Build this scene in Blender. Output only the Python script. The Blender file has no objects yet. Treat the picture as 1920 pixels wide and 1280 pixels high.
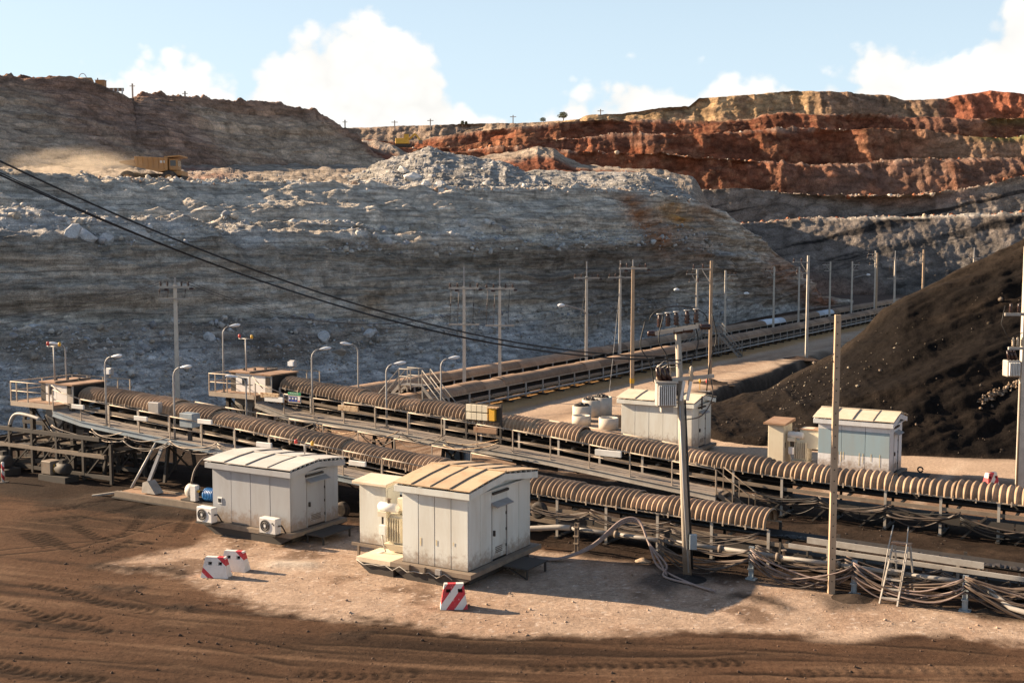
import bpy, bmesh, math, random
import numpy as np
from mathutils import Vector, Matrix

# ---------------------------------------------------------------- scene, camera, light
SC = bpy.context.scene
COL = SC.collection
RES_W, RES_H = 1920.0, 1280.0          # pixel frame in which photo measurements are written
FPX, HORIZON, CAM_H = 2200.0, 460.0, 11.1
TH = math.atan((640 - HORIZON) / FPX)
cd = bpy.data.cameras.new('camera'); cam = bpy.data.objects.new('camera', cd); COL.objects.link(cam)
cam.location = (0, 0, CAM_H); cam.rotation_euler = (math.pi / 2 - TH, 0, 0)
cd.sensor_width = 36; cd.lens = FPX / RES_W * 36; cd.clip_end = 6000; cd.clip_start = 0.5
SC.camera = cam

SUN_AZ = math.radians(-71)      # from +Y towards +X; negative = to the left of the view
SUN_EL = math.radians(22.8)
sd = bpy.data.lights.new('sun', 'SUN'); so = bpy.data.objects.new('sun', sd); COL.objects.link(so)
sd.energy = 5.0; sd.angle = math.radians(0.53); sd.color = (1.0, 0.77, 0.53)
sun_dir = Vector((math.sin(SUN_AZ) * math.cos(SUN_EL), math.cos(SUN_AZ) * math.cos(SUN_EL), math.sin(SUN_EL)))
so.rotation_euler = (-sun_dir).to_track_quat('-Z', 'Y').to_euler(); so.location = (-60, 20, 60)

SC.view_settings.view_transform = 'Standard'; SC.view_settings.look = 'None'
SC.view_settings.gamma = 1.0; SC.view_settings.exposure = 1.57; SC.view_settings.use_curve_mapping = False

def nd(nt, typ, **kw):
    n = nt.nodes.new(typ)
    for k, v in kw.items():
        if k.startswith('i_'):
            n.inputs[k[2:].replace('_', ' ')].default_value = v
        else:
            setattr(n, k, v)
    return n

def build_world():
    w = bpy.data.worlds.new('World'); SC.world = w; w.use_nodes = True
    nt = w.node_tree; nt.nodes.clear(); L = nt.links.new
    out = nd(nt, 'ShaderNodeOutputWorld'); bg = nd(nt, 'ShaderNodeBackground'); bg.inputs['Strength'].default_value = 0.05
    L(bg.outputs[0], out.inputs[0])
    sky = nd(nt, 'ShaderNodeTexSky'); sky.sky_type = 'NISHITA'; sky.sun_disc = False
    sky.sun_elevation = SUN_EL; sky.sun_rotation = SUN_AZ; sky.air_density = 1.0; sky.dust_density = 1.2; sky.ozone_density = 1.2
    tc = nd(nt, 'ShaderNodeTexCoord'); sx = nd(nt, 'ShaderNodeSeparateXYZ'); L(tc.outputs['Generated'], sx.inputs[0])
    def m(op, a, b=None, c=None):
        n = nd(nt, 'ShaderNodeMath', operation=op)
        for i, v in enumerate((a, b, c)):
            if v is None: continue
            if isinstance(v, (int, float)): n.inputs[i].default_value = v
            else: L(v, n.inputs[i])
        return n.outputs[0]
    az = m('ARCTAN2', sx.outputs[0], sx.outputs[1])
    el = m('ARCSINE', sx.outputs[2])
    # height of the cloud tops round the horizon
    t = m('MULTIPLY_ADD', az, 1 / (2 * math.pi), 0.5)
    fc = nd(nt, 'ShaderNodeFloatCurve'); L(t, fc.inputs['Value'])
    cu = fc.mapping.curves[0]
    def azp(px): return 0.5 + math.atan((px - 960) / FPX) / (2 * math.pi)
    def elp(py): return (HORIZON - py) / FPX
    prof = [(0, .11), (.06, .15), (.12, .10), (.2, .16), (.26, .11), (.33, .15), (.39, .12),
            (azp(-150), elp(170)), (azp(60), elp(215)), (azp(180), elp(165)), (azp(330), elp(140)), (azp(440), elp(150)), (azp(490), elp(118)),
            (azp(580), elp(80)), (azp(680), elp(50)), (azp(735), elp(92)), (azp(800), elp(78)), (azp(850), elp(165)), (azp(905), elp(205)), (azp(1015), elp(235)),
            (azp(1045), elp(170)), (azp(1130), elp(160)), (azp(1240), elp(140)), (azp(1340), elp(150)), (azp(1430), elp(165)), (azp(1540), elp(150)),
            (azp(1660), elp(120)), (azp(1740), elp(135)), (azp(1840), elp(55)), (azp(1960), elp(10)), (azp(2150), elp(120)),
            (.62, .12), (.68, .16), (.74, .11), (.81, .15), (.88, .1), (.94, .14), (1, .11)]
    while len(cu.points) < len(prof): cu.points.new(0.5, 0.5)
    for p, (x, y) in zip(cu.points, prof): p.location = (x, y * 4); p.handle_type = 'AUTO_CLAMPED'
    fc.mapping.update()
    top = m('MULTIPLY', fc.outputs[0], 0.25)
    cv = nd(nt, 'ShaderNodeCombineXYZ'); L(m('MULTIPLY', az, 1.0), cv.inputs[0]); L(m('MULTIPLY', el, 1.15), cv.inputs[1])
    n1 = nd(nt, 'ShaderNodeTexNoise', i_Scale=16.0, i_Detail=5.0, i_Roughness=0.56); L(cv.outputs[0], n1.inputs['Vector'])
    vo = nd(nt, 'ShaderNodeTexVoronoi', feature='F1', i_Scale=26.0, i_Detail=2.0, i_Roughness=0.55); L(cv.outputs[0], vo.inputs['Vector'])
    bil = m('SUBTRACT', 0.5, vo.outputs['Distance'])
    nz = m('MULTIPLY_ADD', m('SUBTRACT', n1.outputs[0], 0.5), 0.095, m('MULTIPLY', bil, 0.04))
    d = m('ADD', m('ADD', m('SUBTRACT', top, el), 0.02), nz)
    mk = nd(nt, 'ShaderNodeMapRange', interpolation_type='SMOOTHSTEP'); L(d, mk.inputs['Value'])
    mk.inputs['From Min'].default_value = -0.002; mk.inputs['From Max'].default_value = 0.019
    # soft body shading inside the cloud: brighter tops, faint grey folds
    n2 = nd(nt, 'ShaderNodeTexNoise', i_Scale=14.0, i_Detail=4.0, i_Roughness=0.6)
    mp = nd(nt, 'ShaderNodeMapping'); mp.inputs['Location'].default_value = (3.1, 1.7, 0); L(cv.outputs[0], mp.inputs[0]); L(mp.outputs[0], n2.inputs['Vector'])
    sh = m('MULTIPLY_ADD', n2.outputs[0], 2.0, 6.6)
    sh2 = m('ADD', sh, m('MULTIPLY', bil, 1.0))
    cc = nd(nt, 'ShaderNodeMix', data_type='RGBA', blend_type='MULTIPLY'); cc.inputs[0].default_value = 1
    cb = nd(nt, 'ShaderNodeCombineXYZ')
    for i in range(3): L(sh2, cb.inputs[i])
    L(cb.outputs[0], cc.inputs[6]); cc.inputs[7].default_value = (1.0, 0.985, 0.95, 1)
    # milky air low over the horizon, all the way round
    veil = nd(nt, 'ShaderNodeMapRange', interpolation_type='SMOOTHSTEP'); L(el, veil.inputs['Value']); veil.inputs['From Min'].default_value = 0.0; veil.inputs['From Max'].default_value = .6
    veil.inputs['To Min'].default_value = .85; veil.inputs['To Max'].default_value = .05
    mv = nd(nt, 'ShaderNodeMix', data_type='RGBA'); L(veil.outputs[0], mv.inputs[0]); L(sky.outputs[0], mv.inputs[6]); mv.inputs[7].default_value = (5.3, 6.5, 7.4, 1)
    mx = nd(nt, 'ShaderNodeMix', data_type='RGBA'); L(mk.outputs[0], mx.inputs[0]); L(mv.outputs[2], mx.inputs[6]); L(cc.outputs[2], mx.inputs[7])
    L(mx.outputs[2], bg.inputs['Color'])
build_world()

# ---------------------------------------------------------------- pixel helpers (a pixel gives a direction only)
CT, ST = math.cos(TH), math.sin(TH)
def ray(px, py):
    u = (px - 960) / FPX; v = (640 - py) / FPX
    return (u, CT + v * ST, -ST + v * CT)
def G(px, py, z=0.0):
    d = ray(px, py); t = (z - CAM_H) / d[2]; return Vector((d[0] * t, d[1] * t, z))
def P(px, py, Y):
    d = ray(px, py); t = Y / d[1]; return Vector((d[0] * t, Y, CAM_H + d[2] * t))
# yard frame: s runs along the two near conveyors (left to right), o away from the camera
A0 = Vector((2.42, 41.85)); DS = Vector((.8606, -.5093)); NO = Vector((.5093, .8606)); ROT = math.atan2(DS.y, DS.x)
def W(s, o, z=0.0): return Vector((A0.x + DS.x * s + NO.x * o, A0.y + DS.y * s + NO.y * o, z))
def SO(p): return ((p[0] - A0.x) * DS.x + (p[1] - A0.y) * DS.y, (p[0] - A0.x) * NO.x + (p[1] - A0.y) * NO.y)
def VL(px, py, o):
    """point of the pixel's ray on the vertical plane at offset o -> (s, z)"""
    d = ray(px, py); k = (d[0] * NO.x + d[1] * NO.y); t = (o + A0.x * NO.x + A0.y * NO.y) / k
    q = (d[0] * t, d[1] * t); return SO(q)[0], CAM_H + d[2] * t

# ---------------------------------------------------------------- numpy noise
def _h(ix, iy, iz, seed):
    h = (ix.astype(np.uint32) * np.uint32(374761393) + iy.astype(np.uint32) * np.uint32(668265263) + iz.astype(np.uint32) * np.uint32(2246822519) + np.uint32(seed * 3266489917 & 0xffffffff))
    h ^= h >> np.uint32(13); h *= np.uint32(1274126177); h ^= h >> np.uint32(16); h *= np.uint32(2654435761); h ^= h >> np.uint32(15)
    return h.astype(np.float32) / np.float32(4294967295.0)
def vnoise(x, y, z, seed=1):
    fx, fy, fz = np.floor(x), np.floor(y), np.floor(z)
    ix, iy, iz = fx.astype(np.int64), fy.astype(np.int64), fz.astype(np.int64)
    x, y, z = x - fx, y - fy, z - fz
    x = x * x * (3 - 2 * x); y = y * y * (3 - 2 * y); z = z * z * (3 - 2 * z)
    r = 0
    for a in (0, 1):
        for b in (0, 1):
            for c in (0, 1):
                r = r + _h(ix + a, iy + b, iz + c, seed) * (x if a else 1 - x) * (y if b else 1 - y) * (z if c else 1 - z)
    return r * 2 - 1
def fbm(x, y, z, octs=4, seed=1, gain=.5, ridged=False):
    r = 0; a = 1.0; f = 1.0; tot = 0
    for i in range(octs):
        n = vnoise(x * f + 17.3 * i, y * f + 5.1 * i, z * f - 9.7 * i, seed + i)
        if ridged: n = 1 - 2 * np.abs(n)
        r = r + a * n; tot += a; a *= gain; f *= 2.03
    return r / tot
def sstep(a, b, x):
    t = np.clip((x - a) / (b - a), 0, 1); return t * t * (3 - 2 * t)
def mixc(c, col, m): return c * (1 - m[..., None]) + np.array(col, dtype=np.float32) * m[..., None]
def polymask(x, y, poly, soft):
    """soft inside mask of a plan polygon"""
    x = np.asarray(x); y = np.asarray(y); n = len(poly); ins = np.zeros(x.shape, bool); d2 = np.full(x.shape, 1e9)
    for i in range(n):
        (x0, y0), (x1, y1) = poly[i], poly[(i + 1) % n]
        c = ((y0 > y) != (y1 > y)) & (x < (x1 - x0) * (y - y0) / ((y1 - y0) if y1 != y0 else 1e-9) + x0); ins ^= c
        ex, ey = x1 - x0, y1 - y0; t = np.clip(((x - x0) * ex + (y - y0) * ey) / (ex * ex + ey * ey + 1e-9), 0, 1)
        d2 = np.minimum(d2, (x - x0 - t * ex) ** 2 + (y - y0 - t * ey) ** 2)
    sdist = np.sqrt(d2) * np.where(ins, 1, -1)
    return sstep(-soft, soft, sdist)
def linemask(x, y, pts, w):
    d2 = np.full(np.shape(x), 1e9)
    for (x0, y0), (x1, y1) in zip(pts[:-1], pts[1:]):
        ex, ey = x1 - x0, y1 - y0; t = np.clip(((x - x0) * ex + (y - y0) * ey) / (ex * ex + ey * ey + 1e-9), 0, 1)
        d2 = np.minimum(d2, (x - x0 - t * ex) ** 2 + (y - y0 - t * ey) ** 2)
    return np.exp(-d2 / (w * w))

# ---------------------------------------------------------------- materials
MATS = {}
def new_mat(name):
    m = bpy.data.materials.new(name); m.use_nodes = True; nt = m.node_tree
    b = nt.nodes['Principled BSDF']; return m, nt, b
def earth_mat(name, scale=1.0, bump=.6, var=.5, rough=.95, dist=.15, strata=0.0, blocks=0.0):
    m, nt, b = new_mat(name); L = nt.links.new
    at = nd(nt, 'ShaderNodeAttribute', attribute_name='Col'); tc = nd(nt, 'ShaderNodeNewGeometry')
    n1 = nd(nt, 'ShaderNodeTexNoise', i_Scale=2.2 * scale, i_Detail=6.0, i_Roughness=.72); L(tc.outputs['Position'], n1.inputs['Vector'])
    mr = nd(nt, 'ShaderNodeMapRange'); L(n1.outputs[0], mr.inputs['Value']); mr.inputs['From Min'].default_value = .28; mr.inputs['From Max'].default_value = .72
    mr.inputs['To Min'].default_value = 1 - var; mr.inputs['To Max'].default_value = 1 + var
    n4 = nd(nt, 'ShaderNodeTexNoise', i_Scale=13.0 * scale, i_Detail=2.0, i_Roughness=.7); L(tc.outputs['Position'], n4.inputs['Vector'])
    m4 = nd(nt, 'ShaderNodeMapRange'); L(n4.outputs[0], m4.inputs['Value']); m4.inputs['From Min'].default_value = .3; m4.inputs['From Max'].default_value = .7; m4.inputs['To Min'].default_value = 1 - var * .8; m4.inputs['To Max'].default_value = 1 + var * .8
    f4 = nd(nt, 'ShaderNodeMath', operation='MULTIPLY'); L(mr.outputs[0], f4.inputs[0]); L(m4.outputs[0], f4.inputs[1])
    fac = f4.outputs[0]; hgt = n1.outputs[0]
    if strata:
        mp = nd(nt, 'ShaderNodeMapping'); mp.inputs['Scale'].default_value = (.10, .10, 1.7); mp.inputs['Rotation'].default_value = (.02, .03, 0); L(tc.outputs['Position'], mp.inputs[0])
        n2 = nd(nt, 'ShaderNodeTexNoise', i_Scale=1.9 * scale, i_Detail=4.0, i_Roughness=.7, i_Distortion=.7); L(mp.outputs[0], n2.inputs['Vector'])
        m2 = nd(nt, 'ShaderNodeMapRange'); L(n2.outputs[0], m2.inputs['Value']); m2.inputs['From Min'].default_value = .32; m2.inputs['From Max'].default_value = .62
        m2.inputs['To Min'].default_value = 1 - strata; m2.inputs['To Max'].default_value = 1 + strata * .7
        mu = nd(nt, 'ShaderNodeMath', operation='MULTIPLY'); L(fac, mu.inputs[0]); L(m2.outputs[0], mu.inputs[1]); fac = mu.outputs[0]
        ad = nd(nt, 'ShaderNodeMath', operation='MULTIPLY_ADD'); L(n2.outputs[0], ad.inputs[0]); ad.inputs[1].default_value = 1.2; L(hgt, ad.inputs[2]); hgt = ad.outputs[0]
    if blocks:
        # fractured blocks, wider than tall, with their own tone and a step between them
        mb = nd(nt, 'ShaderNodeMapping'); mb.inputs['Scale'].default_value = (.55, .55, 1.5); mb.inputs['Rotation'].default_value = (.1, -.12, .3); L(tc.outputs['Position'], mb.inputs[0])
        wv = nd(nt, 'ShaderNodeVectorMath', operation='MULTIPLY_ADD'); L(n1.outputs['Color'], wv.inputs[0]); wv.inputs[1].default_value = (.9, .9, .9); L(mb.outputs[0], wv.inputs[2])
        vo = nd(nt, 'ShaderNodeTexVoronoi', i_Scale=1.25 * scale); L(wv.outputs[0], vo.inputs['Vector'])
        sv = nd(nt, 'ShaderNodeSeparateColor'); L(vo.outputs['Color'], sv.inputs[0])
        mv = nd(nt, 'ShaderNodeMapRange'); L(sv.outputs[0], mv.inputs['Value']); mv.inputs['To Min'].default_value = 1 - blocks * .4; mv.inputs['To Max'].default_value = 1 + blocks * .6
        ck = nd(nt, 'ShaderNodeMapRange'); L(vo.outputs['Distance'], ck.inputs['Value']); ck.inputs['From Min'].default_value = .45; ck.inputs['From Max'].default_value = .75; ck.inputs['To Min'].default_value = 1; ck.inputs['To Max'].default_value = 1 - blocks * .6
        q1 = nd(nt, 'ShaderNodeMath', operation='MULTIPLY'); L(mv.outputs[0], q1.inputs[0]); L(ck.outputs[0], q1.inputs[1]); q2 = nd(nt, 'ShaderNodeMath', operation='MULTIPLY'); L(q1.outputs[0], q2.inputs[0]); L(fac, q2.inputs[1]); fac = q2.outputs[0]
        q3 = nd(nt, 'ShaderNodeMath', operation='MULTIPLY_ADD'); L(sv.outputs[1], q3.inputs[0]); q3.inputs[1].default_value = .8; L(hgt, q3.inputs[2]); hgt = q3.outputs[0]
    sc = nd(nt, 'ShaderNodeVectorMath', operation='SCALE'); L(at.outputs['Color'], sc.inputs[0]); L(fac, sc.inputs['Scale'])
    L(sc.outputs[0], b.inputs['Base Color']); b.inputs['Roughness'].default_value = rough; b.inputs['Specular IOR Level'].default_value = .04
    bp = nd(nt, 'ShaderNodeBump'); bp.inputs['Strength'].default_value = bump; bp.inputs['Distance'].default_value = dist
    L(hgt, bp.inputs['Height']); L(bp.outputs[0], b.inputs['Normal'])
    return m
def paint_mat(name, col, rough=.55, metal=0.0, dirt=.35, dirtcol=(.16, .10, .06), scale=1.2, rust=0.0, streak=False, bump=.05):
    """painted or bare surface with dust, stains and faint relief"""
    m, nt, b = new_mat(name); L = nt.links.new
    tc = nd(nt, 'ShaderNodeTexCoord'); ge = nd(nt, 'ShaderNodeNewGeometry')
    mp = nd(nt, 'ShaderNodeMapping'); L(ge.outputs['Position'], mp.inputs[0])
    if streak: mp.inputs['Scale'].default_value = (1, 1, .18)
    oi = nd(nt, 'ShaderNodeObjectInfo')
    n1 = nd(nt, 'ShaderNodeTexNoise', i_Scale=scale, i_Detail=5.0, i_Roughness=.68); L(mp.outputs[0], n1.inputs['Vector'])
    mr = nd(nt, 'ShaderNodeMapRange'); L(n1.outputs[0], mr.inputs['Value']); mr.inputs['From Min'].default_value = .42; mr.inputs['From Max'].default_value = .78
    mr.inputs['To Max'].default_value = dirt
    mix = nd(nt, 'ShaderNodeMix', data_type='RGBA'); L(mr.outputs[0], mix.inputs[0])
    va = nd(nt, 'ShaderNodeMapRange'); L(oi.outputs['Random'], va.inputs['Value']); va.inputs['To Min'].default_value = .9; va.inputs['To Max'].default_value = 1.08
    sc = nd(nt, 'ShaderNodeVectorMath', operation='SCALE'); sc.inputs[0].default_value = col[:3]; L(va.outputs[0], sc.inputs['Scale'])
    L(sc.outputs[0], mix.inputs[6]); mix.inputs[7].default_value = (*dirtcol, 1)
    last = mix.outputs[2]
    if streak:
        # mud splashed up the foot of the wall
        sz = nd(nt, 'ShaderNodeSeparateXYZ'); L(ge.outputs['Position'], sz.inputs[0]); ns = nd(nt, 'ShaderNodeTexNoise', i_Scale=5.0, i_Detail=4.0, i_Roughness=.7); L(ge.outputs['Position'], ns.inputs['Vector'])
        zz = nd(nt, 'ShaderNodeMath', operation='MULTIPLY_ADD'); L(ns.outputs[0], zz.inputs[0]); zz.inputs[1].default_value = -1.3; L(sz.outputs[2], zz.inputs[2])
        mz = nd(nt, 'ShaderNodeMapRange', interpolation_type='SMOOTHSTEP'); L(zz.outputs[0], mz.inputs['Value']); mz.inputs['From Min'].default_value = .45; mz.inputs['From Max'].default_value = -.15; mz.inputs['To Min'].default_value = 0; mz.inputs['To Max'].default_value = .75
        mm = nd(nt, 'ShaderNodeMix', data_type='RGBA'); L(mz.outputs[0], mm.inputs[0]); L(last, mm.inputs[6]); mm.inputs[7].default_value = (.20, .135, .09, 1); last = mm.outputs[2]
    if rust > 0:
        n4 = nd(nt, 'ShaderNodeTexNoise', i_Scale=scale * 2.3, i_Detail=5.0, i_Roughness=.72)
        mp2 = nd(nt, 'ShaderNodeMapping'); mp2.inputs['Location'].default_value = (7, 3, 1); L(mp.outputs[0], mp2.inputs[0]); L(mp2.outputs[0], n4.inputs['Vector'])
        rr = nd(nt, 'ShaderNodeMapRange'); L(n4.outputs[0], rr.inputs['Value']); rr.inputs['From Min'].default_value = .72 - rust * .3; rr.inputs['From Max'].default_value = .84 - rust * .3
        mx = nd(nt, 'ShaderNodeMix', data_type='RGBA'); L(rr.outputs[0], mx.inputs[0]); L(last, mx.inputs[6]); mx.inputs[7].default_value = (.22, .085, .03, 1); last = mx.outputs[2]
    L(last, b.inputs['Base Color']); b.inputs['Metallic'].default_value = metal
    rm = nd(nt, 'ShaderNodeMapRange'); L(n1.outputs[0], rm.inputs['Value']); rm.inputs['To Min'].default_value = max(.05, rough - .12); rm.inputs['To Max'].default_value = min(1, rough + .15)
    L(rm.outputs[0], b.inputs['Roughness'])
    MATS[name] = m; return m

# ---------------------------------------------------------------- object helpers
def tag(o, label=None, cat=None, group=None, kind=None):
    if label: o['label'] = label
    if cat: o['category'] = cat
    if group: o['group'] = group
    if kind: o['kind'] = kind
    return o
def thing(name, label, cat, loc=(0, 0, 0), rz=0.0, group=None):
    o = bpy.data.objects.new(name, None); COL.objects.link(o); o.empty_display_size = .2
    o.location = loc; o.rotation_euler = (0, 0, rz); return tag(o, label, cat, group)
def mesh_obj(name, me, mat=None, parent=None):
    o = bpy.data.objects.new(name, me); COL.objects.link(o)
    if mat is not None and not me.materials: me.materials.append(mat)
    if parent is not None: o.parent = parent
    return o
def crv(pts, n=5):
    """smooth curve through points"""
    p = [Vector(q) for q in pts]; p = [p[0] * 2 - p[1]] + p + [p[-1] * 2 - p[-2]]; r = []
    for i in range(1, len(p) - 2):
        for k in range(n):
            t = k / n; r.append(.5 * (2 * p[i] + (p[i + 1] - p[i - 1]) * t + (2 * p[i - 1] - 5 * p[i] + 4 * p[i + 1] - p[i + 2]) * t * t + (3 * p[i] - p[i - 1] - 3 * p[i + 1] + p[i + 2]) * t ** 3))
    r.append(p[-2]); return r
class MB:
    """collects boxes, bars, tubes, lathes; build() links them as one mesh"""
    def __init__(s): s.v = []; s.f = []; s.sm = []
    def add(s, vs, fs, smooth=False):
        n = len(s.v); s.v += [tuple(v) for v in vs]; s.f += [tuple(i + n for i in f) for f in fs]; s.sm += [smooth] * len(fs); return s
    def box(s, x0, x1, y0, y1, z0, z1):
        return s.add([(x0, y0, z0), (x1, y0, z0), (x1, y1, z0), (x0, y1, z0), (x0, y0, z1), (x1, y0, z1), (x1, y1, z1), (x0, y1, z1)],
                     [(3, 2, 1, 0), (4, 5, 6, 7), (0, 1, 5, 4), (1, 2, 6, 5), (2, 3, 7, 6), (3, 0, 4, 7)])
    def hexa(s, p):
        return s.add(p, [(3, 2, 1, 0), (4, 5, 6, 7), (0, 1, 5, 4), (1, 2, 6, 5), (2, 3, 7, 6), (3, 0, 4, 7)])
    def bar(s, a, b, w, h=None, up=(0, 0, 1)):
        a = Vector(a); b = Vector(b); h = h or w; d = (b - a).normalized(); up = Vector(up)
        if abs(d.dot(up)) > .98: up = Vector((1, 0, 0))
        x = d.cross(up).normalized() * (w / 2); y = x.cross(d).normalized() * (h / 2)
        return s.hexa([a - x - y, a + x - y, a + x + y, a - x + y, b - x - y, b + x - y, b + x + y, b - x + y])
    def tube(s, pts, r, n=6, cap=True):
        pts = [Vector(p) for p in pts]; rs = r if isinstance(r, (list, tuple)) else [r] * len(pts); vs = []; fs = []
        up = Vector((0, 0, 1)); d0 = (pts[1] - pts[0]).normalized()
        if abs(d0.z) > .95: up = Vector((1, 0, 0))
        for i, p in enumerate(pts):
            d = (pts[min(i + 1, len(pts) - 1)] - pts[max(i - 1, 0)]).normalized()
            x = d.cross(up)
            if x.length < 1e-3: x = d.cross(Vector((0, 1, 0)))
            x.normalize(); y = x.cross(d).normalized(); up = y
            for k in range(n):
                a = 2 * math.pi * k / n; vs.append(p + x * math.cos(a) * rs[i] + y * math.sin(a) * rs[i])
        for i in range(len(pts) - 1):
            for k in range(n): fs.append((i * n + k, i * n + (k + 1) % n, (i + 1) * n + (k + 1) % n, (i + 1) * n + k))
        s.add(vs, fs, True)
        if cap: 
            m = len(s.v) - len(vs); s.f.append(tuple(m + k for k in range(n))[::-1]); s.sm.append(False)
            s.f.append(tuple(m + (len(pts) - 1) * n + k for k in range(n))); s.sm.append(False)
        return s
    def lathe(s, c, prof, n=12, axis='z', smooth=True):
        """prof: list of (radius, height) along the axis from point c"""
        vs = []; fs = []; c = Vector(c)
        for r, h in prof:
            for k in range(n):
                a = 2 * math.pi * k / n; u, w = r * math.cos(a), r * math.sin(a)
                vs.append(c + (Vector((u, w, h)) if axis == 'z' else Vector((h, u, w)) if axis == 'x' else Vector((w, h, u))))
        for i in range(len(prof) - 1):
            for k in range(n): fs.append((i * n + k, i * n + (k + 1) % n, (i + 1) * n + (k + 1) % n, (i + 1) * n + k))
        s.add(vs, fs, smooth); m = len(s.v) - len(vs)
        if prof[0][0] > 1e-4: s.f.append(tuple(m + k for k in range(n))[::-1]); s.sm.append(False)
        if prof[-1][0] > 1e-4: s.f.append(tuple(m + (len(prof) - 1) * n + k for k in range(n))); s.sm.append(False)
        return s
    def mesh(s, name):
        me = bpy.data.meshes.new(name); me.from_pydata(s.v, [], s.f); me.polygons.foreach_set('use_smooth', s.sm); me.update(); return me
    def build(s, name, mat, parent=None, bevel=0.0):
        me = s.mesh(name)
        if bevel:
            bm = bmesh.new(); bm.from_mesh(me)
            bmesh.ops.bevel(bm, geom=[e for e in bm.edges if len(e.link_faces) == 2 and e.calc_face_angle(0) > .6], offset=bevel, segments=1, affect='EDGES', clamp_overlap=True)
            bm.to_mesh(me); bm.free()
        me.materials.append(MATS[mat] if isinstance(mat, str) else mat)
        return mesh_obj(name, me, None, parent)
def part(name, mat, parent, fn, bevel=0.0):
    m = MB(); fn(m); return m.build(name, mat, parent, bevel)
def grid_obj(name, X, Y, Z, C, mat, smooth=True, parent=None):
    r, c = X.shape; co = np.stack([X, Y, Z], -1).reshape(-1, 3).astype(np.float32)
    idx = np.arange(r * c).reshape(r, c); q = np.stack([idx[:-1, :-1], idx[:-1, 1:], idx[1:, 1:], idx[1:, :-1]], -1).reshape(-1, 4)
    me = bpy.data.meshes.new(name); me.vertices.add(len(co)); me.vertices.foreach_set('co', co.ravel())
    me.loops.add(q.size); me.loops.foreach_set('vertex_index', q.ravel().astype(np.int32)); me.polygons.add(len(q))
    me.polygons.foreach_set('loop_start', np.arange(0, q.size, 4, dtype=np.int32)); me.polygons.foreach_set('loop_total', np.full(len(q), 4, dtype=np.int32))
    me.update(calc_edges=True); me.polygons.foreach_set('use_smooth', np.full(len(q), smooth))
    at = me.color_attributes.new('Col', 'FLOAT_COLOR', 'POINT'); cc = np.ones((len(co), 4), np.float32); cc[:, :3] = np.clip(C.reshape(-1, 3), .005, .95); at.data.foreach_set('color', cc.ravel())
    me.materials.append(mat); return mesh_obj(name, me, None, parent)
def rock_mesh(seed, sub=1, flat=.75):
    rg = random.Random(seed); bm = bmesh.new(); bmesh.ops.create_icosphere(bm, subdivisions=sub, radius=1)
    pl = [(Vector((rg.uniform(-1, 1), rg.uniform(-1, 1), rg.uniform(-1, 1))).normalized(), rg.uniform(.38, .72)) for _ in range(12)]
    for v in bm.verts:
        for n, d in pl:
            k = v.co.dot(n)
            if k > d: v.co -= n * (k - d)
        v.co *= rg.uniform(1.25, 1.45); v.co.z *= flat
    vs = np.array([v.co[:] for v in bm.verts], np.float32); fs = np.array([[v.index for v in f.verts] for f in bm.faces], np.int32); bm.free(); return vs, fs
ROCKS = [rock_mesh(i) for i in range(8)]
def rubble(name, label, cat, pts, sizes, cols, mat, seed=1):
    """many small stones as one object"""
    rg = np.random.default_rng(seed); V = []; Fc = []; C = []; off = 0
    for p, r, c in zip(pts, sizes, cols):
        vs, fs = ROCKS[rg.integers(8)]; a, b = rg.uniform(0, 6.28), rg.uniform(-.5, .5)
        ca, sa, cb, sb = math.cos(a), math.sin(a), math.cos(b), math.sin(b)
        R = np.array([[ca, -sa * cb, sa * sb], [sa, ca * cb, -ca * sb], [0, sb, cb]], np.float32)
        v = (vs * (r * rg.uniform(.7, 1.3, 3))) @ R.T + np.asarray(p, np.float32)
        V.append(v); Fc.append(fs + off); off += len(vs); C.append(np.tile(np.asarray(c, np.float32) * rg.uniform(.75, 1.25), (len(vs), 1)))
    V = np.concatenate(V); Fc = np.concatenate(Fc); C = np.concatenate(C)
    me = bpy.data.meshes.new(name); me.vertices.add(len(V)); me.vertices.foreach_set('co', V.ravel().astype(np.float32))
    me.loops.add(Fc.size); me.loops.foreach_set('vertex_index', Fc.ravel().astype(np.int32)); me.polygons.add(len(Fc))
    me.polygons.foreach_set('loop_start', np.arange(0, Fc.size, 3, dtype=np.int32)); me.polygons.foreach_set('loop_total', np.full(len(Fc), 3, dtype=np.int32)); me.update(calc_edges=True)
    at = me.color_attributes.new('Col', 'FLOAT_COLOR', 'POINT'); cc = np.ones((len(V), 4), np.float32); cc[:, :3] = np.clip(C, .01, .9); at.data.foreach_set('color', cc.ravel())
    me.materials.append(mat); o = mesh_obj(name, me); return tag(o, label, cat, None, 'stuff')
# ---------------------------------------------------------------- ground
EARTH = earth_mat('yard_earth', 3.0, .8, .36, .95, .035)
ROCKM = earth_mat('rock_face', .8, 1.0, .36, .95, .4, .5, .36)
FARM = earth_mat('far_rock', .28, 1.0, .42, .95, 1.1, 0, .5)
STONEM = earth_mat('loose_stone', 1.5, .4, .3, .9, .05)
def axis_pts(lo, hi, d0, d1, step, grow=1.06):
    a = list(np.arange(d0, d1, step)); x = d1; st = step
    while x < hi: a.append(x); st *= grow; x += st
    x = d0 - step; st = step
    while x > lo: a.insert(0, x); st *= grow; x -= st
    a.insert(0, lo); a.append(hi); return np.array(a)
def gp(*pts): return [tuple(G(x, y)[:2]) for x, y in pts]
PILE_FOOT = [(9.5, 72), (13, 69.5), (17, 64.5), (21, 61.5), (26, 59.8), (40, 57), (70, 55)]
DITCH = [(10.5, 79), (13, 83.5), (17, 91.5), (22, 100), (30, 116), (45, 143), (62, 140), (48, 110), (30, 92), (19, 84), (14, 78.5)]
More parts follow.
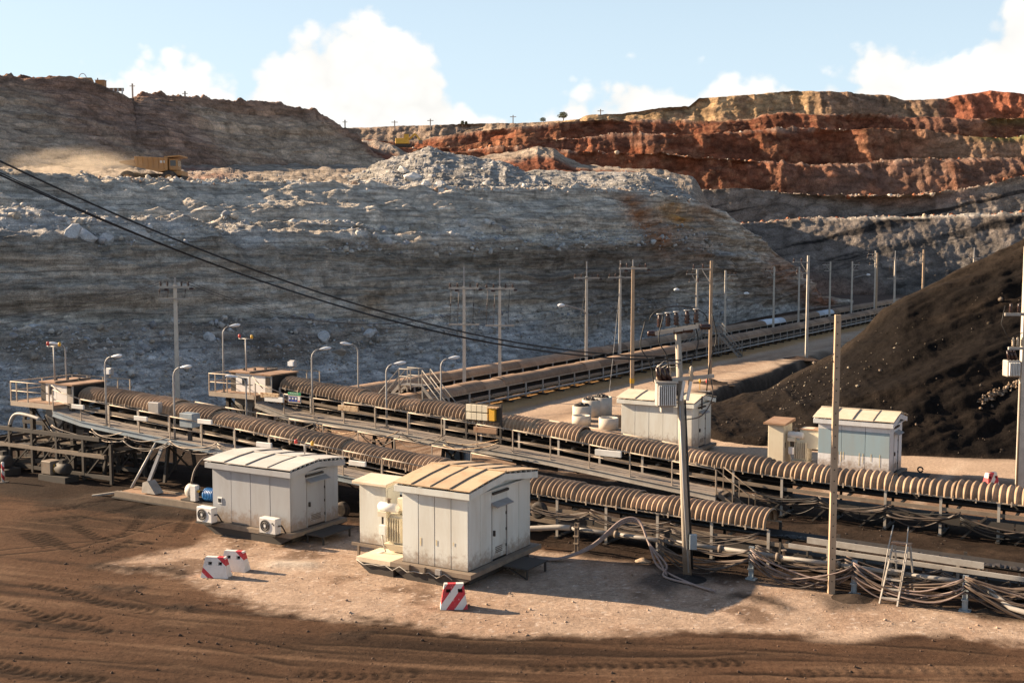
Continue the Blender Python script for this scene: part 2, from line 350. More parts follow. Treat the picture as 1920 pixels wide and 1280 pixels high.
def ground_h(x, y):
    """(height, colour) of the yard at plan points"""
    x = np.asarray(x, np.float64); y = np.asarray(y, np.float64); z0 = np.zeros_like(x)
    wx = x + fbm(x * .35, y * .35, z0, 4, 3) * 1.3; wy = y + fbm(x * .35, y * .35, z0 + 9, 4, 4) * 1.3
    s = (x - A0.x) * DS.x + (y - A0.y) * DS.y; o = (x - A0.x) * NO.x + (y - A0.y) * NO.y
    n_big = fbm(x * .12, y * .12, z0, 4, 11); n_mid = fbm(x * .7, y * .7, z0, 5, 12); n_fin = fbm(x * 3, y * 3, z0, 4, 13)
    h = n_mid * .012 + n_fin * .01 + n_big * .025
    c = np.zeros(x.shape + (3,), np.float32) + np.array((.088, .050, .031), np.float32)           # brown haul dirt
    c = mixc(c, (.03, .02, .014), sstep(-.1, .55, n_big + .5 * n_mid) * .75)
    # wheel ruts sweeping across the foreground
    ruts = [gp((-200, 1075), (150, 1120), (500, 1185), (900, 1235), (1300, 1250), (1960, 1262)), gp((-200, 1160), (300, 1195), (800, 1255), (1300, 1275), (1960, 1290)),
            gp((-100, 1240), (300, 1262), (700, 1290), (1200, 1320)), gp((600, 1190), (900, 1215), (1250, 1222), (1600, 1212), (1960, 1236)),
            gp((1150, 1200), (1450, 1212), (1700, 1225), (2000, 1245)), gp((-100, 1000), (120, 985), (260, 950), (420, 915)), gp((-150, 1050), (180, 1020), (330, 975), (470, 945)),
            gp((-100, 960), (100, 965), (300, 1010)), gp((-50, 930), (150, 950), (320, 990))]
    sel = (y < 60) & (np.abs(x) < 42)
    if sel.any():
        xs, ys, hs, cs = wx[sel], wy[sel], h[sel], c[sel]; xr, yr, nm = x[sel], y[sel], n_mid[sel]
        for i, r in enumerate(ruts):
            br = sstep(-.35, .35, fbm(xr * .3, yr * .4, xr * 0, 3, 40 + i))
            for k in (-.5, .5):
                # a tyre leaves a dark furrow with a paler lip
                m = linemask(xs * .3 + xr * .7 + k * .5, ys * .3 + yr * .7 + k, r, .085 + .03 * (i % 3)); cs = mixc(cs, (.015, .010, .0075), m * br * .75); hs = hs - m * .012 * br
                m2 = linemask(xs * .3 + xr * .7 + k * .5, ys * .3 + yr * .7 + k + .17, r, .075); hs = hs + m2 * .006 * br; cs = mixc(cs, (.15, .095, .06), m2 * .3 * br)
        # tyre prints with a chevron tread
        for q, r in enumerate((gp((60, 1095), (130, 1108), (215, 1135), (300, 1150)), gp((30, 1180), (110, 1150), (190, 1160)), gp((560, 1262), (700, 1268), (800, 1262)), gp((-20, 1240), (90, 1268), (200, 1275)), gp((140, 985), (190, 1010), (240, 1000), (275, 965)), gp((80, 1000), (130, 1030), (200, 1035), (260, 1010)), gp((60, 960), (150, 950), (240, 930)), gp((980, 1255), (1180, 1248), (1400, 1240)), gp((1500, 1262), (1700, 1255), (1900, 1262)))):
            acc = 0.0
            for (x0, y0), (x1, y1) in zip(r[:-1], r[1:]):
                ex, ey = x1 - x0, y1 - y0; L_ = math.hypot(ex, ey); al = ((xr - x0) * ex + (yr - y0) * ey) / L_; la = ((xr - x0) * ey - (yr - y0) * ex) / L_ + .12 * nm
                for off in (-.0, 1.9) if q % 2 == 0 else (0.0,):
                    l2 = np.abs(la - off); m = sstep(.3, .2, l2) * sstep(-.1, .1, al) * sstep(L_ + .1, L_ - .1, al); pt = sstep(-.1, .5, np.sin(6.283 * ((al + acc) / .34 + l2 * 1.6))); cs = mixc(cs, (.02, .013, .009), m * (.35 + .5 * pt)); hs = hs - m * (.012 + .02 * pt)
                acc += L_
        h[sel] = hs; c[sel] = cs
    # long streaks of tracked fines
    yb = y + .12 * x - .006 * x * x; st = fbm(x * .07 + 3, yb * 2.4, z0, 4, 21) * .7 + .22 * fbm(x * .1, yb * 6.5, z0, 3, 22) + .35 * n_mid; c = mixc(c, (.15, .092, .058), sstep(.1, .5, st) * .6); c = mixc(c, (.024, .016, .012), sstep(.1, .45, -st) * .7)
    # pale gravel apron round the sheds
    apron = gp((215, 1062), (300, 1035), (400, 1005), (560, 985), (760, 1005), (1000, 1030), (1300, 1072), (1480, 1098), (1640, 1118), (1930, 1158), (2300, 1190), (2300, 1212), (1930, 1192), (1700, 1183),
               (1560, 1190), (1420, 1192), (1250, 1185), (1000, 1203), (840, 1190), (700, 1162), (560, 1140), (470, 1130), (330, 1090))
    m = polymask(wx + .35 * n_fin, wy + .35 * n_fin + .3 * n_mid, apron, .5); sand = np.array((.40, .295, .22), np.float32)
    c = mixc(c, sand, m * (.82 + .18 * n_fin)); c = mixc(c, (.27, .18, .125), m * sstep(-.05, .45, n_mid + .5 * n_big) * .7); c = mixc(c, (.10, .065, .045), m * sstep(.28, .6, n_mid + .6 * fbm(x * .25, y * .25, z0, 3, 34)) * .7)
    gl = vnoise(x * 11, y * 11, z0, 31); c = mixc(c, (.52, .43, .36), m * sstep(.55, .9, gl) * .7)
    spot = gp((1560, 1186), (1600, 1172), (1700, 1175), (1640, 1202), (1530, 1206)); c = mixc(c, sand * 1.05, polymask(wx, wy, spot, .5) * .8)
    coal = gp((1230, 1062), (1330, 1062), (1350, 1092), (1280, 1112), (1190, 1096)); c = mixc(c, (.04, .034, .032), polymask(wx, wy, coal, .5) * .8)
    coal = gp((1520, 1118), (1640, 1118), (1660, 1135), (1560, 1142)); c = mixc(c, (.06, .045, .036), polymask(wx, wy, coal, .45) * .75)
    for q in (gp((205, 1062), (290, 1072), (315, 1082)), gp((170, 1095), (235, 1108)), gp((320, 1132), (350, 1135)), gp((1400, 1120), (1445, 1135)), gp((665, 1182), (700, 1188))):
        mm = linemask(wx, wy, q, .35); c = mixc(c, (.035, .024, .018), mm * .85); h += mm * .04 * (1 + n_fin)
    mm = linemask(x, y, gp((520, 1058), (570, 1060)), .5); c = mixc(c, (.45, .40, .34), mm * .7); h += mm * .08
    # coal spill under the two near conveyors, colour deepened to include their shade
    spill = sstep(-.5, .5, o + .35 + n_mid * .9) * sstep(14.2, 12.6, o + n_mid * .8) * sstep(-45, -38, s)
    spill = np.maximum(spill, sstep(-34, -31, s + 2 * n_mid) * sstep(-15, -18, s + 2 * n_mid) * sstep(-5.2, -3.6, o + n_mid) * sstep(14, 12, o))
    c = mixc(c, np.array((.022, .017, .014), np.float32), spill * (.82 + .12 * n_mid)); c = mixc(c, (.075, .05, .035), spill * sstep(.2, .6, n_big + n_mid * .6) * .45)
    h += spill * (n_mid * .08)
    # sandy strip behind the second conveyor, towards the stockpile
    m = sstep(12.8, 14.5, o + n_mid) * sstep(26, 20, o + n_mid) ; c = mixc(c, (.28, .185, .125), m * .75 * sstep(-.6, .2, n_big + .4 * n_mid + .25))
    st2 = fbm(s * .12, o * 1.4, z0, 4, 26); c = mixc(c, (.16, .1, .065), m * sstep(.0, .45, st2) * .7)
    # haul road along the far conveyors
    u4 = (x - 1.5) * .518 + (y - 86.7) * .8555; v4 = (x - 1.5) * .8555 - (y - 86.7) * .518      # along, to the right of conveyor
    rd = sstep(-3, 1, u4 + 24) * sstep(-4, 0, v4 + 12); c = mixc(c, (.42, .31, .225), rd * .9 * sstep(1, 3, o - 20))
    tr = fbm(u4 * .04, v4 * 1.1, z0, 4, 28); c = mixc(c, (.24, .165, .115), rd * sstep(-.05, .4, tr) * .8 * sstep(19, 13, v4)); c = mixc(c, (.48, .38, .29), rd * sstep(.1, .5, -tr) * .5)
    c = mixc(c, (.42, .24, .10), sstep(-1.6, -.8, v4) * sstep(3.4, 2.2, v4 + n_mid * .6) * sstep(-14, -10, u4) * .85)  # orange strip of sunlight along the far conveyor, put into the ground colour
    c = mixc(c, (.30, .2, .13), sstep(-9, -7, v4) * sstep(-1, -2, v4) * sstep(-20, -14, u4) * .4)
    blk = polymask(wx, wy, [(9, 70), (12, 79), (14, 84), (19, 88), (26, 96), (40, 118), (90, 150), (120, 60), (60, 50), (26, 60), (20, 62)], 1.2)
    c = mixc(c, (.035, .027, .022), blk * .92)
    d = polymask(x + n_mid * .6, y + n_mid * .6, DITCH, .4); h -= d * (1.6 + .3 * n_mid); c = mixc(c, (.022, .017, .014), polymask(x + n_mid * .6 + .5, y + n_mid * .6 - .3, DITCH, .7) * .95)  # ditch and bank painted near-black to deepen the shade there
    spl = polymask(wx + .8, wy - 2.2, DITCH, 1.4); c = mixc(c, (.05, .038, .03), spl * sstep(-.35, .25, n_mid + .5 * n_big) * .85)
    far = sstep(150, 260, y); c = mixc(c, (.12, .09, .075), far * .7)
    tone = 1 + .16 * n_mid + .1 * n_fin
    return h, c * tone[..., None]
gx = axis_pts(-420, 420, -19, 19, .075, 1.07); gy = axis_pts(-60, 900, 27, 47, .075, 1.018)
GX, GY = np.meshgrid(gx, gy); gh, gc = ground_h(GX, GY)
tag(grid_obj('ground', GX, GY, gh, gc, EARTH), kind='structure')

# ---------------------------------------------------------------- pit walls, lofted between bench lines
def loft(rows, px0, px1, ncol, nsub):
    """rows: list of lists of (px, py or None, Y, z or None); returns plan grid"""
    pxs = np.linspace(px0, px1, ncol); R = []
    for r in rows:
        pts = [(q[0], P(q[0], q[1], q[2])) if q[1] is not None else (q[0], Vector(((q[0] - 960) / FPX * q[2], q[2], q[3]))) for q in r]
        k = [p[0] for p in pts]; R.append([np.interp(pxs, k, [p[1][i] for p in pts]) for i in range(3)])
    R = np.array(R)                                   # rows,3,cols
    out = []; row_t = []
    for i in range(len(R) - 1):
        for t in np.linspace(0, 1, nsub[i], endpoint=False): out.append(R[i] * (1 - t) + R[i + 1] * t); row_t.append(i + t)
    out.append(R[-1]); row_t.append(len(R) - 1.0); out = np.array(out)
    return out[:, 0], out[:, 1], out[:, 2], np.repeat(np.array(row_t)[:, None], ncol, 1), np.repeat(pxs[None], len(out), 0)
def normals(X, Y, Z):
    p = np.stack([X, Y, Z], -1); du = np.gradient(p, axis=1); dv = np.gradient(p, axis=0); n = np.cross(du, dv); n /= np.linalg.norm(n, axis=-1, keepdims=True) + 1e-9; return n
def loft_rows_from(pxs, cols): return [[(px, *c[i]) for px, c in zip(pxs, cols)] for i in range(len(cols[0]))]

# --- lower grey wall (toe on the pit floor, crest carries the truck bench)
ct = [(-420, 810, 60, 340, 88), (0, 815, 68, 336, 104), (350, 772, 78, 345, 116), (700, 724, 93, 356, 128), (950, 690, 108, 360, 139), (1120, 660, 124, 360, 149), (1230, 650, 137, 366, 158),
      (1300, 620, 152, 384, 168), (1360, 610, 163, 400, 174), (1420, 596, 180, 446, 190), (1480, 585, 196, 494, 203), (1540, 576, 210, 556, 214), (1600, 570, 222, 562, 225)]
rows = []
prof = [(0, 0), (.34, .26), (.41, .42), (.55, .66), (.69, .742), (.84, .89), (1, 1)]       # (plan fraction, height fraction)
for a, b in prof:
    r = []
    for px, ty, tY, cy, cY in ct:
        tz = 0 if px < 1500 else 0; cz = P(px, cy, cY).z; tx = (px - 960) / FPX * tY
        cx = P(px, cy, cY).x; Yv = tY + (cY - tY) * a; Xv = tx + (cx - tx) * a; r.append((px, Vector((Xv, Yv, -.3 + (cz + .3) * b))))
    rows.append(r)
def backrow(dy, dz, top=None):
    r = []
    for px, ty, tY, cy, cY in ct:
        c = P(px, cy, cY); k = 1.0 if px < 1320 else max(0.0, 1 - (px - 1320) / 220.0)
        r.append((px, Vector((c.x * (1 + dy / cY), cY + dy, max(-.4, c.z + dz * k - (1 - k) * dy * .5)))))
    return r
rows += [backrow(1.5, .5), backrow(4, -.1), backrow(45, 4.0), backrow(130, 12.0)]
pxs = np.linspace(-420, 1600, 720); R = np.array([[np.interp(pxs, [q[0] for q in r], [q[1][i] for q in r]) for i in range(3)] for r in rows])
nsub = [46, 20, 36, 22, 26, 24, 5, 6, 14, 8]; out = []; rt = []
for i in range(len(R) - 1):
    for t in np.linspace(0, 1, nsub[i], endpoint=False): out.append(R[i] * (1 - t) + R[i + 1] * t); rt.append(i + t)
out = np.array(out); X, Y, Z = out[:, 0], out[:, 1], out[:, 2]; T = np.repeat(np.array(rt)[:, None], len(pxs), 1); PX = np.repeat(pxs[None], len(out), 0)
U = X * .64 + Y * .77                                      # along the wall
def wall_shape(X, Y, Z, U, T, amp_face):
    warp = fbm(U * .03, Z * .05, U * 0, 3, 51) * 3.0 + U * .012
    zs = Z + warp
    led = fbm(U * .02, zs * .75, U * 0 + 2, 4, 52, .6); led2 = fbm(U * .08, zs * 2.3, U * 0 + 5, 3, 53)
    big = fbm(U * .045, Z * .05, U * 0, 4, 54); lump = fbm(X * .35, Y * .35, Z * .35, 5, 55, .55); rid = fbm(U * .22, Z * .06, U * 0 + 3, 4, 56, .5, True)
    q = led * 6; led = led * .35 + .65 * (np.floor(q) + sstep(.55, .95, q - np.floor(q))) / 6
    return zs, led, led2, big, lump, rid
zs, led, led2, big, lump, rid = wall_shape(X, Y, Z, U, T, 1)
apr = fbm(U * .035, U * 0 + .5, U * 0, 3, 64) * 1.5 + .5 * fbm(U * .12, Z * .1, U * 0, 3, 65)
face = sstep(.55, .95, T + apr) * sstep(6.2, 5.8, T); bench = sstep(2.7, 3.1, T) * sstep(4.4, 3.9, T)
talus = 1 - sstep(.6, .95, T + apr)
nrm = normals(X, Y, Z)
blk = fbm(U * .3, zs * .9, U * 0 + 8, 3, 66, .6); blk = (np.floor(blk * 5) + sstep(.6, .95, blk * 5 - np.floor(blk * 5))) / 5
dis = face * (led * 1.7 + led2 * .45 + rid * .6 + blk * .5) + big * 1.6 * sstep(.05, .5, T) + lump * (.35 + .25 * bench + .25 * talus) + bench * fbm(X * .8, Y * .8, Z * .8, 4, 57) * .3
rough = fbm(X * 1.3, Y * 1.3, Z * 1.3, 4, 58, .6); dis += rough * .16
fade = sstep(0, .35, T) * sstep(1600, 1500, PX)
dis = dis * fade + rough * .1
sgn = np.where(nrm[..., 2:3] < 0, -1, 1); nrm = nrm * sgn
top = sstep(5.9, 6.2, T)
X2 = X + nrm[..., 0] * dis * (1 - top * .7); Y2 = Y + nrm[..., 1] * dis * (1 - top * .7); Z2 = Z + nrm[..., 2] * dis * (1 - top)
berm = np.exp(-((T - 7) / .75) ** 2); tl = fbm(X * .5, Y * .5, X * 0, 5, 59, .6)
Z2 = Z2 + berm * (.55 * np.abs(tl) + .35 * rough) * sstep(1420, 1250, PX) * 1.3 + top * tl * (.35 + .6 * sstep(7.5, 8.3, T)) * sstep(1420, 1250, PX)
c = np.zeros(X.shape + (3,), np.float32) + np.array((.58, .51, .43), np.float32)
c = mixc(c, (.36, .305, .245), sstep(-.15, .35, fbm(U * .02, zs * .45, U * 0 + 1, 4, 61)) * face * .85)
c = mixc(c, (.24, .20, .155), sstep(.1, .5, led) * face * .6); c = mixc(c, (.60, .55, .48), sstep(.15, .55, -led + .2 * led2) * face * .7)
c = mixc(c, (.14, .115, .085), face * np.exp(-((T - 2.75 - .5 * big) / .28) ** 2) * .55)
c = mixc(c, (.47, .45, .43), talus * .85); c = mixc(c, (.33, .32, .31), talus * sstep(.0, .5, lump) * .6)
dark = linemask(X, Z, [(-60, 5), (-20, 5.2)], 1.0) * 0
bl = sstep(-.35, .25, fbm(U * .035, Z * .12, U * 0 + 4, 3, 62)); c = mixc(c, (.24, .20, .165), face * bl * sstep(3.1, 2.5, T + .5 * big) * .85); c = mixc(c, (.43, .43, .43), sstep(.25, .6, fbm(U * .06, Z * .25 - U * .03, U * 0 + 6, 3, 67)) * sstep(.6, 1.2, T) * sstep(5.5, 4, T) * .55); c = mixc(c, (.55, .49, .41), face * sstep(4.2, 5.0, T) * sstep(-.2, .3, blk + led) * .6)
c = mixc(c, (.45, .45, .45), bench * .55 * sstep(-.2, .4, big + .5 * lump)); c = mixc(c, (.55, .52, .47), np.exp(-((T - 6.9) / .7) ** 2) * .75 * sstep(-.5, .2, rough))
c = mixc(c, (.30, .245, .195), top * sstep(7.2, 8.2, T) * .85)
rp = fbm(X * .15, Y * .15, Z * .3, 4, 63)
def patch(px, py, r, col, k):
    """stained ground round a point of the face"""
    global c
    q = (PX + 26 * rp - px) / r[0]; pyv = HORIZON - (Z2 - CAM_H) / Y2 * FPX; w = (pyv + 18 * rp - py) / r[1]; c = mixc(c, col, np.exp(-(q * q + w * w)) * k * (.6 + .6 * sstep(-.4, .3, rough + led2)))
for pxx, pyy in ((1188, 385), (1205, 405), (1225, 430), (1240, 455)): patch(pxx, pyy, (26, 20), (.36, .15, .06), .75)
for pxx, pyy in ((1255, 390), (1275, 410)): patch(pxx, pyy, (24, 18), (.46, .24, .07), .8)
patch(1320, 400, (26, 24), (.33, .17, .08), .7); patch(1290, 470, (50, 22), (.33, .2, .13), .6); patch(1470, 505, (36, 30), (.3, .13, .07), .7); patch(1530, 555, (30, 25), (.26, .10, .05), .8); patch(700, 575, (30, 30), (.24, .15, .07), .6); patch(390, 700, (120, 10), (.2, .13, .08), .4); patch(380, 330, (60, 8), (.3, .1, .06), .6); patch(20, 650, (70, 22), (.2, .15, .1), .5)
c = c * (1 + .22 * rough + .18 * lump)[..., None]
tag(grid_obj('pit_wall', X2, Y2, Z2, c, ROCKM), kind='structure')
WALL1 = (X2, Y2, Z2, T, PX, c)

# --- brown upper slope on the left
rows = []
tp = [(-500, 322, 118), (-200, 324, 134), (0, 326, 150), (200, 325, 172), (400, 322, 194), (560, 322, 214), (660, 320, 226), (720, 312, 234), (760, 306, 238)]
cp = [(-500, 118, 150), (-200, 138, 168), (0, 146, 186), (45, 148, 190), (80, 153, 193), (150, 166, 198), (200, 172, 204), (225, 182, 207), (250, 190, 210), (268, 180, 212), (330, 183, 217), (430, 190, 226), (500, 194, 233), (560, 203, 238), (590, 208, 240), (612, 222, 242), (640, 240, 243), (668, 258, 243), (700, 290, 242), (730, 308, 241), (760, 312, 242)]
pxs = np.linspace(-500, 760, 480)
def pts3(tab): 
    v = [P(*q) for q in tab]; k = [q[0] for q in tab]; return np.array([np.interp(pxs, k, [p[i] for p in v]) for i in range(3)])
a, b = pts3(tp), pts3(cp); a[2] -= .5; bk = b.copy(); bk[1] += 60; bk[0] *= (b[1] + 60) / b[1]; bk2 = b.copy(); bk2[1] += 5; bk2[2] += .2
out = []; rt = []
for t in np.linspace(0, 1, 170, endpoint=False): out.append(a * (1 - t) + b * t); rt.append(t)
for t in np.linspace(0, 1, 8, endpoint=False): out.append(b * (1 - t) + bk2 * t); rt.append(1 + t)
for t in np.linspace(0, 1, 5): out.append(bk2 * (1 - t) + bk * t); rt.append(2 + t)
out = np.array(out); X, Y, Z = out[:, 0], out[:, 1], out[:, 2]; T = np.repeat(np.array(rt)[:, None], len(pxs), 1); PX = np.repeat(pxs[None], len(out), 0)
U = X * .43 + Y * .9; zs, led, led2, big, lump, rid = wall_shape(X * .6, Y * .6, Z * .6, U * .6, T, 1)
rough = fbm(X * .9, Y * .9, Z * .9, 4, 78, .6); nrm = normals(X, Y, Z); nrm *= np.where(nrm[..., 2:3] < 0, -1, 1)
gul = fbm(U * .12 + Z * .08, Z * .03, U * 0, 4, 79, .5, True)
fc = sstep(0, .15, T) * sstep(1.05, .9, T); dis = fc * (led * 1.6 + led2 * .6 + big * 2.5 + gul * 1.0 + lump * .8) + rough * .3
X2 = X + nrm[..., 0] * dis; Y2 = Y + nrm[..., 1] * dis; Z2 = Z + nrm[..., 2] * dis + sstep(.93, 1.0, T) * sstep(1.7, 1.1, T) * (np.abs(fbm(X * .5, Y * .5, X * 0, 4, 80, .6)) * 1.6)
c = np.zeros(X.shape + (3,), np.float32) + np.array((.50, .375, .275), np.float32)
c = mixc(c, (.29, .175, .13), sstep(.0, .5, big + .4 * gul) * .8); c = mixc(c, (.36, .30, .24), sstep(.1, .5, led + .3 * led2) * .55); c = mixc(c, (.22, .10, .065), sstep(.78, 1, T) * .6)
c = mixc(c, (.33, .29, .25), sstep(-480, 300, -PX) * sstep(.85, .4, T) * .2); c = mixc(c, (.17, .06, .035), np.exp(-((PX - 545) / 60) ** 2 - ((T - .1) / .12) ** 2) * .8)
c = mixc(c, (.33, .28, .24), np.exp(-((PX - 660) / 70) ** 2 - ((T - .0) / .15) ** 2) * .6)
c = c * (1 + .25 * rough + .2 * lump)[..., None]
tag(grid_obj('hillside', X2, Y2, Z2, c, earth_mat('hill_earth', .4, 1.0, .42, .95, .8, .2, .45)), kind='structure')

# --- far red and banded terraces
tabs = [
 [(560, 552, 268), (2400, 552, 262)],
 [(560, 430, 286), (1300, 432, 286), (1480, 414, 285), (1700, 409, 283), (1920, 402, 280), (2400, 396, 275)],
 [(560, 352, 312), (1160, 352, 312), (1311, 356, 310), (1453, 360, 308), (1700, 367, 306), (1771, 362, 305), (1920, 335, 303), (2400, 310, 300)],
 [(560, 288, 344), (853, 287, 344), (934, 282, 343), (1065, 285, 342), (1240, 286, 340), (1311, 296, 338), (1417, 303, 337), (1559, 307, 336), (1700, 307, 334), (1920, 299, 330), (2400, 290, 326)],
 [(560, 275, 372), (760, 272, 372), (853, 272, 372), (923, 269, 371), (995, 263, 370), (1083, 261, 369), (1172, 253, 369), (1240, 251, 368), (1453, 247, 366), (1594, 245, 365), (1736, 245, 363), (1807, 258, 362), (1920, 253, 360), (2400, 245, 356)],
 [(560, 268, 402), (780, 266, 402), (838, 256, 402), (909, 246, 401), (995, 240, 400), (1101, 233, 399), (1172, 231, 398), (1240, 228, 398), (1400, 230, 396), (1440, 221, 395), (1467, 217, 394), (1630, 216, 393), (1807, 219, 390), (1920, 221, 388), (2400, 215, 382)],
 [(560, 243, 470), (654, 240, 470), (853, 233, 462), (977, 231, 455), (1083, 226, 446), (1101, 217, 442), (1172, 213, 440), (1240, 203, 437), (1292, 200, 436), (1311, 184, 434), (1400, 178, 432), (1477, 171, 430), (1594, 174, 430), (1665, 178, 430), (1700, 187, 428), (1771, 185, 428), (1800, 178, 427), (1856, 171, 426), (1920, 178, 424), (2150, 170, 424), (2400, 180, 424)]]
bw = [15, 14, 16, 16, 15, 20]; pxs = np.linspace(560, 2400, 760)
def row3(tab): v = [P(*q) for q in tab]; k = [q[0] for q in tab]; return np.array([np.interp(pxs, k, [p[i] for p in v]) for i in range(3)])
base = [row3(t) for t in tabs]; seq = [base[0]]; kinds = []
for i in range(1, len(base)):
    seq.append(base[i]); kinds.append(('face', i))
    if i < len(base) - 1:
        bkk = base[i].copy(); nxt = base[i + 1][1]; room = np.maximum(4, (nxt - bkk[1]) * .8); bkk[0] *= (bkk[1] + room) / bkk[1]; bkk[1] += room; bkk[2] += .3; seq.append(bkk); kinds.append(('bench', i))
bk = base[-1].copy(); bk[0] *= (bk[1] + 200) / bk[1]; bk[1] += 200; bk[2] += .5; seq.append(bk); kinds.append(('back', 9))
out = []; rt = []; fm = []
for i, (kd, lv) in enumerate(kinds):
    n = 34 if kd == 'face' else (7 if kd == 'bench' else 6)
    if kd == 'face' and lv in (1, 2): n = 46
    for t in np.linspace(0, 1, n, endpoint=False): out.append(seq[i] * (1 - t) + seq[i + 1] * t); rt.append((lv - 1) + (t if kd == 'face' else 1.0) if kd != 'back' else 6.0 + t); fm.append(1.0 if kd == 'face' else 0.0)
out = np.array(out); X, Y, Z = out[:, 0], out[:, 1], out[:, 2]; nc = len(pxs); T = np.repeat(np.array(rt)[:, None], nc, 1); FM = np.repeat(np.array(fm)[:, None], nc, 1); PX = np.repeat(pxs[None], len(out), 0)
nrm = normals(X, Y, Z); nrm *= np.where(nrm[..., 1:2] > 0, -1, 1) * np.where(FM > .5, 1, 0)[..., None]
nrm = np.stack([np.zeros_like(X), -np.ones_like(X), np.zeros_like(X)], -1)
tf = T - np.floor(T)
gul = fbm(X * .06 + np.floor(T) * 3, Z * .02 + np.floor(T) * 7, X * 0, 4, 91, .55, True); gf = fbm(X * .35, Z * .05 + np.floor(T) * 3, X * 0, 3, 92, .5, True)
big = fbm(X * .02, np.floor(T) * 4.4 + X * 0, X * 0, 3, 93); rough = fbm(X * .6, Y * .6, Z * .6, 4, 94, .6); lump = fbm(X * .18, Y * .18, Z * .18, 4, 95)
redzone = sstep(2.9, 3.2, T) * sstep(5.1, 4.9, T)
amp = np.where(T < 2.05, .8, 2.1)
dis = FM * (gul * amp * np.where(T < 2, .8, 1.6) + gf * .8 * np.where(T < 2, .45, 1) + lump * np.where(T < 2, .6, 1.8)) + big * 5.0 + fbm(X * .07, np.floor(T + .02) * 5 + X * 0, X * 0, 3, 90) * 3.0 * np.where(T > 2, 1, .3) + rough * .45
X2 = X + rough * .3; Y2 = Y - dis; Z2 = Z + (1 - FM) * (np.abs(fbm(X * .3, Y * .3, X * 0, 4, 96, .6)) * 1.6) * np.where(T < 6, 1, .25) + rough * .25
Z2 = Z2 + fbm(X * .035, np.floor(T + .02) * 3.3 + X * 0, X * 0, 3, 85) * 2.2 * sstep(1.5, 2.0, T) * sstep(6.0, 5.2, T)
Z2 = np.where(T < 1e-6, -1, Z2)
c = np.zeros(X.shape + (3,), np.float32)
dip = Z - (X - 60) * .23 + lump * .7 + (Y - 280) * .05; bd = fbm(dip * .42, X * .01, X * 0 + 3, 4, 97, .6); bd2 = fbm(dip * 1.3, X * .02, X * 0, 3, 98)
lo = np.zeros_like(c) + np.array((.19, .16, .138), np.float32); lo = mixc(lo, (.022, .02, .02), sstep(.16, .3, bd) * .88); lo = mixc(lo, (.25, .22, .195), sstep(.1, .45, -bd + .3 * bd2) * .7)
lo = mixc(lo, (.24, .12, .075), sstep(.1, .5, fbm(X * .03, Z * .08, X * 0, 3, 99)) * sstep(1300, 1500, PX) * .5); lo = mixc(lo, (.18, .165, .15), sstep(1500, 1750, PX) * sstep(.9, .5, T) * .5)
c[:] = lo
red = np.zeros_like(c) + np.array((.225, .080, .043), np.float32); red = mixc(red, (.13, .055, .035), sstep(-.1, .4, lump + .4 * gf) * .75); red = mixc(red, (.30, .15, .085), sstep(.1, .45, rough + .5 * gul) * .5); red = mixc(red, (.20, .11, .08), sstep(.25, .5, fbm(X * .05, Z * .25, X * 0, 3, 89)) * .6)
dk = np.zeros_like(c) + np.array((.19, .125, .095), np.float32); dk = mixc(dk, (.07, .055, .05), sstep(.05, .4, bd) * .7); dk = mixc(dk, (.26, .11, .06), sstep(-.1, .4, lump) * .6)
m3 = sstep(1.98, 2.05, T); c = c * (1 - m3[..., None]) + (red * (1 - sstep(1380, 1560, PX)[..., None] * .75) + dk * sstep(1380, 1560, PX)[..., None] * .75) * m3[..., None]
m4 = sstep(2.99, 3.05, T); mixr = sstep(1560, 1800, PX + 60 * lump)[..., None] * .75; c = c * (1 - m4[..., None]) + (red * (1 - mixr) + np.array((.30, .2, .13), np.float32) * mixr) * m4[..., None]
m5 = sstep(3.99, 4.03, T); c = c * (1 - m5[..., None]) + red * m5[..., None]
tan = np.zeros_like(c) + np.array((.40, .27, .15), np.float32); tan = mixc(tan, (.23, .15, .1), sstep(-.1, .4, lump + .3 * bd2) * .7); tan = mixc(tan, (.2, .13, .095), sstep(1480, 1560, PX) * .7); tan = mixc(tan, (.30, .10, .055), sstep(1750, 1790, PX + 15 * lump) * .85); tan = mixc(tan, (.26, .2, .16), sstep(1080, 1000, PX) * .8)
m6 = sstep(4.99, 5.02, T); c = c * (1 - m6[..., None]) + tan * m6[..., None]
# rubble on the bench edges; sunlit rim of the right bench painted pale
edge = (1 - FM) * sstep(6, 5.9, T); c = mixc(c, (.42, .33, .26), edge * sstep(-.3, .3, rough + lump * .5) * .85 * np.where(np.floor(T + .01) == 2, 1, .55)); c = mixc(c, (.46, .43, .38), edge * sstep(1480, 1700, PX) * np.exp(-((T - 1) / .3) ** 2) * .8)
gr = sstep(1790, 1850, PX + 30 * lump) * np.exp(-((T - 4.0) / .14) ** 2) + sstep(1830, 1870, PX) * np.exp(-((T - 4.9) / .2) ** 2) * .5; c = mixc(c, (.14, .15, .04), np.clip(gr, 0, 1) * .75)
c = c * (1 + .25 * rough + .15 * gf)[..., None]
tag(grid_obj('terraces', X2, Y2, Z2, c, FARM), kind='structure')
WALL3 = (X2, Y2, Z2, T, PX, c, FM)

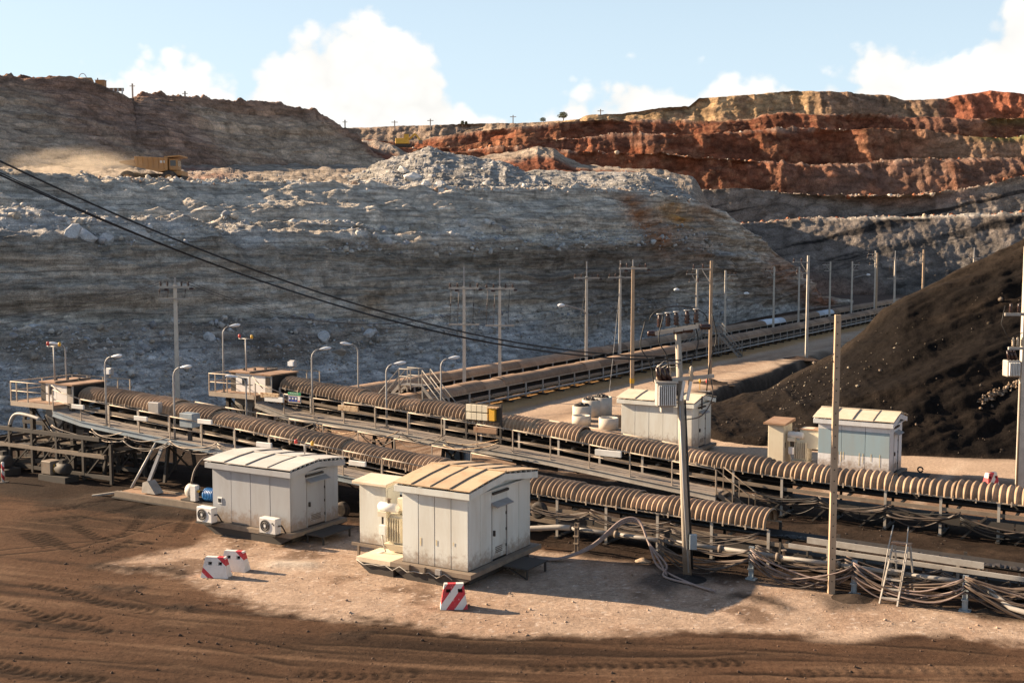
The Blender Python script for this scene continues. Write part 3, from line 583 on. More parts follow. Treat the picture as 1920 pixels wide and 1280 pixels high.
# --- grey spoil heaps on the bench and the coal stockpile: ridge + front and back foot
def heap(name, ridge, front, back, cfun, mat, ncol=260, nr=70, amp=.7, seed=7, sharp=1.0):
    """ridge/front/back: world points in the same order along the heap"""
    t = np.linspace(0, 1, ncol)
    def ln(pts):
        pts = np.array([tuple(p) for p in pts]); k = np.linspace(0, 1, len(pts)); return np.array([np.interp(t, k, pts[:, i]) for i in range(3)])
    r, f, b = ln(ridge), ln(front), ln(back); out = []; v = []
    for q in np.linspace(0, 1, nr): w = q ** sharp; out.append(np.array([f[0] * (1 - q) + r[0] * q, f[1] * (1 - q) + r[1] * q, f[2] * (1 - w) + r[2] * w])); v.append(q)
    for q in np.linspace(0, 1, nr // 3)[1:]: out.append(r * (1 - q) + b * q); v.append(1 + q)
    out = np.array(out); X, Y, Z = out[:, 0], out[:, 1], out[:, 2]; V = np.repeat(np.array(v)[:, None], ncol, 1); TT = np.repeat(t[None], len(out), 0)
    l = fbm(X * .25, Y * .25, Z * .25, 5, seed, .55); rg = fbm(X * .9, Y * .9, Z * .9, 4, seed + 5, .6); rill = fbm(X * .5, Y * .5 * .2, Z * 0, 4, seed + 9, .5, True)
    fd = sstep(0, .12, V) * sstep(2, 1.8, V); k = fd * (l * amp + rill * amp * .4 * sstep(1, .8, V)) + rg * amp * .25
    if name == 'coal_stockpile':
        stq = fbm((X * .42 - Z) * .9, (X + Z) * .1, X * 0, 4, 88); k = k + fd * stq * 1.0
    X2, Y2, Z2 = X, Y - k * .5, Z + k * .75
    c = cfun(X2, Y2, Z2, V, TT, l, rg, rill); o = grid_obj(name, X2, Y2, Z2, c, mat); tag(o, kind='structure'); return X2, Y2, Z2, V, TT, c
def c_grey(X, Y, Z, V, T, l, rg, rill):
    c = np.zeros(X.shape + (3,), np.float32) + np.array((.36, .34, .315), np.float32); c = mixc(c, (.24, .225, .205), sstep(-.1, .4, l + .3 * rg) * .7); c = mixc(c, (.52, .47, .40), sstep(.25, .05, T) * .6)  # left end painted lighter as the sunlit flank
    return c * (1 + .25 * rg)[..., None]
def c_red(X, Y, Z, V, T, l, rg, rill):
    c = np.zeros(X.shape + (3,), np.float32) + np.array((.22, .085, .05), np.float32); c = mixc(c, (.45, .38, .3), sstep(.45, .8, V + .3 * l) * .8); return c * (1 + .25 * rg)[..., None]
Ym = 178
HEAP1 = heap('spoil_heap', [P(640, 336, Ym - 6), P(690, 318, Ym - 4), P(742, 293, Ym), P(775, 284, Ym), P(806, 276, Ym), P(838, 286, Ym), P(909, 297, Ym), P(941, 306, Ym), P(987, 322, Ym), P(1010, 330, Ym)],
     [P(630, 352, 150), P(690, 354, 150), P(730, 357, 150), P(775, 360, 148), P(806, 361, 148), P(838, 362, 148), P(900, 362, 148), P(950, 362, 150), P(1010, 362, 152), P(1040, 362, 152)],
     [P(640, 340, 196), P(680, 332, 200), P(740, 325, 205), P(775, 325, 207), P(806, 325, 208), P(838, 325, 208), P(909, 325, 208), P(941, 325, 206), P(987, 330, 200), P(1010, 335, 195)], c_grey, ROCKM, 300, 90, 1.0, 7)
Ym = 186
HEAP2 = heap('spoil_heap', [P(930, 345, Ym - 6), P(985, 324, Ym), P(1030, 319, Ym), P(1100, 324, Ym), P(1172, 322, Ym), P(1214, 324, Ym), P(1250, 338, Ym), P(1290, 364, Ym - 4), P(1320, 390, Ym - 8)],
     [P(930, 362, 158), P(985, 362, 160), P(1030, 362, 162), P(1100, 364, 162), P(1172, 366, 164), P(1214, 370, 166), P(1250, 378, 168), P(1290, 396, 170), P(1330, 420, 174)],
     [P(930, 345, 215), P(985, 338, 225), P(1030, 335, 230), P(1100, 335, 230), P(1172, 335, 230), P(1214, 340, 230), P(1250, 350, 225), P(1290, 380, 215), P(1320, 405, 205)], c_grey, ROCKM, 300, 80, .9, 27)
heap('soil_heap', [P(880, 300, 236), P(923, 288, 240), P(970, 284, 240), P(1008, 275, 240), P(1040, 280, 240), P(1062, 297, 240), P(1090, 310, 238), P(1200, 318, 236)],
     [P(880, 330, 215), P(923, 330, 215), P(970, 330, 215), P(1008, 330, 215), P(1040, 330, 215), P(1062, 330, 215), P(1090, 332, 215), P(1200, 334, 215)],
     [P(880, 310, 260), P(923, 306, 262), P(970, 305, 262), P(1008, 305, 262), P(1040, 306, 262), P(1062, 308, 260), P(1090, 316, 260), P(1200, 322, 260)], c_red, FARM, 140, 40, .9, 37)
heap('soil_heap', [P(640, 300, 262), P(680, 262, 268), P(705, 262, 268), P(730, 268, 268), P(770, 290, 262)], [P(640, 320, 246), P(680, 318, 246), P(705, 318, 246), P(730, 318, 246), P(770, 318, 246)],
     [P(640, 300, 290), P(680, 285, 292), P(705, 285, 292), P(730, 288, 292), P(770, 295, 290)], c_red, FARM, 90, 30, .7, 47)
def c_coal(X, Y, Z, V, T, l, rg, rill):
    c = np.zeros(X.shape + (3,), np.float32) + np.array((.010, .008, .007), np.float32); st = fbm((X * .35 - Z) * 1.1, (X + Z) * .08, X * 0, 4, 88); c = mixc(c, (.02, .0145, .011), sstep(.0, .45, st) * .7); c = mixc(c, (.011, .009, .008), sstep(.1, .5, -st) * .8)
    c = mixc(c, (.032, .024, .018), sstep(.85, 1.0, V + .1 * l) * .7); c = mixc(c, (.10, .07, .05), sstep(.04, .0, V) * .6); return c * (1 + .3 * rg)[..., None]
PILE = heap('coal_stockpile', [(11, 77, -.3), (13.3, 77, .7), (16.4, 77, 1.6), (21, 76.5, 4.0), (25.6, 76, 8.1), (33, 76, 11.5), (42, 77, 15.5), (56, 79, 20), (75, 82, 23)],
     [(9.5, 73, -.2), (10.4, 69, -.2), (11.8, 65.5, -.2), (15.2, 62.8, -.2), (20.5, 61.2, -.2), (27, 59.8, -.2), (36, 57.5, -.2), (50, 55, -.2), (75, 52, -.2)],
     [(11.5, 80, -.4), (14, 81, -1.6), (18, 83, -1.6), (25, 86, -1.7), (34, 90, -1.6), (46, 97, -.2), (62, 104, -.2), (80, 110, -.2), (95, 115, -.2)], c_coal, earth_mat('coal_earth', 1.2, .8, .45, .85, .12), 420, 150, .55, 77, 1.0)

# --- loose stones
rng = np.random.default_rng(5)
def pick(G_, mask, n):
    X, Y, Z = G_[0], G_[1], G_[2]; w = np.where(mask, 1.0, 0).ravel(); i = rng.choice(w.size, n, p=w / w.sum(), replace=True); return np.stack([X.ravel()[i], Y.ravel()[i], Z.ravel()[i]], -1) + rng.normal(0, .15, (n, 3)) * np.array((1, 1, .2))
def psz(n, lo, hi, k=2.2): return lo * (1 + rng.pareto(k, n)).clip(1, hi / lo)
greys = np.array([(.40, .39, .38), (.48, .46, .43), (.33, .33, .34), (.38, .34, .29)])
Xw, Yw, Zw, Tw, PXw, Cw = WALL1; big1 = fbm(Xw * .06, Yw * .06, Zw * .1, 3, 41)
def stones(name, label, G_, mask, n, lo, hi, cols, seed):
    p = pick(G_, mask, n); return rubble(name, label, 'stones', p, psz(n, lo, hi), cols[rng.integers(0, len(cols), n)], STONEM, seed)
stones('talus_stones', 'loose grey stones strewn over the foot of the pit wall', WALL1, (Tw < 1.1 + .4 * big1) & (PXw < 1350), 8000, .055, .34, greys * .82, 1)
stones('talus_stones', 'pale broken stones lying on the narrow ledge halfway up the wall', WALL1, (Tw > 2.8) & (Tw < 4.3) & (big1 > -.2) & (PXw < 1350), 2500, .08, .5, greys, 2)
stones('crest_stones', 'sunlit white stones along the top edge of the grey pit wall', WALL1, (Tw > 6.0) & (Tw < 8.15) & (PXw < 1300), 2000, .07, .42, np.array([(.5, .46, .4), (.42, .38, .33), (.36, .25, .18)]), 3)
stones('talus_stones', 'angular grey stones covering the pale spoil heap', HEAP1, (HEAP1[3] < 1.1), 800, .08, .6, greys * .8, 4)
stones('talus_stones', 'small grey stones covering the longer spoil heap', HEAP2, (HEAP2[3] < 1.1), 700, .08, .45, greys * .75, 5)
Xf, Yf, Zf, Tf, PXf, Cf, FMf = WALL3
stones('bench_stones', 'red and tan boulders littering the far terraces', WALL3, (FMf < .5) & (Tf < 4.5) & (Tf > .5), 4200, .13, .8, np.array([(.36, .15, .08), (.45, .34, .25), (.5, .45, .38), (.3, .1, .05)]), 6)
Xp, Yp, Zp, Vp, Tp, Cp = PILE
vw = Zp - .42 * Xp + .5 * fbm(Xp * .3, Yp * .3, Zp * .3, 3, 42); vein = (np.abs(vw + 5.4) < .4) | (np.abs(vw + 4.3) < .22) | ((np.abs(vw + 7.6) < .2) & (Xp > 22))
stones('pile_stones', 'pale stones streaked across the dark coal stockpile', PILE, vein & (Vp < 1) & (Vp > .2) & (Xp < 40) & (Xp > 16), 420, .025, .15, np.array([(.26, .22, .17), (.15, .12, .095), (.05, .04, .03)]), 7)
stones('pile_stones', 'scattered lumps on the face of the coal stockpile', PILE, (Vp < .4) & (Xp < 40), 300, .03, .16, np.array([(.06, .045, .035), (.12, .09, .07), (.1, .085, .07), (.03, .025, .022)]), 8)
n = 7000; q = np.stack([rng.uniform(-16, 17, n), rng.uniform(29, 48, n)], -1); hh, cc_ = ground_h(q[:, 0], q[:, 1]); sz = psz(n, .010, .055, 2.6)
rubble('gravel', 'small gravel stones scattered over the yard', 'gravel', np.column_stack([q, hh + sz * .3]), sz, cc_ * 1.1 + .02, STONEM, 9)
# single boulders one can pick out
def boulder(px, py, src, r, col, label, seed):
    X, Y, Z = src[0], src[1], src[2]; d = np.array(ray(px, py)); rx = X / Y; rz = (Z - CAM_H) / Y; e = (rx - d[0] / d[1]) ** 2 + (rz - d[2] / d[1]) ** 2
    i = np.argmin(e + 1e-7 * Y); p = np.array([X.ravel()[i], Y.ravel()[i], Z.ravel()[i]]); vs, fs = rock_mesh(seed, 2, .8)
    me = bpy.data.meshes.new('boulder'); me.from_pydata([tuple(v * r) for v in vs], [], [tuple(f) for f in fs]); at = me.color_attributes.new('Col', 'FLOAT_COLOR', 'POINT')
    at.data.foreach_set('color', np.tile(np.array((*col, 1), np.float32), len(vs))); me.materials.append(STONEM); o = mesh_obj('boulder', me); o.location = p; o.rotation_euler = (0, 0, seed); return tag(o, label, 'boulder', 'boulders on the pit wall')
for i, (px, py, r, lb) in enumerate([(160, 446, 1.05, 'largest white boulder on the upper left of the grey wall'), (135, 438, .8, 'white boulder just left of the largest one on the wall'), (200, 450, .7, 'white boulder just right of the largest one on the wall'), (262, 444, .6, 'lone white boulder under the black power cables'),
      (607, 632, .7, 'flat pale boulder in the talus behind the second head station'), (690, 628, .6, 'pale boulder in the talus above the crossover stair'), (636, 660, .7, 'brownish boulder in the talus under the pale ones'), (392, 634, .75, 'tall upright grey slab in the talus near the leaning lamp'), (66, 615, .6, 'pale boulder low on the left pit wall')]):
    boulder(px, py, WALL1, r, (.44, .44, .44) if i != 6 else (.34, .3, .26), lb, 30 + i)
for i, (px, py, r, lb) in enumerate([(826, 352, 1.0, 'rounded pale boulder at the foot of the spoil heap'), (772, 333, 1.1, 'white boulder highest in the cluster on the spoil heap'), (800, 350, .8, 'grey boulder beside the rounded one below the spoil heap'), (757, 322, .9, 'white boulder on the left flank of the spoil heap')]):
    boulder(px, py, HEAP1, r, (.55, .53, .5), lb, 50 + i)
# ---------------------------------------------------------------- object materials
paint_mat('galv', (.33, .325, .32), .55, .2, .5, (.20, .15, .11), 2.0)
paint_mat('dusty_galv', (.24, .225, .205), .65, .1, .5, (.12, .085, .06), 2.0)
paint_mat('dusty_steel', (.20, .155, .115), .7, .0, .6, (.08, .055, .038), 2.5, .25)
paint_mat('pale_steel', (.38, .35, .31), .65, .0, .6, (.16, .115, .08), 2.0, .12)
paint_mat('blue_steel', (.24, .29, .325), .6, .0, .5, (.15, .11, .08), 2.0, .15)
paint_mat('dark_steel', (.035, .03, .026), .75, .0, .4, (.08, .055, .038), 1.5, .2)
paint_mat('deck_grey', (.27, .225, .185), .8, .0, .6, (.13, .095, .07), 2.5)
paint_mat('rail_paint', (.42, .34, .26), .65, .0, .5, (.2, .13, .08), 3.0, .3)
paint_mat('rust_plate', (.30, .185, .115), .85, .0, .6, (.14, .07, .035), 1.5, .55)
paint_mat('rusty_fixture', (.55, .40, .24), .7, .0, .5, (.2, .09, .04), 3.0, .8)
paint_mat('white_paint', (.70, .69, .66), .5, .0, .35, (.35, .27, .2), 1.5, .06)
paint_mat('shed_grey', (.36, .37, .38), .45, .0, .5, (.20, .175, .15), 1.6, .04, True, .02)
paint_mat('shed_pale', (.60, .615, .575), .45, .0, .5, (.36, .30, .21), 1.6, .1, True, .02)
paint_mat('shed_blue', (.27, .37, .42), .45, .0, .5, (.26, .26, .24), 1.6, .06, True, .02)
paint_mat('shed_white', (.66, .68, .70), .45, .0, .5, (.36, .32, .26), 1.6, .08, True, .02)
paint_mat('roof_grey', (.55, .52, .47), .55, .0, .5, (.38, .30, .22), 1.0, .04)
paint_mat('roof_cream', (.62, .53, .40), .6, .0, .55, (.42, .30, .18), 1.2, .12)
paint_mat('roof_rust', (.52, .38, .235), .65, .0, .7, (.30, .17, .08), 1.3, .3)
paint_mat('batten', (.12, .10, .085), .7, .0, .4, (.25, .18, .12), 3.0)
paint_mat('cream', (.66, .60, .46), .45, .0, .35, (.40, .30, .2), 1.5, .1)
paint_mat('concrete', (.54, .49, .42), .85, .0, .5, (.22, .18, .14), 2.0)
paint_mat('concrete_warm', (.42, .305, .205), .85, .0, .5, (.24, .17, .11), 2.5)
paint_mat('timber', (.48, .41, .33), .85, .0, .6, (.12, .09, .07), 3.0, .0, True)
paint_mat('porcelain', (.035, .013, .010), .3, .0, .2, (.12, .08, .06), 6.0)
paint_mat('porcelain_tan', (.45, .36, .26), .3, .0, .2, (.12, .08, .06), 6.0)
paint_mat('black_cable', (.012, .011, .011), .6, .0, .3, (.05, .04, .03), 4.0)
paint_mat('thin_wire', (.05, .045, .045), .5, .3, .2)
paint_mat('hose_pink', (.24, .18, .16), .5, .0, .5, (.2, .13, .09), 3.0)
paint_mat('hose_brown', (.115, .08, .058), .6, .0, .6, (.09, .06, .045), 3.0)
paint_mat('hose_dark', (.05, .04, .035), .55, .0, .6, (.17, .11, .07), 3.0)
paint_mat('red_paint', (.55, .035, .03), .45, .0, .4, (.3, .2, .15), 3.0)
paint_mat('yellow_paint', (.70, .38, .03), .45, .0, .25)
paint_mat('truck_yellow', (.37, .185, .06), .6, .0, .7, (.34, .22, .13), 1.2)
paint_mat('rubber', (.025, .023, .022), .8, .0, .6, (.2, .14, .1), 3.0)
paint_mat('blue_motor', (.03, .17, .42), .4, .0, .35, (.1, .08, .06), 6.0)
paint_mat('green_paint', (.02, .26, .11), .4, .0, .2)
paint_mat('sign_blue', (.03, .06, .30), .4, .0, .1)
paint_mat('lamp_white', (.72, .74, .76), .25, .0, .15)
paint_mat('dark_glass', (.03, .035, .04), .1, .0, .2)
paint_mat('rust_stain', (.58, .48, .28), .7, .0, .7, (.6, .6, .58), 9.0)
paint_mat('black_void', (.012, .01, .009), .9, .0, .3)
paint_mat('belt_rubber', (.02, .018, .017), .7, .0, .5, (.06, .045, .035), 2.0)
paint_mat('coal', (.02, .017, .016), .6, .0, .5, (.07, .05, .04), 3.0)
paint_mat('foliage', (.07, .085, .025), .8, .0, .6, (.16, .12, .04), .8)
paint_mat('bark', (.12, .085, .06), .9)
def corrugated(name, base, dust, edge):
    """curved sheet: dust lies on it unevenly, darker rubbed paint between"""
    m, nt, b = new_mat(name); L = nt.links.new; ge = nd(nt, 'ShaderNodeNewGeometry'); oi = nd(nt, 'ShaderNodeObjectInfo')
    n = nd(nt, 'ShaderNodeTexNoise', i_Scale=1.6, i_Detail=6.0, i_Roughness=.7); L(ge.outputs['Position'], n.inputs['Vector'])
    mr = nd(nt, 'ShaderNodeMapRange'); L(n.outputs[0], mr.inputs['Value']); mr.inputs['From Min'].default_value = .3; mr.inputs['From Max'].default_value = .7
    mx = nd(nt, 'ShaderNodeMix', data_type='RGBA'); L(mr.outputs[0], mx.inputs[0]); mx.inputs[6].default_value = (*base, 1); mx.inputs[7].default_value = (*dust, 1)
    va = nd(nt, 'ShaderNodeMapRange'); L(oi.outputs['Random'], va.inputs['Value']); va.inputs['To Min'].default_value = .62; va.inputs['To Max'].default_value = 1.2
    sc = nd(nt, 'ShaderNodeVectorMath', operation='SCALE'); L(mx.outputs[2], sc.inputs[0]); L(va.outputs[0], sc.inputs['Scale']); L(sc.outputs[0], b.inputs['Base Color']); b.inputs['Roughness'].default_value = .75
    MATS[name] = m
corrugated('cover_sheet', (.22, .135, .08), (.47, .32, .20), 0)
corrugated('cover_far', (.25, .16, .105), (.40, .27, .175), 0)
corrugated('cover_white', (.62, .66, .72), (.7, .72, .75), 0)
def stripe_mat(name, period, slope, thr=.5):
    m, nt, b = new_mat(name); L = nt.links.new; tc = nd(nt, 'ShaderNodeTexCoord'); sx = nd(nt, 'ShaderNodeSeparateXYZ'); L(tc.outputs['Object'], sx.inputs[0])
    a = nd(nt, 'ShaderNodeMath', operation='MULTIPLY_ADD'); L(sx.outputs[2], a.inputs[0]); a.inputs[1].default_value = slope; L(sx.outputs[0], a.inputs[2])
    f = nd(nt, 'ShaderNodeMath', operation='MULTIPLY'); L(a.outputs[0], f.inputs[0]); f.inputs[1].default_value = 1 / period
    g = nd(nt, 'ShaderNodeMath', operation='FRACT'); L(f.outputs[0], g.inputs[0]); h = nd(nt, 'ShaderNodeMath', operation='GREATER_THAN'); L(g.outputs[0], h.inputs[0]); h.inputs[1].default_value = thr
    n = nd(nt, 'ShaderNodeTexNoise', i_Scale=14.0, i_Detail=5.0, i_Roughness=.75); L(tc.outputs['Object'], n.inputs['Vector']); w = nd(nt, 'ShaderNodeMapRange'); L(n.outputs[0], w.inputs['Value']); w.inputs['From Min'].default_value = .6; w.inputs['From Max'].default_value = .68
    k = nd(nt, 'ShaderNodeMath', operation='MULTIPLY'); L(h.outputs[0], k.inputs[0]); iv = nd(nt, 'ShaderNodeMath', operation='SUBTRACT'); iv.inputs[0].default_value = 1; L(w.outputs[0], iv.inputs[1]); L(iv.outputs[0], k.inputs[1])
    mx = nd(nt, 'ShaderNodeMix', data_type='RGBA'); L(k.outputs[0], mx.inputs[0]); mx.inputs[6].default_value = (.68, .64, .60, 1); mx.inputs[7].default_value = (.50, .022, .035, 1)
    n2 = nd(nt, 'ShaderNodeTexNoise', i_Scale=5.0, i_Detail=5.0); L(tc.outputs['Object'], n2.inputs['Vector']); r2 = nd(nt, 'ShaderNodeMapRange'); L(n2.outputs[0], r2.inputs['Value']); r2.inputs['From Min'].default_value = .5; r2.inputs['To Max'].default_value = .5
    m2 = nd(nt, 'ShaderNodeMix', data_type='RGBA'); L(r2.outputs[0], m2.inputs[0]); L(mx.outputs[2], m2.inputs[6]); m2.inputs[7].default_value = (.30, .21, .15, 1); L(m2.outputs[2], b.inputs['Base Color']); b.inputs['Roughness'].default_value = .6
    MATS[name] = m
stripe_mat('barrier_stripe', .52, -.75); stripe_mat('barrier_stripe_old', 1.1, 1.2, .8); stripe_mat('post_stripe', .3, .7)

RG = random.Random(11)
def lerp_fn(pts):
    xs = [p[0] for p in pts]; ys = [p[1] for p in pts]; return lambda s: float(np.interp(s, xs, ys))
def sag(a, b, drop, n=14, jit=0.0):
    a = Vector(a); b = Vector(b); r = []
    for i in range(n + 1):
        t = i / n; p = a.lerp(b, t); p.z -= drop * 4 * t * (1 - t)
        if jit and 0 < i < n: p += Vector((RG.uniform(-jit, jit), RG.uniform(-jit, jit), RG.uniform(-jit, jit)))
        r.append(p)
    return r
def copy_part(o, loc, rot=None, parent=None, name=None):
    c = o.copy(); COL.objects.link(c); c.location = loc
    if rot is not None: c.rotation_euler = rot
    if parent is not None: c.parent = parent
    return c

# ---------------------------------------------------------------- conveyors
def sheet_mesh(L, hw, rise, lam, amp, per, narc, mat):
    nx = max(2, int(round(L / lam * per))); vs = []; fs = []
    for i in range(nx + 1):
        x = L * i / nx; d = amp * math.sin(2 * math.pi * x / lam)
        for k in range(narc + 1):
            a = math.pi * k / narc; vs.append((x, -math.cos(a) * (hw + d * abs(math.cos(a)) + d * .5), math.sin(a) ** .85 * (rise + d) if 0 < k < narc else 0))
    for i in range(nx):
        for k in range(narc): j = i * (narc + 1) + k; fs.append((j, j + narc + 1, j + narc + 2, j + 1))
    me = bpy.data.meshes.new('cover_sheet'); me.from_pydata(vs, [], fs); me.polygons.foreach_set('use_smooth', [True] * len(fs)); me.materials.append(MATS[mat]); me.update(); return me
SHEET_A = sheet_mesh(1.34, .70, .52,   .205, .04, 8, 16, 'cover_sheet')
SHEET_B = sheet_mesh(1.34, .70, .52, .268, .05, 9, 16, 'cover_sheet')
SHEET_F = sheet_mesh(2.6, .72, .55, .26, .03, 4, 10, 'cover_far')
SHEET_W = sheet_mesh(2.6, .72, .55, .26, .03, 4, 10, 'cover_white')
def u(x): return x
class Frame:
    """local builder coordinates: x along, y across, z up, relative to a root empty"""
    def __init__(s, root): s.root = root
    def part(s, name, mat, fn, bevel=0.0): return part(name, mat, s.root, fn, bevel)

def near_conveyor(label, oc, edge, sc0, sc1, sb1, deck, walk0, walk1, wo0, wo1, side_mat, sheets_b, frail):
    """s values absolute; local x = s - sm, local y = o - oc"""
    sm = (sc0 + sb1) / 2; root = thing('belt_conveyor', label, 'conveyor', W(sm, oc), ROT, 'belt conveyors in the yard'); F = Frame(root)
    X = lambda s: s - sm
    # cover
    s = sc0; i = 0
    while s < sc1 - .3:
        L = 1.25; z0, z1 = edge(s), edge(s + L); me = SHEET_B if any(a <= s < b for a, b in sheets_b) else SHEET_A
        o = mesh_obj('cover_sheet', me, None, root); o.location = (X(s), RG.uniform(-.025, .025), z0 + RG.uniform(-.03, .04)); o.rotation_euler = (RG.uniform(-.04, .04), -math.atan2(z1 - z0, L) + RG.uniform(-.012, .012), RG.uniform(-.012, .012)); o.scale = (1, RG.uniform(.95, 1.05), RG.uniform(.84, 1.09)); o.rotation_euler.x += RG.choice((0, 0, 0, 0, 0, 0, .09, -.07)); s += L; i += 1
    n = int((sb1 - sc0) / 2.0); st = [sc0 + (sb1 - sc0) * k / n for k in range(n + 1)]
    bz = lambda s: edge(s) - .38
    def belt(m):
        for a, b in zip(st[:-1], st[1:]):
            pr = [(-.5, .13), (-.22, 0), (.22, 0), (.5, .13)]
            for (y0, h0), (y1, h1) in zip(pr[:-1], pr[1:]):
                m.hexa([(X(a), y0, bz(a) + h0 - .015), (X(b), y0, bz(b) + h0 - .015), (X(b), y1, bz(b) + h1 - .015), (X(a), y1, bz(a) + h1 - .015), (X(a), y0, bz(a) + h0), (X(b), y0, bz(b) + h0), (X(b), y1, bz(b) + h1), (X(a), y1, bz(a) + h1)])
    F.part('belt', 'belt_rubber', belt)
    def ret(m):
        for a, b in zip(st[:-1], st[1:]): m.bar((X(a), 0, bz(a) - .5), (X(b), 0, bz(b) - .5), 1.0, .02)
    F.part('return_belt', 'belt_rubber', ret)
    for sd_ in (-1, 1):
        for a, b in zip(st[:-1], st[1:]):
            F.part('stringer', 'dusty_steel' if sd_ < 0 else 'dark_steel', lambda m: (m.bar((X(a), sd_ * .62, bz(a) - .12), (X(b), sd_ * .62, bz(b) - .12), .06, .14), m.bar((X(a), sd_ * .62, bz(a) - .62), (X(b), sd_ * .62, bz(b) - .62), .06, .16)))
            def eb(m):
                if a < sc1: m.bar((X(a), sd_ * .71, edge(a) - .01), (X(min(b, sc1)), sd_ * .71, edge(min(b, sc1)) - .01), .03, .05)
                for t in (.2, .6):
                    q = a + (b - a) * t
                    if q < sc1: m.box(X(q), X(q) + .05, sd_ * .74 - .02, sd_ * .74 + .02, edge(q) - .1, edge(q) + .08)
            if a < sc1: F.part('cover_edge', 'rail_paint', eb)
    for q in st:
        e = edge(q); low = bz(q) - .7 if e > 1.75 else 0.0; top = e - .02 if q < sc1 + .2 else bz(q) + .2
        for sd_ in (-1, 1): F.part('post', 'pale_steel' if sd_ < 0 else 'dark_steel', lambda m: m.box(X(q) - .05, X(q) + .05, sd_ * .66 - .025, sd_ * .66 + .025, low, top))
        if e <= 1.75: F.part('sill', 'dark_steel', lambda m: m.box(X(q) - .08, X(q) + .08, -.8, .8, .0, .06))
        F.part('cross_beam', 'dark_steel', lambda m: m.box(X(q) - .05, X(q) + .05, -.6, .6, bz(q) - .74, bz(q) - .62))
        m = MB(); m.lathe((X(q) + .6, -.5, bz(q) - .07), [(.06, 0), (.06, 1.0)], 8, 'y'); m.build('idler_roller', 'dusty_steel', root)
    for a, b in zip(st[:-1], st[1:]):
        if edge(b) > 1.62: F.part('blackout_plate', 'dark_steel', lambda m: m.hexa([(X(a) + .01, .565, bz(a) - .6), (X(b) - .01, .565, bz(b) - .6), (X(b) - .01, .58, bz(b) - .6), (X(a) + .01, .58, bz(a) - .6), (X(a) + .01, .565, edge(a) - .03), (X(b) - .01, .565, edge(b) - .03), (X(b) - .01, .58, edge(b) - .03), (X(a) + .01, .58, edge(a) - .03)]))  # added dark plates that black out the inside of the cover
        if edge(a) > 1.9: F.part('lattice_brace', 'dark_steel', lambda m: (m.bar((X(a), -.76, bz(a) - .62), (X((a + b) / 2), -.76, bz(a) - 1.1), .05), m.bar((X((a + b) / 2), -.76, bz(a) - 1.1), (X(b), -.76, bz(b) - .62), .05)))
        F.part('return_roller', 'dark_steel', lambda m: m.lathe((X((a + b) / 2), -.55, bz(a) - .56), [(.05, 0), (.05, 1.1)], 8, 'y'))
    # gallery girder and trestles where the conveyor is high
    hi = [q for q in st if edge(q) > 2.3]
    if hi:
        for sd_ in (-1, 1): F.part('girder', 'dark_steel', lambda m: [m.bar((X(a), sd_ * .75, bz(a) - .95), (X(b), sd_ * .75, bz(b) - .95), .12, .35) for a, b in zip(hi[:-1], hi[1:])])
        for q in hi[1::2]:
            z = bz(q) - 1.1
            for sd_ in (-1, 1): F.part('trestle_leg', 'dark_steel', lambda m: m.bar((X(q), sd_ * 1.0, 0), (X(q) + .0, sd_ * .72, z), .14, .14))
            F.part('trestle_brace', 'dark_steel', lambda m: (m.bar((X(q), -1.0, .1), (X(q), .72, z - .05), .07), m.bar((X(q), 1.0, .1), (X(q), -.72, z - .05), .07)))
    # walkway
    nb = int((walk1 - walk0) / 1.9); ws = [walk0 + (walk1 - walk0) * k / nb for k in range(nb + 1)]; y0, y1 = wo0 - oc, wo1 - oc
    for a, b in zip(ws[:-1], ws[1:]):
        da, db = deck(a), deck(b)
        F.part('deck_plate', 'deck_grey', lambda m: m.hexa([(X(a) + .01, y0, da - .05), (X(b) - .01, y0, db - .05), (X(b) - .01, y1, db - .05), (X(a) + .01, y1, da - .05), (X(a) + .01, y0, da), (X(b) - .01, y0, db), (X(b) - .01, y1, db), (X(a) + .01, y1, da)]))
        F.part('side_channel', side_mat, lambda m: (m.bar((X(a), y0 - .03, da - .16), (X(b), y0 - .03, db - .16), .05, .24), m.bar((X(a), y0 - .075, da - .05), (X(b), y0 - .075, db - .05), .05, .03), m.bar((X(a), y0 - .075, da - .27), (X(b), y0 - .075, db - .27), .05, .03)))
        F.part('handrail', 'rail_paint', lambda m: (m.tube([(X(a), y0, da + 1.0), (X(b), y0, db + 1.0)], .028, 6), m.tube([(X(a), y0, da + .52), (X(b), y0, db + .52)], .02, 6)))
        if frail[0] <= a < frail[1]: F.part('handrail', 'rail_paint', lambda m: (m.tube([(X(a), 1.55, da + 1.0), (X(b), 1.55, db + 1.0)], .028, 6), m.tube([(X(a), 1.55, da + .52), (X(b), 1.55, db + .52)], .02, 6)))
        if frail[0] <= a < frail[1]: F.part('deck_plate', 'dusty_steel', lambda m: m.hexa([(X(a), .8, da - .05), (X(b), .8, db - .05), (X(b), 1.6, db - .05), (X(a), 1.6, da - .05), (X(a), .8, da), (X(b), .8, db), (X(b), 1.6, db), (X(a), 1.6, da)]))
    for q in ws:
        d = deck(q); F.part('rail_post', 'rail_paint', lambda m: m.box(X(q) - .022, X(q) + .022, y0 - .05, y0 + .0, d - .32, d + 1.0))
        F.part('bracket', 'dark_steel', lambda m: (m.bar((X(q), y0, d - .1), (X(q), -.6, d - .12), .08, .1), m.bar((X(q), y0 + .1, d - .15), (X(q), -.62, d - .65), .06, .06)))
        if frail[0] <= q < frail[1] + .1: F.part('rail_post', 'rail_paint', lambda m: m.box(X(q) - .022, X(q) + .022, 1.53, 1.57, d - .1, d + 1.0))
    return root, X
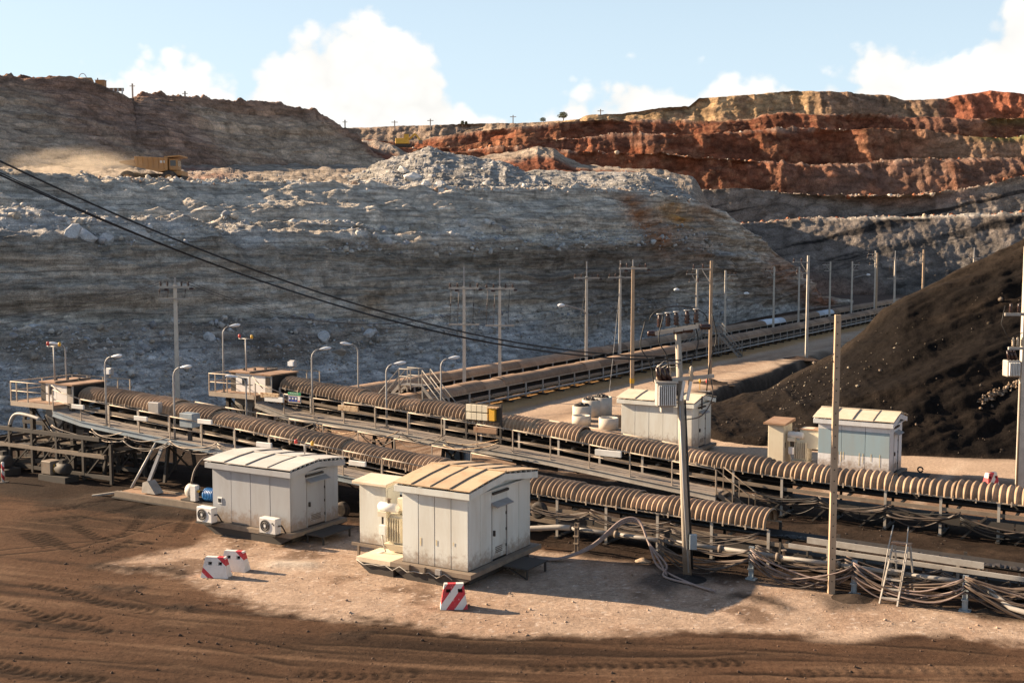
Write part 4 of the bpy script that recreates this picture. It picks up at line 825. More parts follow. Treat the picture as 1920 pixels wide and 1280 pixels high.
edge1 = lerp_fn([(-29, 3.6), (-24.7, 3.42), (-20.7, 3.12), (-17, 2.78), (-12.2, 2.24), (-8.6, 1.94), (-3, 1.6), (0.4, 1.5), (6.2, 1.36), (20, 1.2)])
deck1 = lerp_fn([(-33, 3.3), (-28.9, 3.1), (-26.8, 2.75), (-16, 2.08), (-5, 1.3)])
C1, X1 = near_conveyor('nearest long conveyor under a ribbed rusty cover, passing behind the grey sheds', 2.15, edge1, -28.6, 6.6, 19.0, deck1, -28.9, -5.0, .2, 1.2, 'blue_steel', [(-17.4, -14.6)], (-26, -6))
edge2 = lerp_fn([(-22.5, 3.7), (-20, 3.45), (-14.9, 3.06), (-10.6, 2.85), (-8.4, 2.58), (-5.4, 2.36), (-2.4, 2.08), (1.9, 1.8), (3.6, 1.69), (8, 1.58), (13.7, 1.53), (22, 1.5)])
deck2 = lerp_fn([(-27, 3.4), (-23.2, 3.1), (-22.2, 2.6), (-15.4, 2.3), (-10.4, 1.95), (-6.4, 1.72), (-2.5, 1.35), (2.2, .92)])
C2, X2_ = near_conveyor('second long conveyor under a ribbed rusty cover, running on to the right edge', 9.85, edge2, -22.4, 21.0, 21.2, deck2, -23.0, 2.2, 8.0, 9.0, 'pale_steel', [(2.5, 21.0)], (-20, -1))
# things fixed to the conveyors
def on(root, X, oc, name, mat, s0, s1, o0, o1, z0, z1, bevel=0.0): return part(name, mat, root, lambda m: m.box(X(s0), X(s1), o0 - oc, o1 - oc, z0, z1), bevel)
for px, py in ((148, 762), (266, 784), (386, 790), (497, 833), (672, 868)):
    s, z = VL(px, py, .15); on(C1, X1, 2.15, 'light_box', 'white_paint', s - .42, s + .42, .04, .14, z - .1, z + .1, .01)
for px, py, mt in ((508, 741, 'rusty_fixture'), (655, 765, 'rusty_fixture'), (912, 806, 'rust_plate'), (1142, 849, 'white_paint'), (516, 748, 'white_paint')):
    s, z = VL(px, py, 7.95); on(C2, X2_, 9.85, 'light_box', mt, s - .62, s + .62, 7.82, 7.93, z - .13, z + .13, .01)
on(C1, X1, 2.15, 'junction_box', 'blue_steel', -20.4, -19.6, .25, .75, deck1(-20) + .62, deck1(-20) + 1.25, .02)
on(C1, X1, 2.15, 'box_post', 'dark_steel', -20.1, -19.9, .45, .55, deck1(-20) - .2, deck1(-20) + .62)
on(C1, X1, 2.15, 'junction_box', 'galv', -23.4, -22.7, 1.15, 1.42, deck1(-23) + .75, deck1(-23) + 1.25, .02)
sg, zg = VL(553, 745, 7.9)
SB = on(C2, X2_, 9.85, 'safety_sign', 'pale_steel', sg - .42, sg + .42, 7.86, 7.88, zg - .27, zg + .27); SB['label'] = 'grey safety notice with green heading and blue symbols'
part('heading', 'green_paint', SB, lambda m: m.box(X2_(sg) - .42, X2_(sg) + .42, -2.0, -1.992, zg + .13, zg + .27))
for k in range(4):
    cx = X2_(sg) - .3 + k * .2
    pb = part('symbol', 'sign_blue' if k < 3 else 'white_paint', SB, lambda m: m.box(cx - .075, cx + .075, -2.0, -1.992, zg - .2, zg + .05))
    part('symbol_disc', 'white_paint' if k < 3 else 'red_paint', SB, lambda m: m.lathe((cx, -2.006, zg - .05), [(.055, 0), (.055, .012)], 10, 'y') if k < 3 else m.box(cx - .06, cx + .06, -2.006, -1.993, zg - .19, zg - .14))
for k in range(16): part('lettering', 'white_paint', SB, lambda m: m.box(X2_(sg) - .3 + k * .037, X2_(sg) - .3 + k * .037 + .02, -2.006, -1.993, zg + .18, zg + .2 + .02 * (k * 7 % 3)))

# stair down from the second walkway
def stair(parent, a, b, w, n, mat='galv', up=1.0):
    """a: top, b: bottom (local points on the centre line), w across y"""
    a, b = Vector(a), Vector(b)
    for sd_ in (-1, 1):
        part('stringer', mat, parent, lambda m: m.bar(a + Vector((0, sd_ * w / 2, 0)), b + Vector((0, sd_ * w / 2, 0)), .05, .18))
        part('handrail', mat, parent, lambda m: m.tube([a + Vector((0, sd_ * w / 2, up)), b + Vector((0, sd_ * w / 2, up)), b + Vector((0, sd_ * w / 2, .1))], .024, 6))
        for t in (.0, .5): q = a.lerp(b, t) + Vector((0, sd_ * w / 2, 0)); part('rail_post', mat, parent, lambda m: m.box(q.x - .02, q.x + .02, q.y - .02, q.y + .02, q.z, q.z + up))
    for k in range(n):
        q = a.lerp(b, (k + .5) / n); part('tread', mat, parent, lambda m: m.box(q.x - .13, q.x + .13, q.y - w / 2 + .03, q.y + w / 2 - .03, q.z - .02, q.z + .02))
stair(C2, (X2_(2.2), -1.4, .95), (X2_(3.6), -1.4, .05), .8, 5, 'dusty_steel', .95)

# head stations
def head_station(label, s0, s1, o0, o1, c0, c1, co0, co1, zd, zr, mast_s, flood, lab_extra):
    sm, om = (s0 + s1) / 2, (o0 + o1) / 2; root = thing('head_station', label, 'conveyor station', W(sm, om), ROT, 'conveyor head stations'); B = lambda n, mt, x0, x1, y0, y1, z0, z1, bv=0: part(n, mt, root, lambda m: m.box(x0 - sm, x1 - sm, y0 - om, y1 - om, z0, z1), bv)
    B('platform', 'rust_plate', s0, s1, o0, co0 - .02, zd - .08, zd); B('platform', 'rust_plate', s0, c0 - .02, co0, o1, zd - .08, zd - .002); B('platform', 'rust_plate', c0, s1 + 1.4, co1 + .02, o1, zd - .081, zd - .003)
    B('edge_channel', 'rail_paint', s0, s1, o0 - .04, o0, zd - .2, zd + .03); B('edge_channel', 'rail_paint', s0 - .04, s0, o0, o1, zd - .2, zd + .03)
    # cabin: panelled sides, open end closed by a black sheet for the shade inside, two roof plates
    mid = (c0 + c1) / 2
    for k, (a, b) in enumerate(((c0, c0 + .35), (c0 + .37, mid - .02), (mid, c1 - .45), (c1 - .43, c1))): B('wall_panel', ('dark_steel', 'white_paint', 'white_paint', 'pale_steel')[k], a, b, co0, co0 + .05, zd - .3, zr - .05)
    B('wall_panel', 'pale_steel', c0, c0 + .05, co0 + .06, co1, zd, zr - .05); B('wall_panel', 'dark_steel', c0, c1, co1 - .05, co1, zd, zr - .06); B('dark_opening', 'black_void', c1 - .06, c1, co0 + .06, co1 - .06, zd - .1, zr - .05)
    B('window', 'dark_glass', mid - .62, mid - .3, co0 - .02, co0 - .003, zd + .35, zd + .75); B('inspection_hatch', 'black_void', c1 - .4, c1 - .12, co0 - .02, co0 - .003, zd + .45, zd + .85)
    B('roof_plate', 'rust_plate', c0 - .05, mid - .01, co0 - .08, co1 + .08, zr - .05, zr + .02); B('roof_plate', 'rust_plate', mid + .01, c1 + .05, co0 - .08, co1 + .08, zr - .09, zr - .02); B('roof_rib', 'dusty_steel', mid - .05, mid + .04, co0 - .08, co1 + .08, zr + .02, zr + .08)
    for k in range(3): B('roof_lug', 'dark_steel', c0 + .3 + k * .5, c0 + .4 + k * .5, co0 + .6 + .3 * k, co0 + .7 + .3 * k, zr + .02, zr + .14)
    # rails
    L = lambda s, o, z: (s - sm, o - om, z)
    for z in (zd + 1.0, zd + .55):
        part('handrail', 'rail_paint', root, lambda m: m.tube([L(s1 - .1, o0, z), L(s0, o0, z), L(s0, o1, z), L(s1 + 1.2, o1, z)], .026, 6)); 
    part('handrail', 'rail_paint', root, lambda m: m.tube([L(s1 - .1, o0, zd + 1.0), L(s1 + .6, o0, deck1(-28.3) + 1.0 if o0 < 5 else deck2(-22.5) + 1.0)], .026, 6))
    for s, o in [(s0, o0), (s0 + .45, o0), (s0 + 1.3, o0), (s1 - .3, o0), (s0, (o0 + o1) / 2), (s0, o1), (s0 + 1.2, o1), (s0 + 2.4, o1), (s1 + .3, o1), (s1 + 1.2, o1)]: B('rail_post', 'rail_paint', s - .025, s + .025, o - .025, o + .025, zd - .05, zd + 1.0)
    # legs, braces, drum
    for s, o in [(s0 + .7, o0 + .7), (s1 + .5, o0 + .7), (s0 + .7, o1 - .5), (s1 + .5, o1 - .5)]: B('leg', 'dark_steel', s - .1, s + .1, o - .1, o + .1, 0, zd - .08)
    for o in (o0 + .7, o1 - .5): part('brace', 'dark_steel', root, lambda m: (m.bar(L(s0 + .7, o, .3), L(s1 + .5, o, zd - .3), .08), m.bar(L(s1 + .5, o, .3), L(s0 + .7, o, zd - .3), .08)))
    m = MB(); m.lathe(L(c0 + .7, co0 + .2, zd - .35), [(.38, 0), (.38, 1.5)], 16, 'y'); m.build('drive_drum', 'dusty_steel', root)
    def hop(m):
        a0, a1, b0, b1 = c0 + .1, c0 + 1.5, co0 + .1, co1 - .2; z1, z0 = zd - .75, zd - 1.85; k = .32
        m.hexa([L(a0 + k, b0 + k, z0), L(a1 - k, b0 + k, z0), L(a1 - k, b1 - k, z0), L(a0 + k, b1 - k, z0), L(a0, b0, z1), L(a1, b0, z1), L(a1, b1, z1), L(a0, b1, z1)])
    h = part('hopper', 'pale_steel', root, hop); B('chute', 'pale_steel', c0 + .15, c0 + 1.45, co0 + .12, co1 - .25, zd - .74, zd - .1)
    part('rib', 'dark_steel', h, lambda m: [m.bar(L(c0 + .1 + q, co0 + .06, zd - .78), L(c0 + .42 + q * .5, co0 + .39, zd - 1.83), .05) for q in (0.0, .7, 1.4)])
    # beacon mast, floodlight
    ms, mo = mast_s, co0 + .45; part('mast', 'galv', root, lambda m: (m.tube([L(ms, mo, zr), L(ms, mo, zr + 1.75)], .04, 8), m.tube([L(ms - .48, mo, zr + 1.75), L(ms + .48, mo, zr + 1.75)], .03, 6)))
    for dx, mt in ((-.44, 'red_paint'), (.44, 'yellow_paint')):
        m = MB(); m.lathe(L(ms + dx, mo, zr + 1.78), [(.05, 0), (.07, .04), (.07, .16), (.04, .2)], 10); m.build('beacon', mt, root)
    fs, fo = flood; f = B('floodlight', 'galv', fs - .2, fs + .2, fo - .08, fo + .14, zd + 1.12, zd + 1.5, .04); part('floodlight_visor', 'lamp_white', f, lambda m: m.box(fs - .18 - sm, fs + .18 - sm, fo - .2 - om, fo - .09 - om, zd + 1.2, zd + 1.44)); B('floodlight_stem', 'rail_paint', fs - .025, fs + .025, fo, fo + .05, zd + 1.0, zd + 1.12)
    return root, L
H1, L1_ = head_station('left head station with rusty flat roof and railed platform, above the hopper', -32.1, -28.9, .2, 3.9, -31.1, -28.7, 1.2, 3.2, 3.32, 4.28, -30.6, (-29.2, 3.9), '')
H2, L2_ = head_station('rusty roofed head station behind the nearest conveyor, by the green safety notice', -26.3, -23.1, 8.0, 11.8, -25.7, -22.8, 9.0, 11.0, 3.32, 4.36, -25.0, (-23.8, 11.8), '')
# delivery pipe at the left station
m = MB(); pts = [L1_(-31.4, .0, 2.75), L1_(-31.75, -.05, 2.5), L1_(-31.9, -.1, 1.9), L1_(-31.85, -.1, 1.2), L1_(-31.8, -.1, .85)]; m.tube(crv([L1_(-29.6, .0, 2.62), L1_(-30.6, .0, 2.75)] + pts), .09, 8); m.build('downpipe', 'pale_steel', H1)

# receiving belt frame under the left station
RB = thing('tail_frame', 'dark belt frame with legs running under the left head station', 'conveyor frame', W(-30.6, 1.5), ROT)
for y in (-.7, .7):
    part('beam', 'dark_steel', RB, lambda m: m.bar((-2.9, -2.6 + y * .2, 1.0), (3.2, y + 2.2, 1.0), .12, .2)); part('beam', 'dusty_steel', RB, lambda m: m.bar((-2.9, -2.6 + y * .2, .35), (3.2, y + 2.2, .35), .12, .2))
for k in range(5):
    t = k / 4
    for y in (-.7, .7): px_, py_ = -2.9 + 6.1 * t, -2.6 + y * .2 + (y * .8 + 4.8) * t; part('leg', 'dark_steel', RB, lambda m: m.box(px_ - .07, px_ + .07, py_ - .07, py_ + .07, 0, 1.05))
part('belt', 'belt_rubber', RB, lambda m: m.bar((-2.9, -2.6, 1.15), (3.2, 2.2, 1.15), .9, .03))
m = MB(); m.lathe((-3.6, -3.3, .75), [(.5, 0), (.5, .9)], 18, 'y'); m.build('tail_drum', 'dusty_steel', RB)
part('drum_bracket', 'dark_steel', RB, lambda m: (m.bar((-3.6, -3.4, .75), (-2.6, -2.7, .95), .08, .25), m.bar((-3.6, -2.3, .75), (-2.6, -2.2, .95), .08, .25), m.box(-3.7, -3.5, -3.45, -3.35, 0, .9), m.box(-3.7, -3.5, -2.35, -2.25, 0, .9)))
part('guard_rail', 'dark_steel', RB, lambda m: (m.tube([(-4.4, -3.9, .02), (-4.4, -3.9, 1.1), (-2.8, -3.4, 1.1), (-2.8, -3.4, .02)], .03), m.tube([(-3.6, -3.65, .02), (-3.6, -3.65, 1.1)], .025)))
pg = G(6, 905); sp = thing('striped_post', 'red and white striped marker post at the left edge', 'marker post', pg)
part('shaft', 'post_stripe', sp, lambda m: m.lathe((0, 0, 0), [(.07, 0), (.07, .95), (.04, 1.0)], 10)); part('foot', 'dark_steel', sp, lambda m: m.box(-.2, .2, -.2, .2, 0, .05))

# skid with strut, pump and motor
SK = thing('machine_skid', 'long low steel skid with strut foot beside the grey shed', 'skid', W(-19.0, -1.6), ROT)
part('skid_beam', 'dusty_steel', SK, lambda m: m.box(-2.9, 4.0, -.62, -.45, .06, .3)); part('skid_beam', 'dusty_steel', SK, lambda m: m.box(-2.9, 4.0, .5, .67, .06, .3)); part('skid_plate', 'rust_plate', SK, lambda m: m.box(-2.85, 4.0, -.44, .49, .18, .25))
part('skid_runner', 'dark_steel', SK, lambda m: m.box(-3.0, 4.05, -.7, .75, .0, .055))
part('strut_foot', 'pale_steel', SK, lambda m: m.hexa([(-1.6, -.25, .31), (-.75, -.25, .31), (-.75, .25, .31), (-1.6, .25, .31), (-1.55, -.22, .75), (-1.25, -.22, .85), (-1.25, .22, .85), (-1.55, .22, .75)]))
part('strut', 'galv', SK, lambda m: m.bar((-1.4, 0, .75), (-2.5, 1.85, 1.95), .13, .16)); part('prop_pipe', 'galv', SK, lambda m: m.tube([(-2.75, .2, .3), (-2.85, 1.9, 2.25)], .06, 8))
part('drawbar', 'pale_steel', SK, lambda m: m.bar((-2.9, -.2, .2), (-3.9, -1.0, .05), .12, .08))
PU = thing('pump_set', 'pump with white gauge box and blue motor on the skid', 'pump', W(-17.05, -1.75, .25), ROT)
m = MB(); m.lathe((-.75, 0, .45), [(.1, 0), (.3, .04), (.3, .4), (.1, .45)], 14, 'x'); m.build('pump_casing', 'pale_steel', PU)
m = MB(); m.lathe((.35, -.1, .42), [(.12, 0), (.27, .03), (.27, .62), (.2, .7), (.08, .74)], 16, 'x'); mo = m.build('motor', 'blue_motor', PU)
for k in range(6): part('cooling_fin', 'blue_motor', mo, lambda m: m.lathe((.42 + k * .09, -.1, .42), [(.285, 0), (.285, .03)], 16, 'x'))
part('gauge_box', 'white_paint', PU, lambda m: m.box(-.25, .05, -.42, -.2, .12, .78), .01); part('bed', 'dark_steel', PU, lambda m: m.box(-.9, 1.15, -.35, .35, .0, .12)); part('coupling', 'dark_steel', PU, lambda m: m.box(.0, .36, -.18, .15, .3, .55)); part('valve', 'yellow_paint', PU, lambda m: m.lathe((.15, -.35, .55), [(.06, 0), (.06, .08)], 8, 'y'))
part('hose', 'hose_brown', PU, lambda m: m.tube(crv([(-.6, 0, .75), (-.75, .4, 1.3), (-.6, .9, 1.75), (.2, 1.3, 1.75)]), .05, 6))
# tail ring (old tyre) hanging on the conveyor and pump wheel behind the grey shed
for px, py, r, lb in ((1011, 956, .33, 'black tyre hung on the conveyor frame right of the pale shed'), (642, 955, .33, 'black wheel leaning in the gap between the two grey sheds')):
    s, z = VL(px, py, 1.2 if px > 900 else .2); t = thing('tyre', lb, 'tyre', W(s, 1.2 if px > 900 else .2, z - r), ROT); m = MB(); n = 18
    m.lathe((0, -.12, r), [(r * .62, .0), (r * .95, .0), (r, .06), (r, .18), (r * .95, .24), (r * .62, .24), (r * .6, .12), (r * .62, 0)], 22, 'y'); m.build('tread_ring', 'rubber', t)
    if px < 900: part('hub', 'dusty_steel', t, lambda m: m.lathe((0, -.1, r), [(r * .6, 0), (r * .5, .05), (.06, .06)], 14, 'y')); part('axle_stand', 'dark_steel', t, lambda m: m.box(-.05, .05, -.05, .05, -.5, r))
    else: part('hanger', 'dark_steel', t, lambda m: m.box(-.03, .03, -.03, .03, r * 1.9, r * 2.6))

# dense drive machinery under the left head station
TF = thing('transfer_frame', 'dense dark steel framework crowded under the left head station', 'steel frame', W(-28.5, 1.6), ROT); cols = [(x, y) for x in (-4.6, -3.1, -1.4, .4, 2.3, 4.2) for y in (-1.9, .1, 2.0)]
for x, y in cols: part('column', 'dark_steel', TF, lambda m: m.box(x - .07, x + .07, y - .07, y + .07, 0, 2.3 - .05 * (x + 4)))
for y in (-1.9, .1, 2.0):
    for z in (.28, 1.25, 2.05): part('beam', 'dusty_steel' if z == 1.25 else 'dark_steel', TF, lambda m: m.box(-4.7, 4.3 - z * .4, y - .06 - .01 * z, y + .06 + .01 * z, z - .09, z + .09))
    for i in range(5): xa = -4.6 + 1.78 * i; part('brace', 'dark_steel', TF, lambda m: m.bar((xa, y - .03, .3), (xa + 1.7, y - .03, 1.9 - .2 * (i % 2)), .06))
for i in range(6): part('cross_beam', 'dark_steel', TF, lambda m: m.box(-4.6 + 1.75 * i - .06, -4.6 + 1.75 * i + .06, -1.8, 1.9, 1.32, 1.45))
def drive(label, s, o, k, mt):
    t = thing('drive_unit', label, 'drive unit', W(s, o), ROT, 'conveyor drive units'); part('base_frame', 'dark_steel', t, lambda m: m.box(-.9 * k, 1.0 * k, -.4 * k, .4 * k, 0, .3 * k)); part('gearbox', 'dusty_steel', t, lambda m: m.box(-.8 * k, -.1 * k, -.32 * k, .32 * k, .31 * k, .95 * k), .04); part('motor', mt, t, lambda m: m.lathe((.05 * k, 0, .62 * k), [(.12 * k, 0), (.28 * k, .04 * k), (.28 * k, .65 * k), (.2 * k, .75 * k)], 16, 'x')); part('terminal_box', mt, t, lambda m: m.box(.25 * k, .5 * k, -.12 * k, .12 * k, .88 * k, 1.05 * k)); part('coupling_guard', 'yellow_paint', t, lambda m: m.box(-.1 * k, .06 * k, -.15 * k, .15 * k, .45 * k, .8 * k))
drive('grey drive unit on the ground under the left head station', -31.2, -1.3, 1.1, 'dark_steel'); drive('second grey drive unit further right under the left gallery', -27.2, -1.0, 1.0, 'dark_steel'); drive('small drive unit in the dark beneath the second head station', -22.5, 6.6, 1.0, 'dusty_galv')
# ---------------------------------------------------------------- far conveyors
U4 = Vector((.518, .8555)); N4 = Vector((-.8555, .518)); R4 = math.atan2(U4.y, U4.x); O4 = Vector((1.5, 86.7))
def W4(u_, v, z=0): return Vector((O4.x + U4.x * u_ + N4.x * v, O4.y + U4.y * u_ + N4.y * v, z))
def far_conveyor(label, v, u0, u1, z_edge, white, group):
    root = thing('belt_conveyor', label, 'conveyor', W4((u0 + u1) / 2, v), R4, group); um = (u0 + u1) / 2; n = int((u1 - u0) / 2.5)
    for k in range(n):
        a = u0 + k * 2.5 - um; me = SHEET_W if k in white else SHEET_F; o = mesh_obj('cover_sheet', me, None, root); o.location = (a, RG.uniform(-.03, .03), z_edge + RG.uniform(-.02, .04)); o.rotation_euler = (0, RG.uniform(-.012, .012), RG.uniform(-.01, .01)); o.scale = (1, RG.uniform(.96, 1.04), RG.uniform(.94, 1.06))
    A, Bq = u0 - um, u1 - um
    part('belt', 'belt_rubber', root, lambda m: m.box(A, Bq, -.5, .5, z_edge - .45, z_edge - .4)); part('return_belt', 'belt_rubber', root, lambda m: m.box(A, Bq, -.5, .5, z_edge - .8, z_edge - .76))
    part('belt_load', 'coal', root, lambda m: m.hexa([(A, -.35, z_edge - .4), (Bq, -.35, z_edge - .4), (Bq, .35, z_edge - .4), (A, .35, z_edge - .4), (A, -.1, z_edge - .2), (Bq, -.1, z_edge - .2), (Bq, .1, z_edge - .2), (A, .1, z_edge - .2)]))
    for sd_ in (-1, 1):
        part('stringer', 'dusty_steel', root, lambda m: m.box(A, Bq, sd_ * .68 - .04, sd_ * .68 + .04, z_edge - .62, z_edge - .5)); part('stringer', 'dark_steel', root, lambda m: m.box(A, Bq, sd_ * .66 - .04, sd_ * .66 + .04, z_edge - .95, z_edge - .85)); part('cover_edge', 'rail_paint', root, lambda m: m.box(A, Bq, sd_ * .735 - .015, sd_ * .735 + .015, z_edge - .05, z_edge + .02))
        part('foot_pipe', 'galv', root, lambda m: m.tube([(A, sd_ * 1.05, .42), (Bq, sd_ * 1.05, .42)], .07, 6)) if sd_ < 0 else None
    k = 0; q = A + .4; proto = {}
    while q < Bq:
        for sd_ in (-1, 1):
            nm = 'post'
            if (nm, sd_) not in proto: proto[(nm, sd_)] = part(nm, 'galv' if sd_ < 0 else 'dark_steel', root, lambda m: m.box(-.06, .06, sd_ * .69 - .04, sd_ * .69 + .04, 0, z_edge)); proto[(nm, sd_)].location = (q, 0, 0)
            else: copy_part(proto[(nm, sd_)], (q, 0, 0))
        if 'sill' not in proto: proto['sill'] = part('sill', 'dark_steel', root, lambda m: m.box(-.1, .1, -1.15, .9, 0.0, .12)); proto['sill'].location = (q, 0, 0)
        else: copy_part(proto['sill'], (q, 0, 0))
        q += 2.5
    return root
Z4 = 1.18
far_conveyor('covered conveyor beside the haul road, nearer of the far pair', 0.3, -17, 122, Z4, (), 'far belt conveyors')
far_conveyor('covered conveyor along the foot of the pit wall with two white cover sheets', 5.6, -21, 140, Z4, (35, 36, 37, 44, 45, 46), 'far belt conveyors')

# cross-over stairs above the far conveyors
def crossover(label, u_, v, zt, span):
    root = thing('crossover_stair', label, 'stair', W4(u_, v), R4 + math.pi / 2, 'crossover stairs'); mt = 'dusty_galv'
    part('platform', mt, root, lambda m: m.box(-span, span, -.45, .45, zt - .06, zt))
    for sd_ in (-1, 1):
        for z in (1.0, .52): part('handrail', mt, root, lambda m: m.tube([(-span, sd_ * .45, zt + z), (span, sd_ * .45, zt + z)], .035, 6))
        for x in (-span, 0, span): part('rail_post', mt, root, lambda m: m.box(x - .03, x + .03, sd_ * .45 - .03, sd_ * .45 + .03, zt - .3, zt + 1.0))
    for e in (-1, 1):
        for sd_ in (-1, 1):
            part('stringer', mt, root, lambda m: m.bar((e * span, sd_ * .45, zt - .08), (e * (span + zt * .95), sd_ * .45, .05), .06, .2))
            for z in (1.0, .52): part('handrail', mt, root, lambda m: m.tube([(e * span, sd_ * .45, zt + z), (e * (span + zt * .95), sd_ * .45, z + .05), (e * (span + zt * .95), sd_ * .45, .05)], .035, 6))
            part('leg', mt, root, lambda m: m.box(e * span - .05, e * span + .05, sd_ * .4 - .05, sd_ * .4 + .05, 0, zt - .06))
        for k in range(8): t = (k + .5) / 8; x = e * (span + zt * .95 * t); z = zt * (1 - t); part('tread', mt, root, lambda m: m.box(x - .13, x + .13, -.42, .42, z - .02, z + .02))
crossover('galvanised crossover stair over the far conveyors behind the second head station', -14.4, 0.3, 2.25, .9)
crossover('galvanised crossover stair over the nearer far conveyor, by the transformer pole', 36.5, 0.3, 2.3, .9)

# ---------------------------------------------------------------- sheds
def shed(label, s0, s1, o0, o1, zb, h, wall, wall2, roof, npan, door, nroof=5, ridge=.42, group='site sheds', band=None, canopy=True, back_lean=False):
    sm, om = (s0 + s1) / 2, (o0 + o1) / 2; root = thing('site_shed', label, 'shed', W(sm, om), ROT, group); a, b, c, d = s0 - sm, s1 - sm, o0 - om, o1 - om; zt = zb + h
    B = lambda n, mt, x0, x1, y0, y1, z0, z1, bv=0, par=None: part(n, mt, par or root, lambda m: m.box(x0, x1, y0, y1, z0, z1), bv)
    g = .008; w = (b - a) / npan
    for k in range(npan):
        x0, x1 = a + k * w + (g if k else 0), a + (k + 1) * w - (g if k < npan - 1 else 0)
        dy = RG.uniform(-.006, .006)
        if band: B('wall_panel', wall2, x0, x1, c + dy, c + .05, zb, zb + h * .36, .006); B('wall_panel', wall, x0, x1, c + dy - .003, c + .05, zb + h * .36 + .004, zb + h * .86, .006); B('wall_panel', wall2, x0, x1, c + dy, c + .05, zb + h * .86 + .004, zt, .006)
        else: B('wall_panel', wall, x0, x1, c + dy, c + .05, zb, zt, .008)
    d0, d1, dh = door; segs = [(c + .055, c + d0 - .02), (c + d0, c + d1), (c + d1 + .02, d)]
    ws = [segs[0], segs[2]]; side = wall2 if band else wall
    for y0, y1 in ws:
        n = max(1, int(round((y1 - y0) / .9)))
        for k in range(n): B('wall_panel', side, b - .05, b + RG.uniform(-.004, .004), y0 + (y1 - y0) * k / n + .006, y0 + (y1 - y0) * (k + 1) / n - .006, zb, zt, .006)
    B('wall_panel', side, b - .05, b, segs[1][0] - .012, segs[1][1] + .012, zb + dh + .03, zt - .0)
    dr = B('door', side, b - .045, b - .018, segs[1][0], segs[1][1], zb + .04, zb + dh, .005); B('door_handle', 'dark_steel', b - .018, b + .05, segs[1][0] + .1, segs[1][0] + .16, zb + dh * .45, zb + dh * .55, 0, dr)
    for hz in (.2, .5, .8): B('hinge', 'dark_steel', b - .017, b + .012, segs[1][1] - .03, segs[1][1] + .02, zb + dh * hz - .05, zb + dh * hz + .05, 0, dr)
    for k in range(4): B('vent_slat', 'batten', b - .017, b - .008, segs[1][0] + .25, segs[1][1] - .25, zb + .22 + k * .06, zb + .25 + k * .06, 0, dr)
    B('door_frame', 'galv', b - .016, b + .018, segs[1][1] + .003, segs[1][1] + .035, zb, zb + dh + .03)
    B('door_frame', 'galv', b - .017, b + .02, segs[1][0] - .035, segs[1][0] - .003, zb, zb + dh + .03)
    if canopy: part('door_canopy', 'galv', root, lambda m: m.hexa([(b + .006, segs[1][0] - .06, zb + dh + .05), (b + .26, segs[1][0] - .06, zb + dh + .0), (b + .26, segs[1][1] + .06, zb + dh + .0), (b + .006, segs[1][1] + .06, zb + dh + .05), (b + .006, segs[1][0] - .06, zb + dh + .15), (b + .26, segs[1][0] - .06, zb + dh + .03), (b + .26, segs[1][1] + .06, zb + dh + .03), (b + .006, segs[1][1] + .06, zb + dh + .15)]))
    B('lamp_tube', 'dark_steel', b + .006, b + .08, (c + d) / 2 - .55, (c + d) / 2 + .45, zt - .2, zt - .12)
    B('wall_panel', side, a, a + .05, c + .06, d, zb, zt); B('wall_panel', side, a + .06, b - .06, d - .05, d, zb, zt)
    # fascia, gap, roof plates on rafters
    ov = .2; B('fascia', side, a - ov, b + ov, c - ov, c - ov + .05, zt - .06, zt + .16, .01); B('fascia', side, a - ov, b + ov, d + ov - .05, d + ov, zt - .06, zt + .16); B('soffit', side, a - ov + .06, b + ov - .06, c - ov + .06, d + ov - .06, zt - .02, zt + .02)
    for x0 in (a - ov, b + ov - .05): part('gable_fascia', side, root, lambda m: (m.hexa([(x0, c - ov + .055, zt - .06), (x0 + .05, c - ov + .055, zt - .06), (x0 + .05, 0, zt - .06 + ridge), (x0, 0, zt - .06 + ridge), (x0, c - ov + .055, zt + .16), (x0 + .05, c - ov + .055, zt + .16), (x0 + .05, 0, zt + .16 + ridge), (x0, 0, zt + .16 + ridge)]),
            m.hexa([(x0, 0, zt - .06 + ridge), (x0 + .05, 0, zt - .06 + ridge), (x0 + .05, d + ov - .055, zt - .06), (x0, d + ov - .055, zt - .06), (x0, 0, zt + .16 + ridge), (x0 + .05, 0, zt + .16 + ridge), (x0 + .05, d + ov - .055, zt + .16), (x0, d + ov - .055, zt + .16)])))
    for x0 in (a + .02, b - .05):
        part('gable_panel', side, root, lambda m: m.add([(x0, c, zt + .03), (x0 + .03, c, zt + .03), (x0 + .03, d, zt + .03), (x0, d, zt + .03), (x0, 0, zt + ridge), (x0 + .03, 0, zt + ridge)], [(0, 1, 5, 4), (3, 4, 5, 2), (0, 4, 3), (1, 2, 5), (0, 3, 2, 1)]))
    ov2 = .23; wr = (b - a + 2 * ov2) / nroof; e0, e1 = zt + .22, zt + .22 + ridge
    for sd_ in (-1, 1):
        ye = (c - ov2) if sd_ < 0 else (d + ov2)
        for k in range(nroof):
            x0, x1 = a - ov2 + k * wr + .006, a - ov2 + (k + 1) * wr - .006; j = RG.uniform(-.008, .012); zc = (e0 + e1) / 2 + .025; ym = ye / 2
            for (y0, z0, y1, z1) in ((ye, e0, ym, zc), (ym, zc, 0.0, e1)):
                part('roof_plate', roof, root, lambda m: m.hexa([(x0, y0, z0 + j), (x1, y0, z0 + j), (x1, y1, z1 + j), (x0, y1, z1 + j), (x0, y0, z0 + j + .03), (x1, y0, z0 + j + .03), (x1, y1, z1 + j + .03), (x0, y1, z1 + j + .03)]))
        for k in range(1, nroof):
            x = a - ov2 + k * wr; zc = (e0 + e1) / 2 + .025; part('roof_batten', 'batten', root, lambda m: (m.bar((x, ye, e0 + .04), (x, ye / 2, zc + .04), .035, .05), m.bar((x, ye / 2, zc + .04), (x, 0, e1 + .04), .035, .05)))
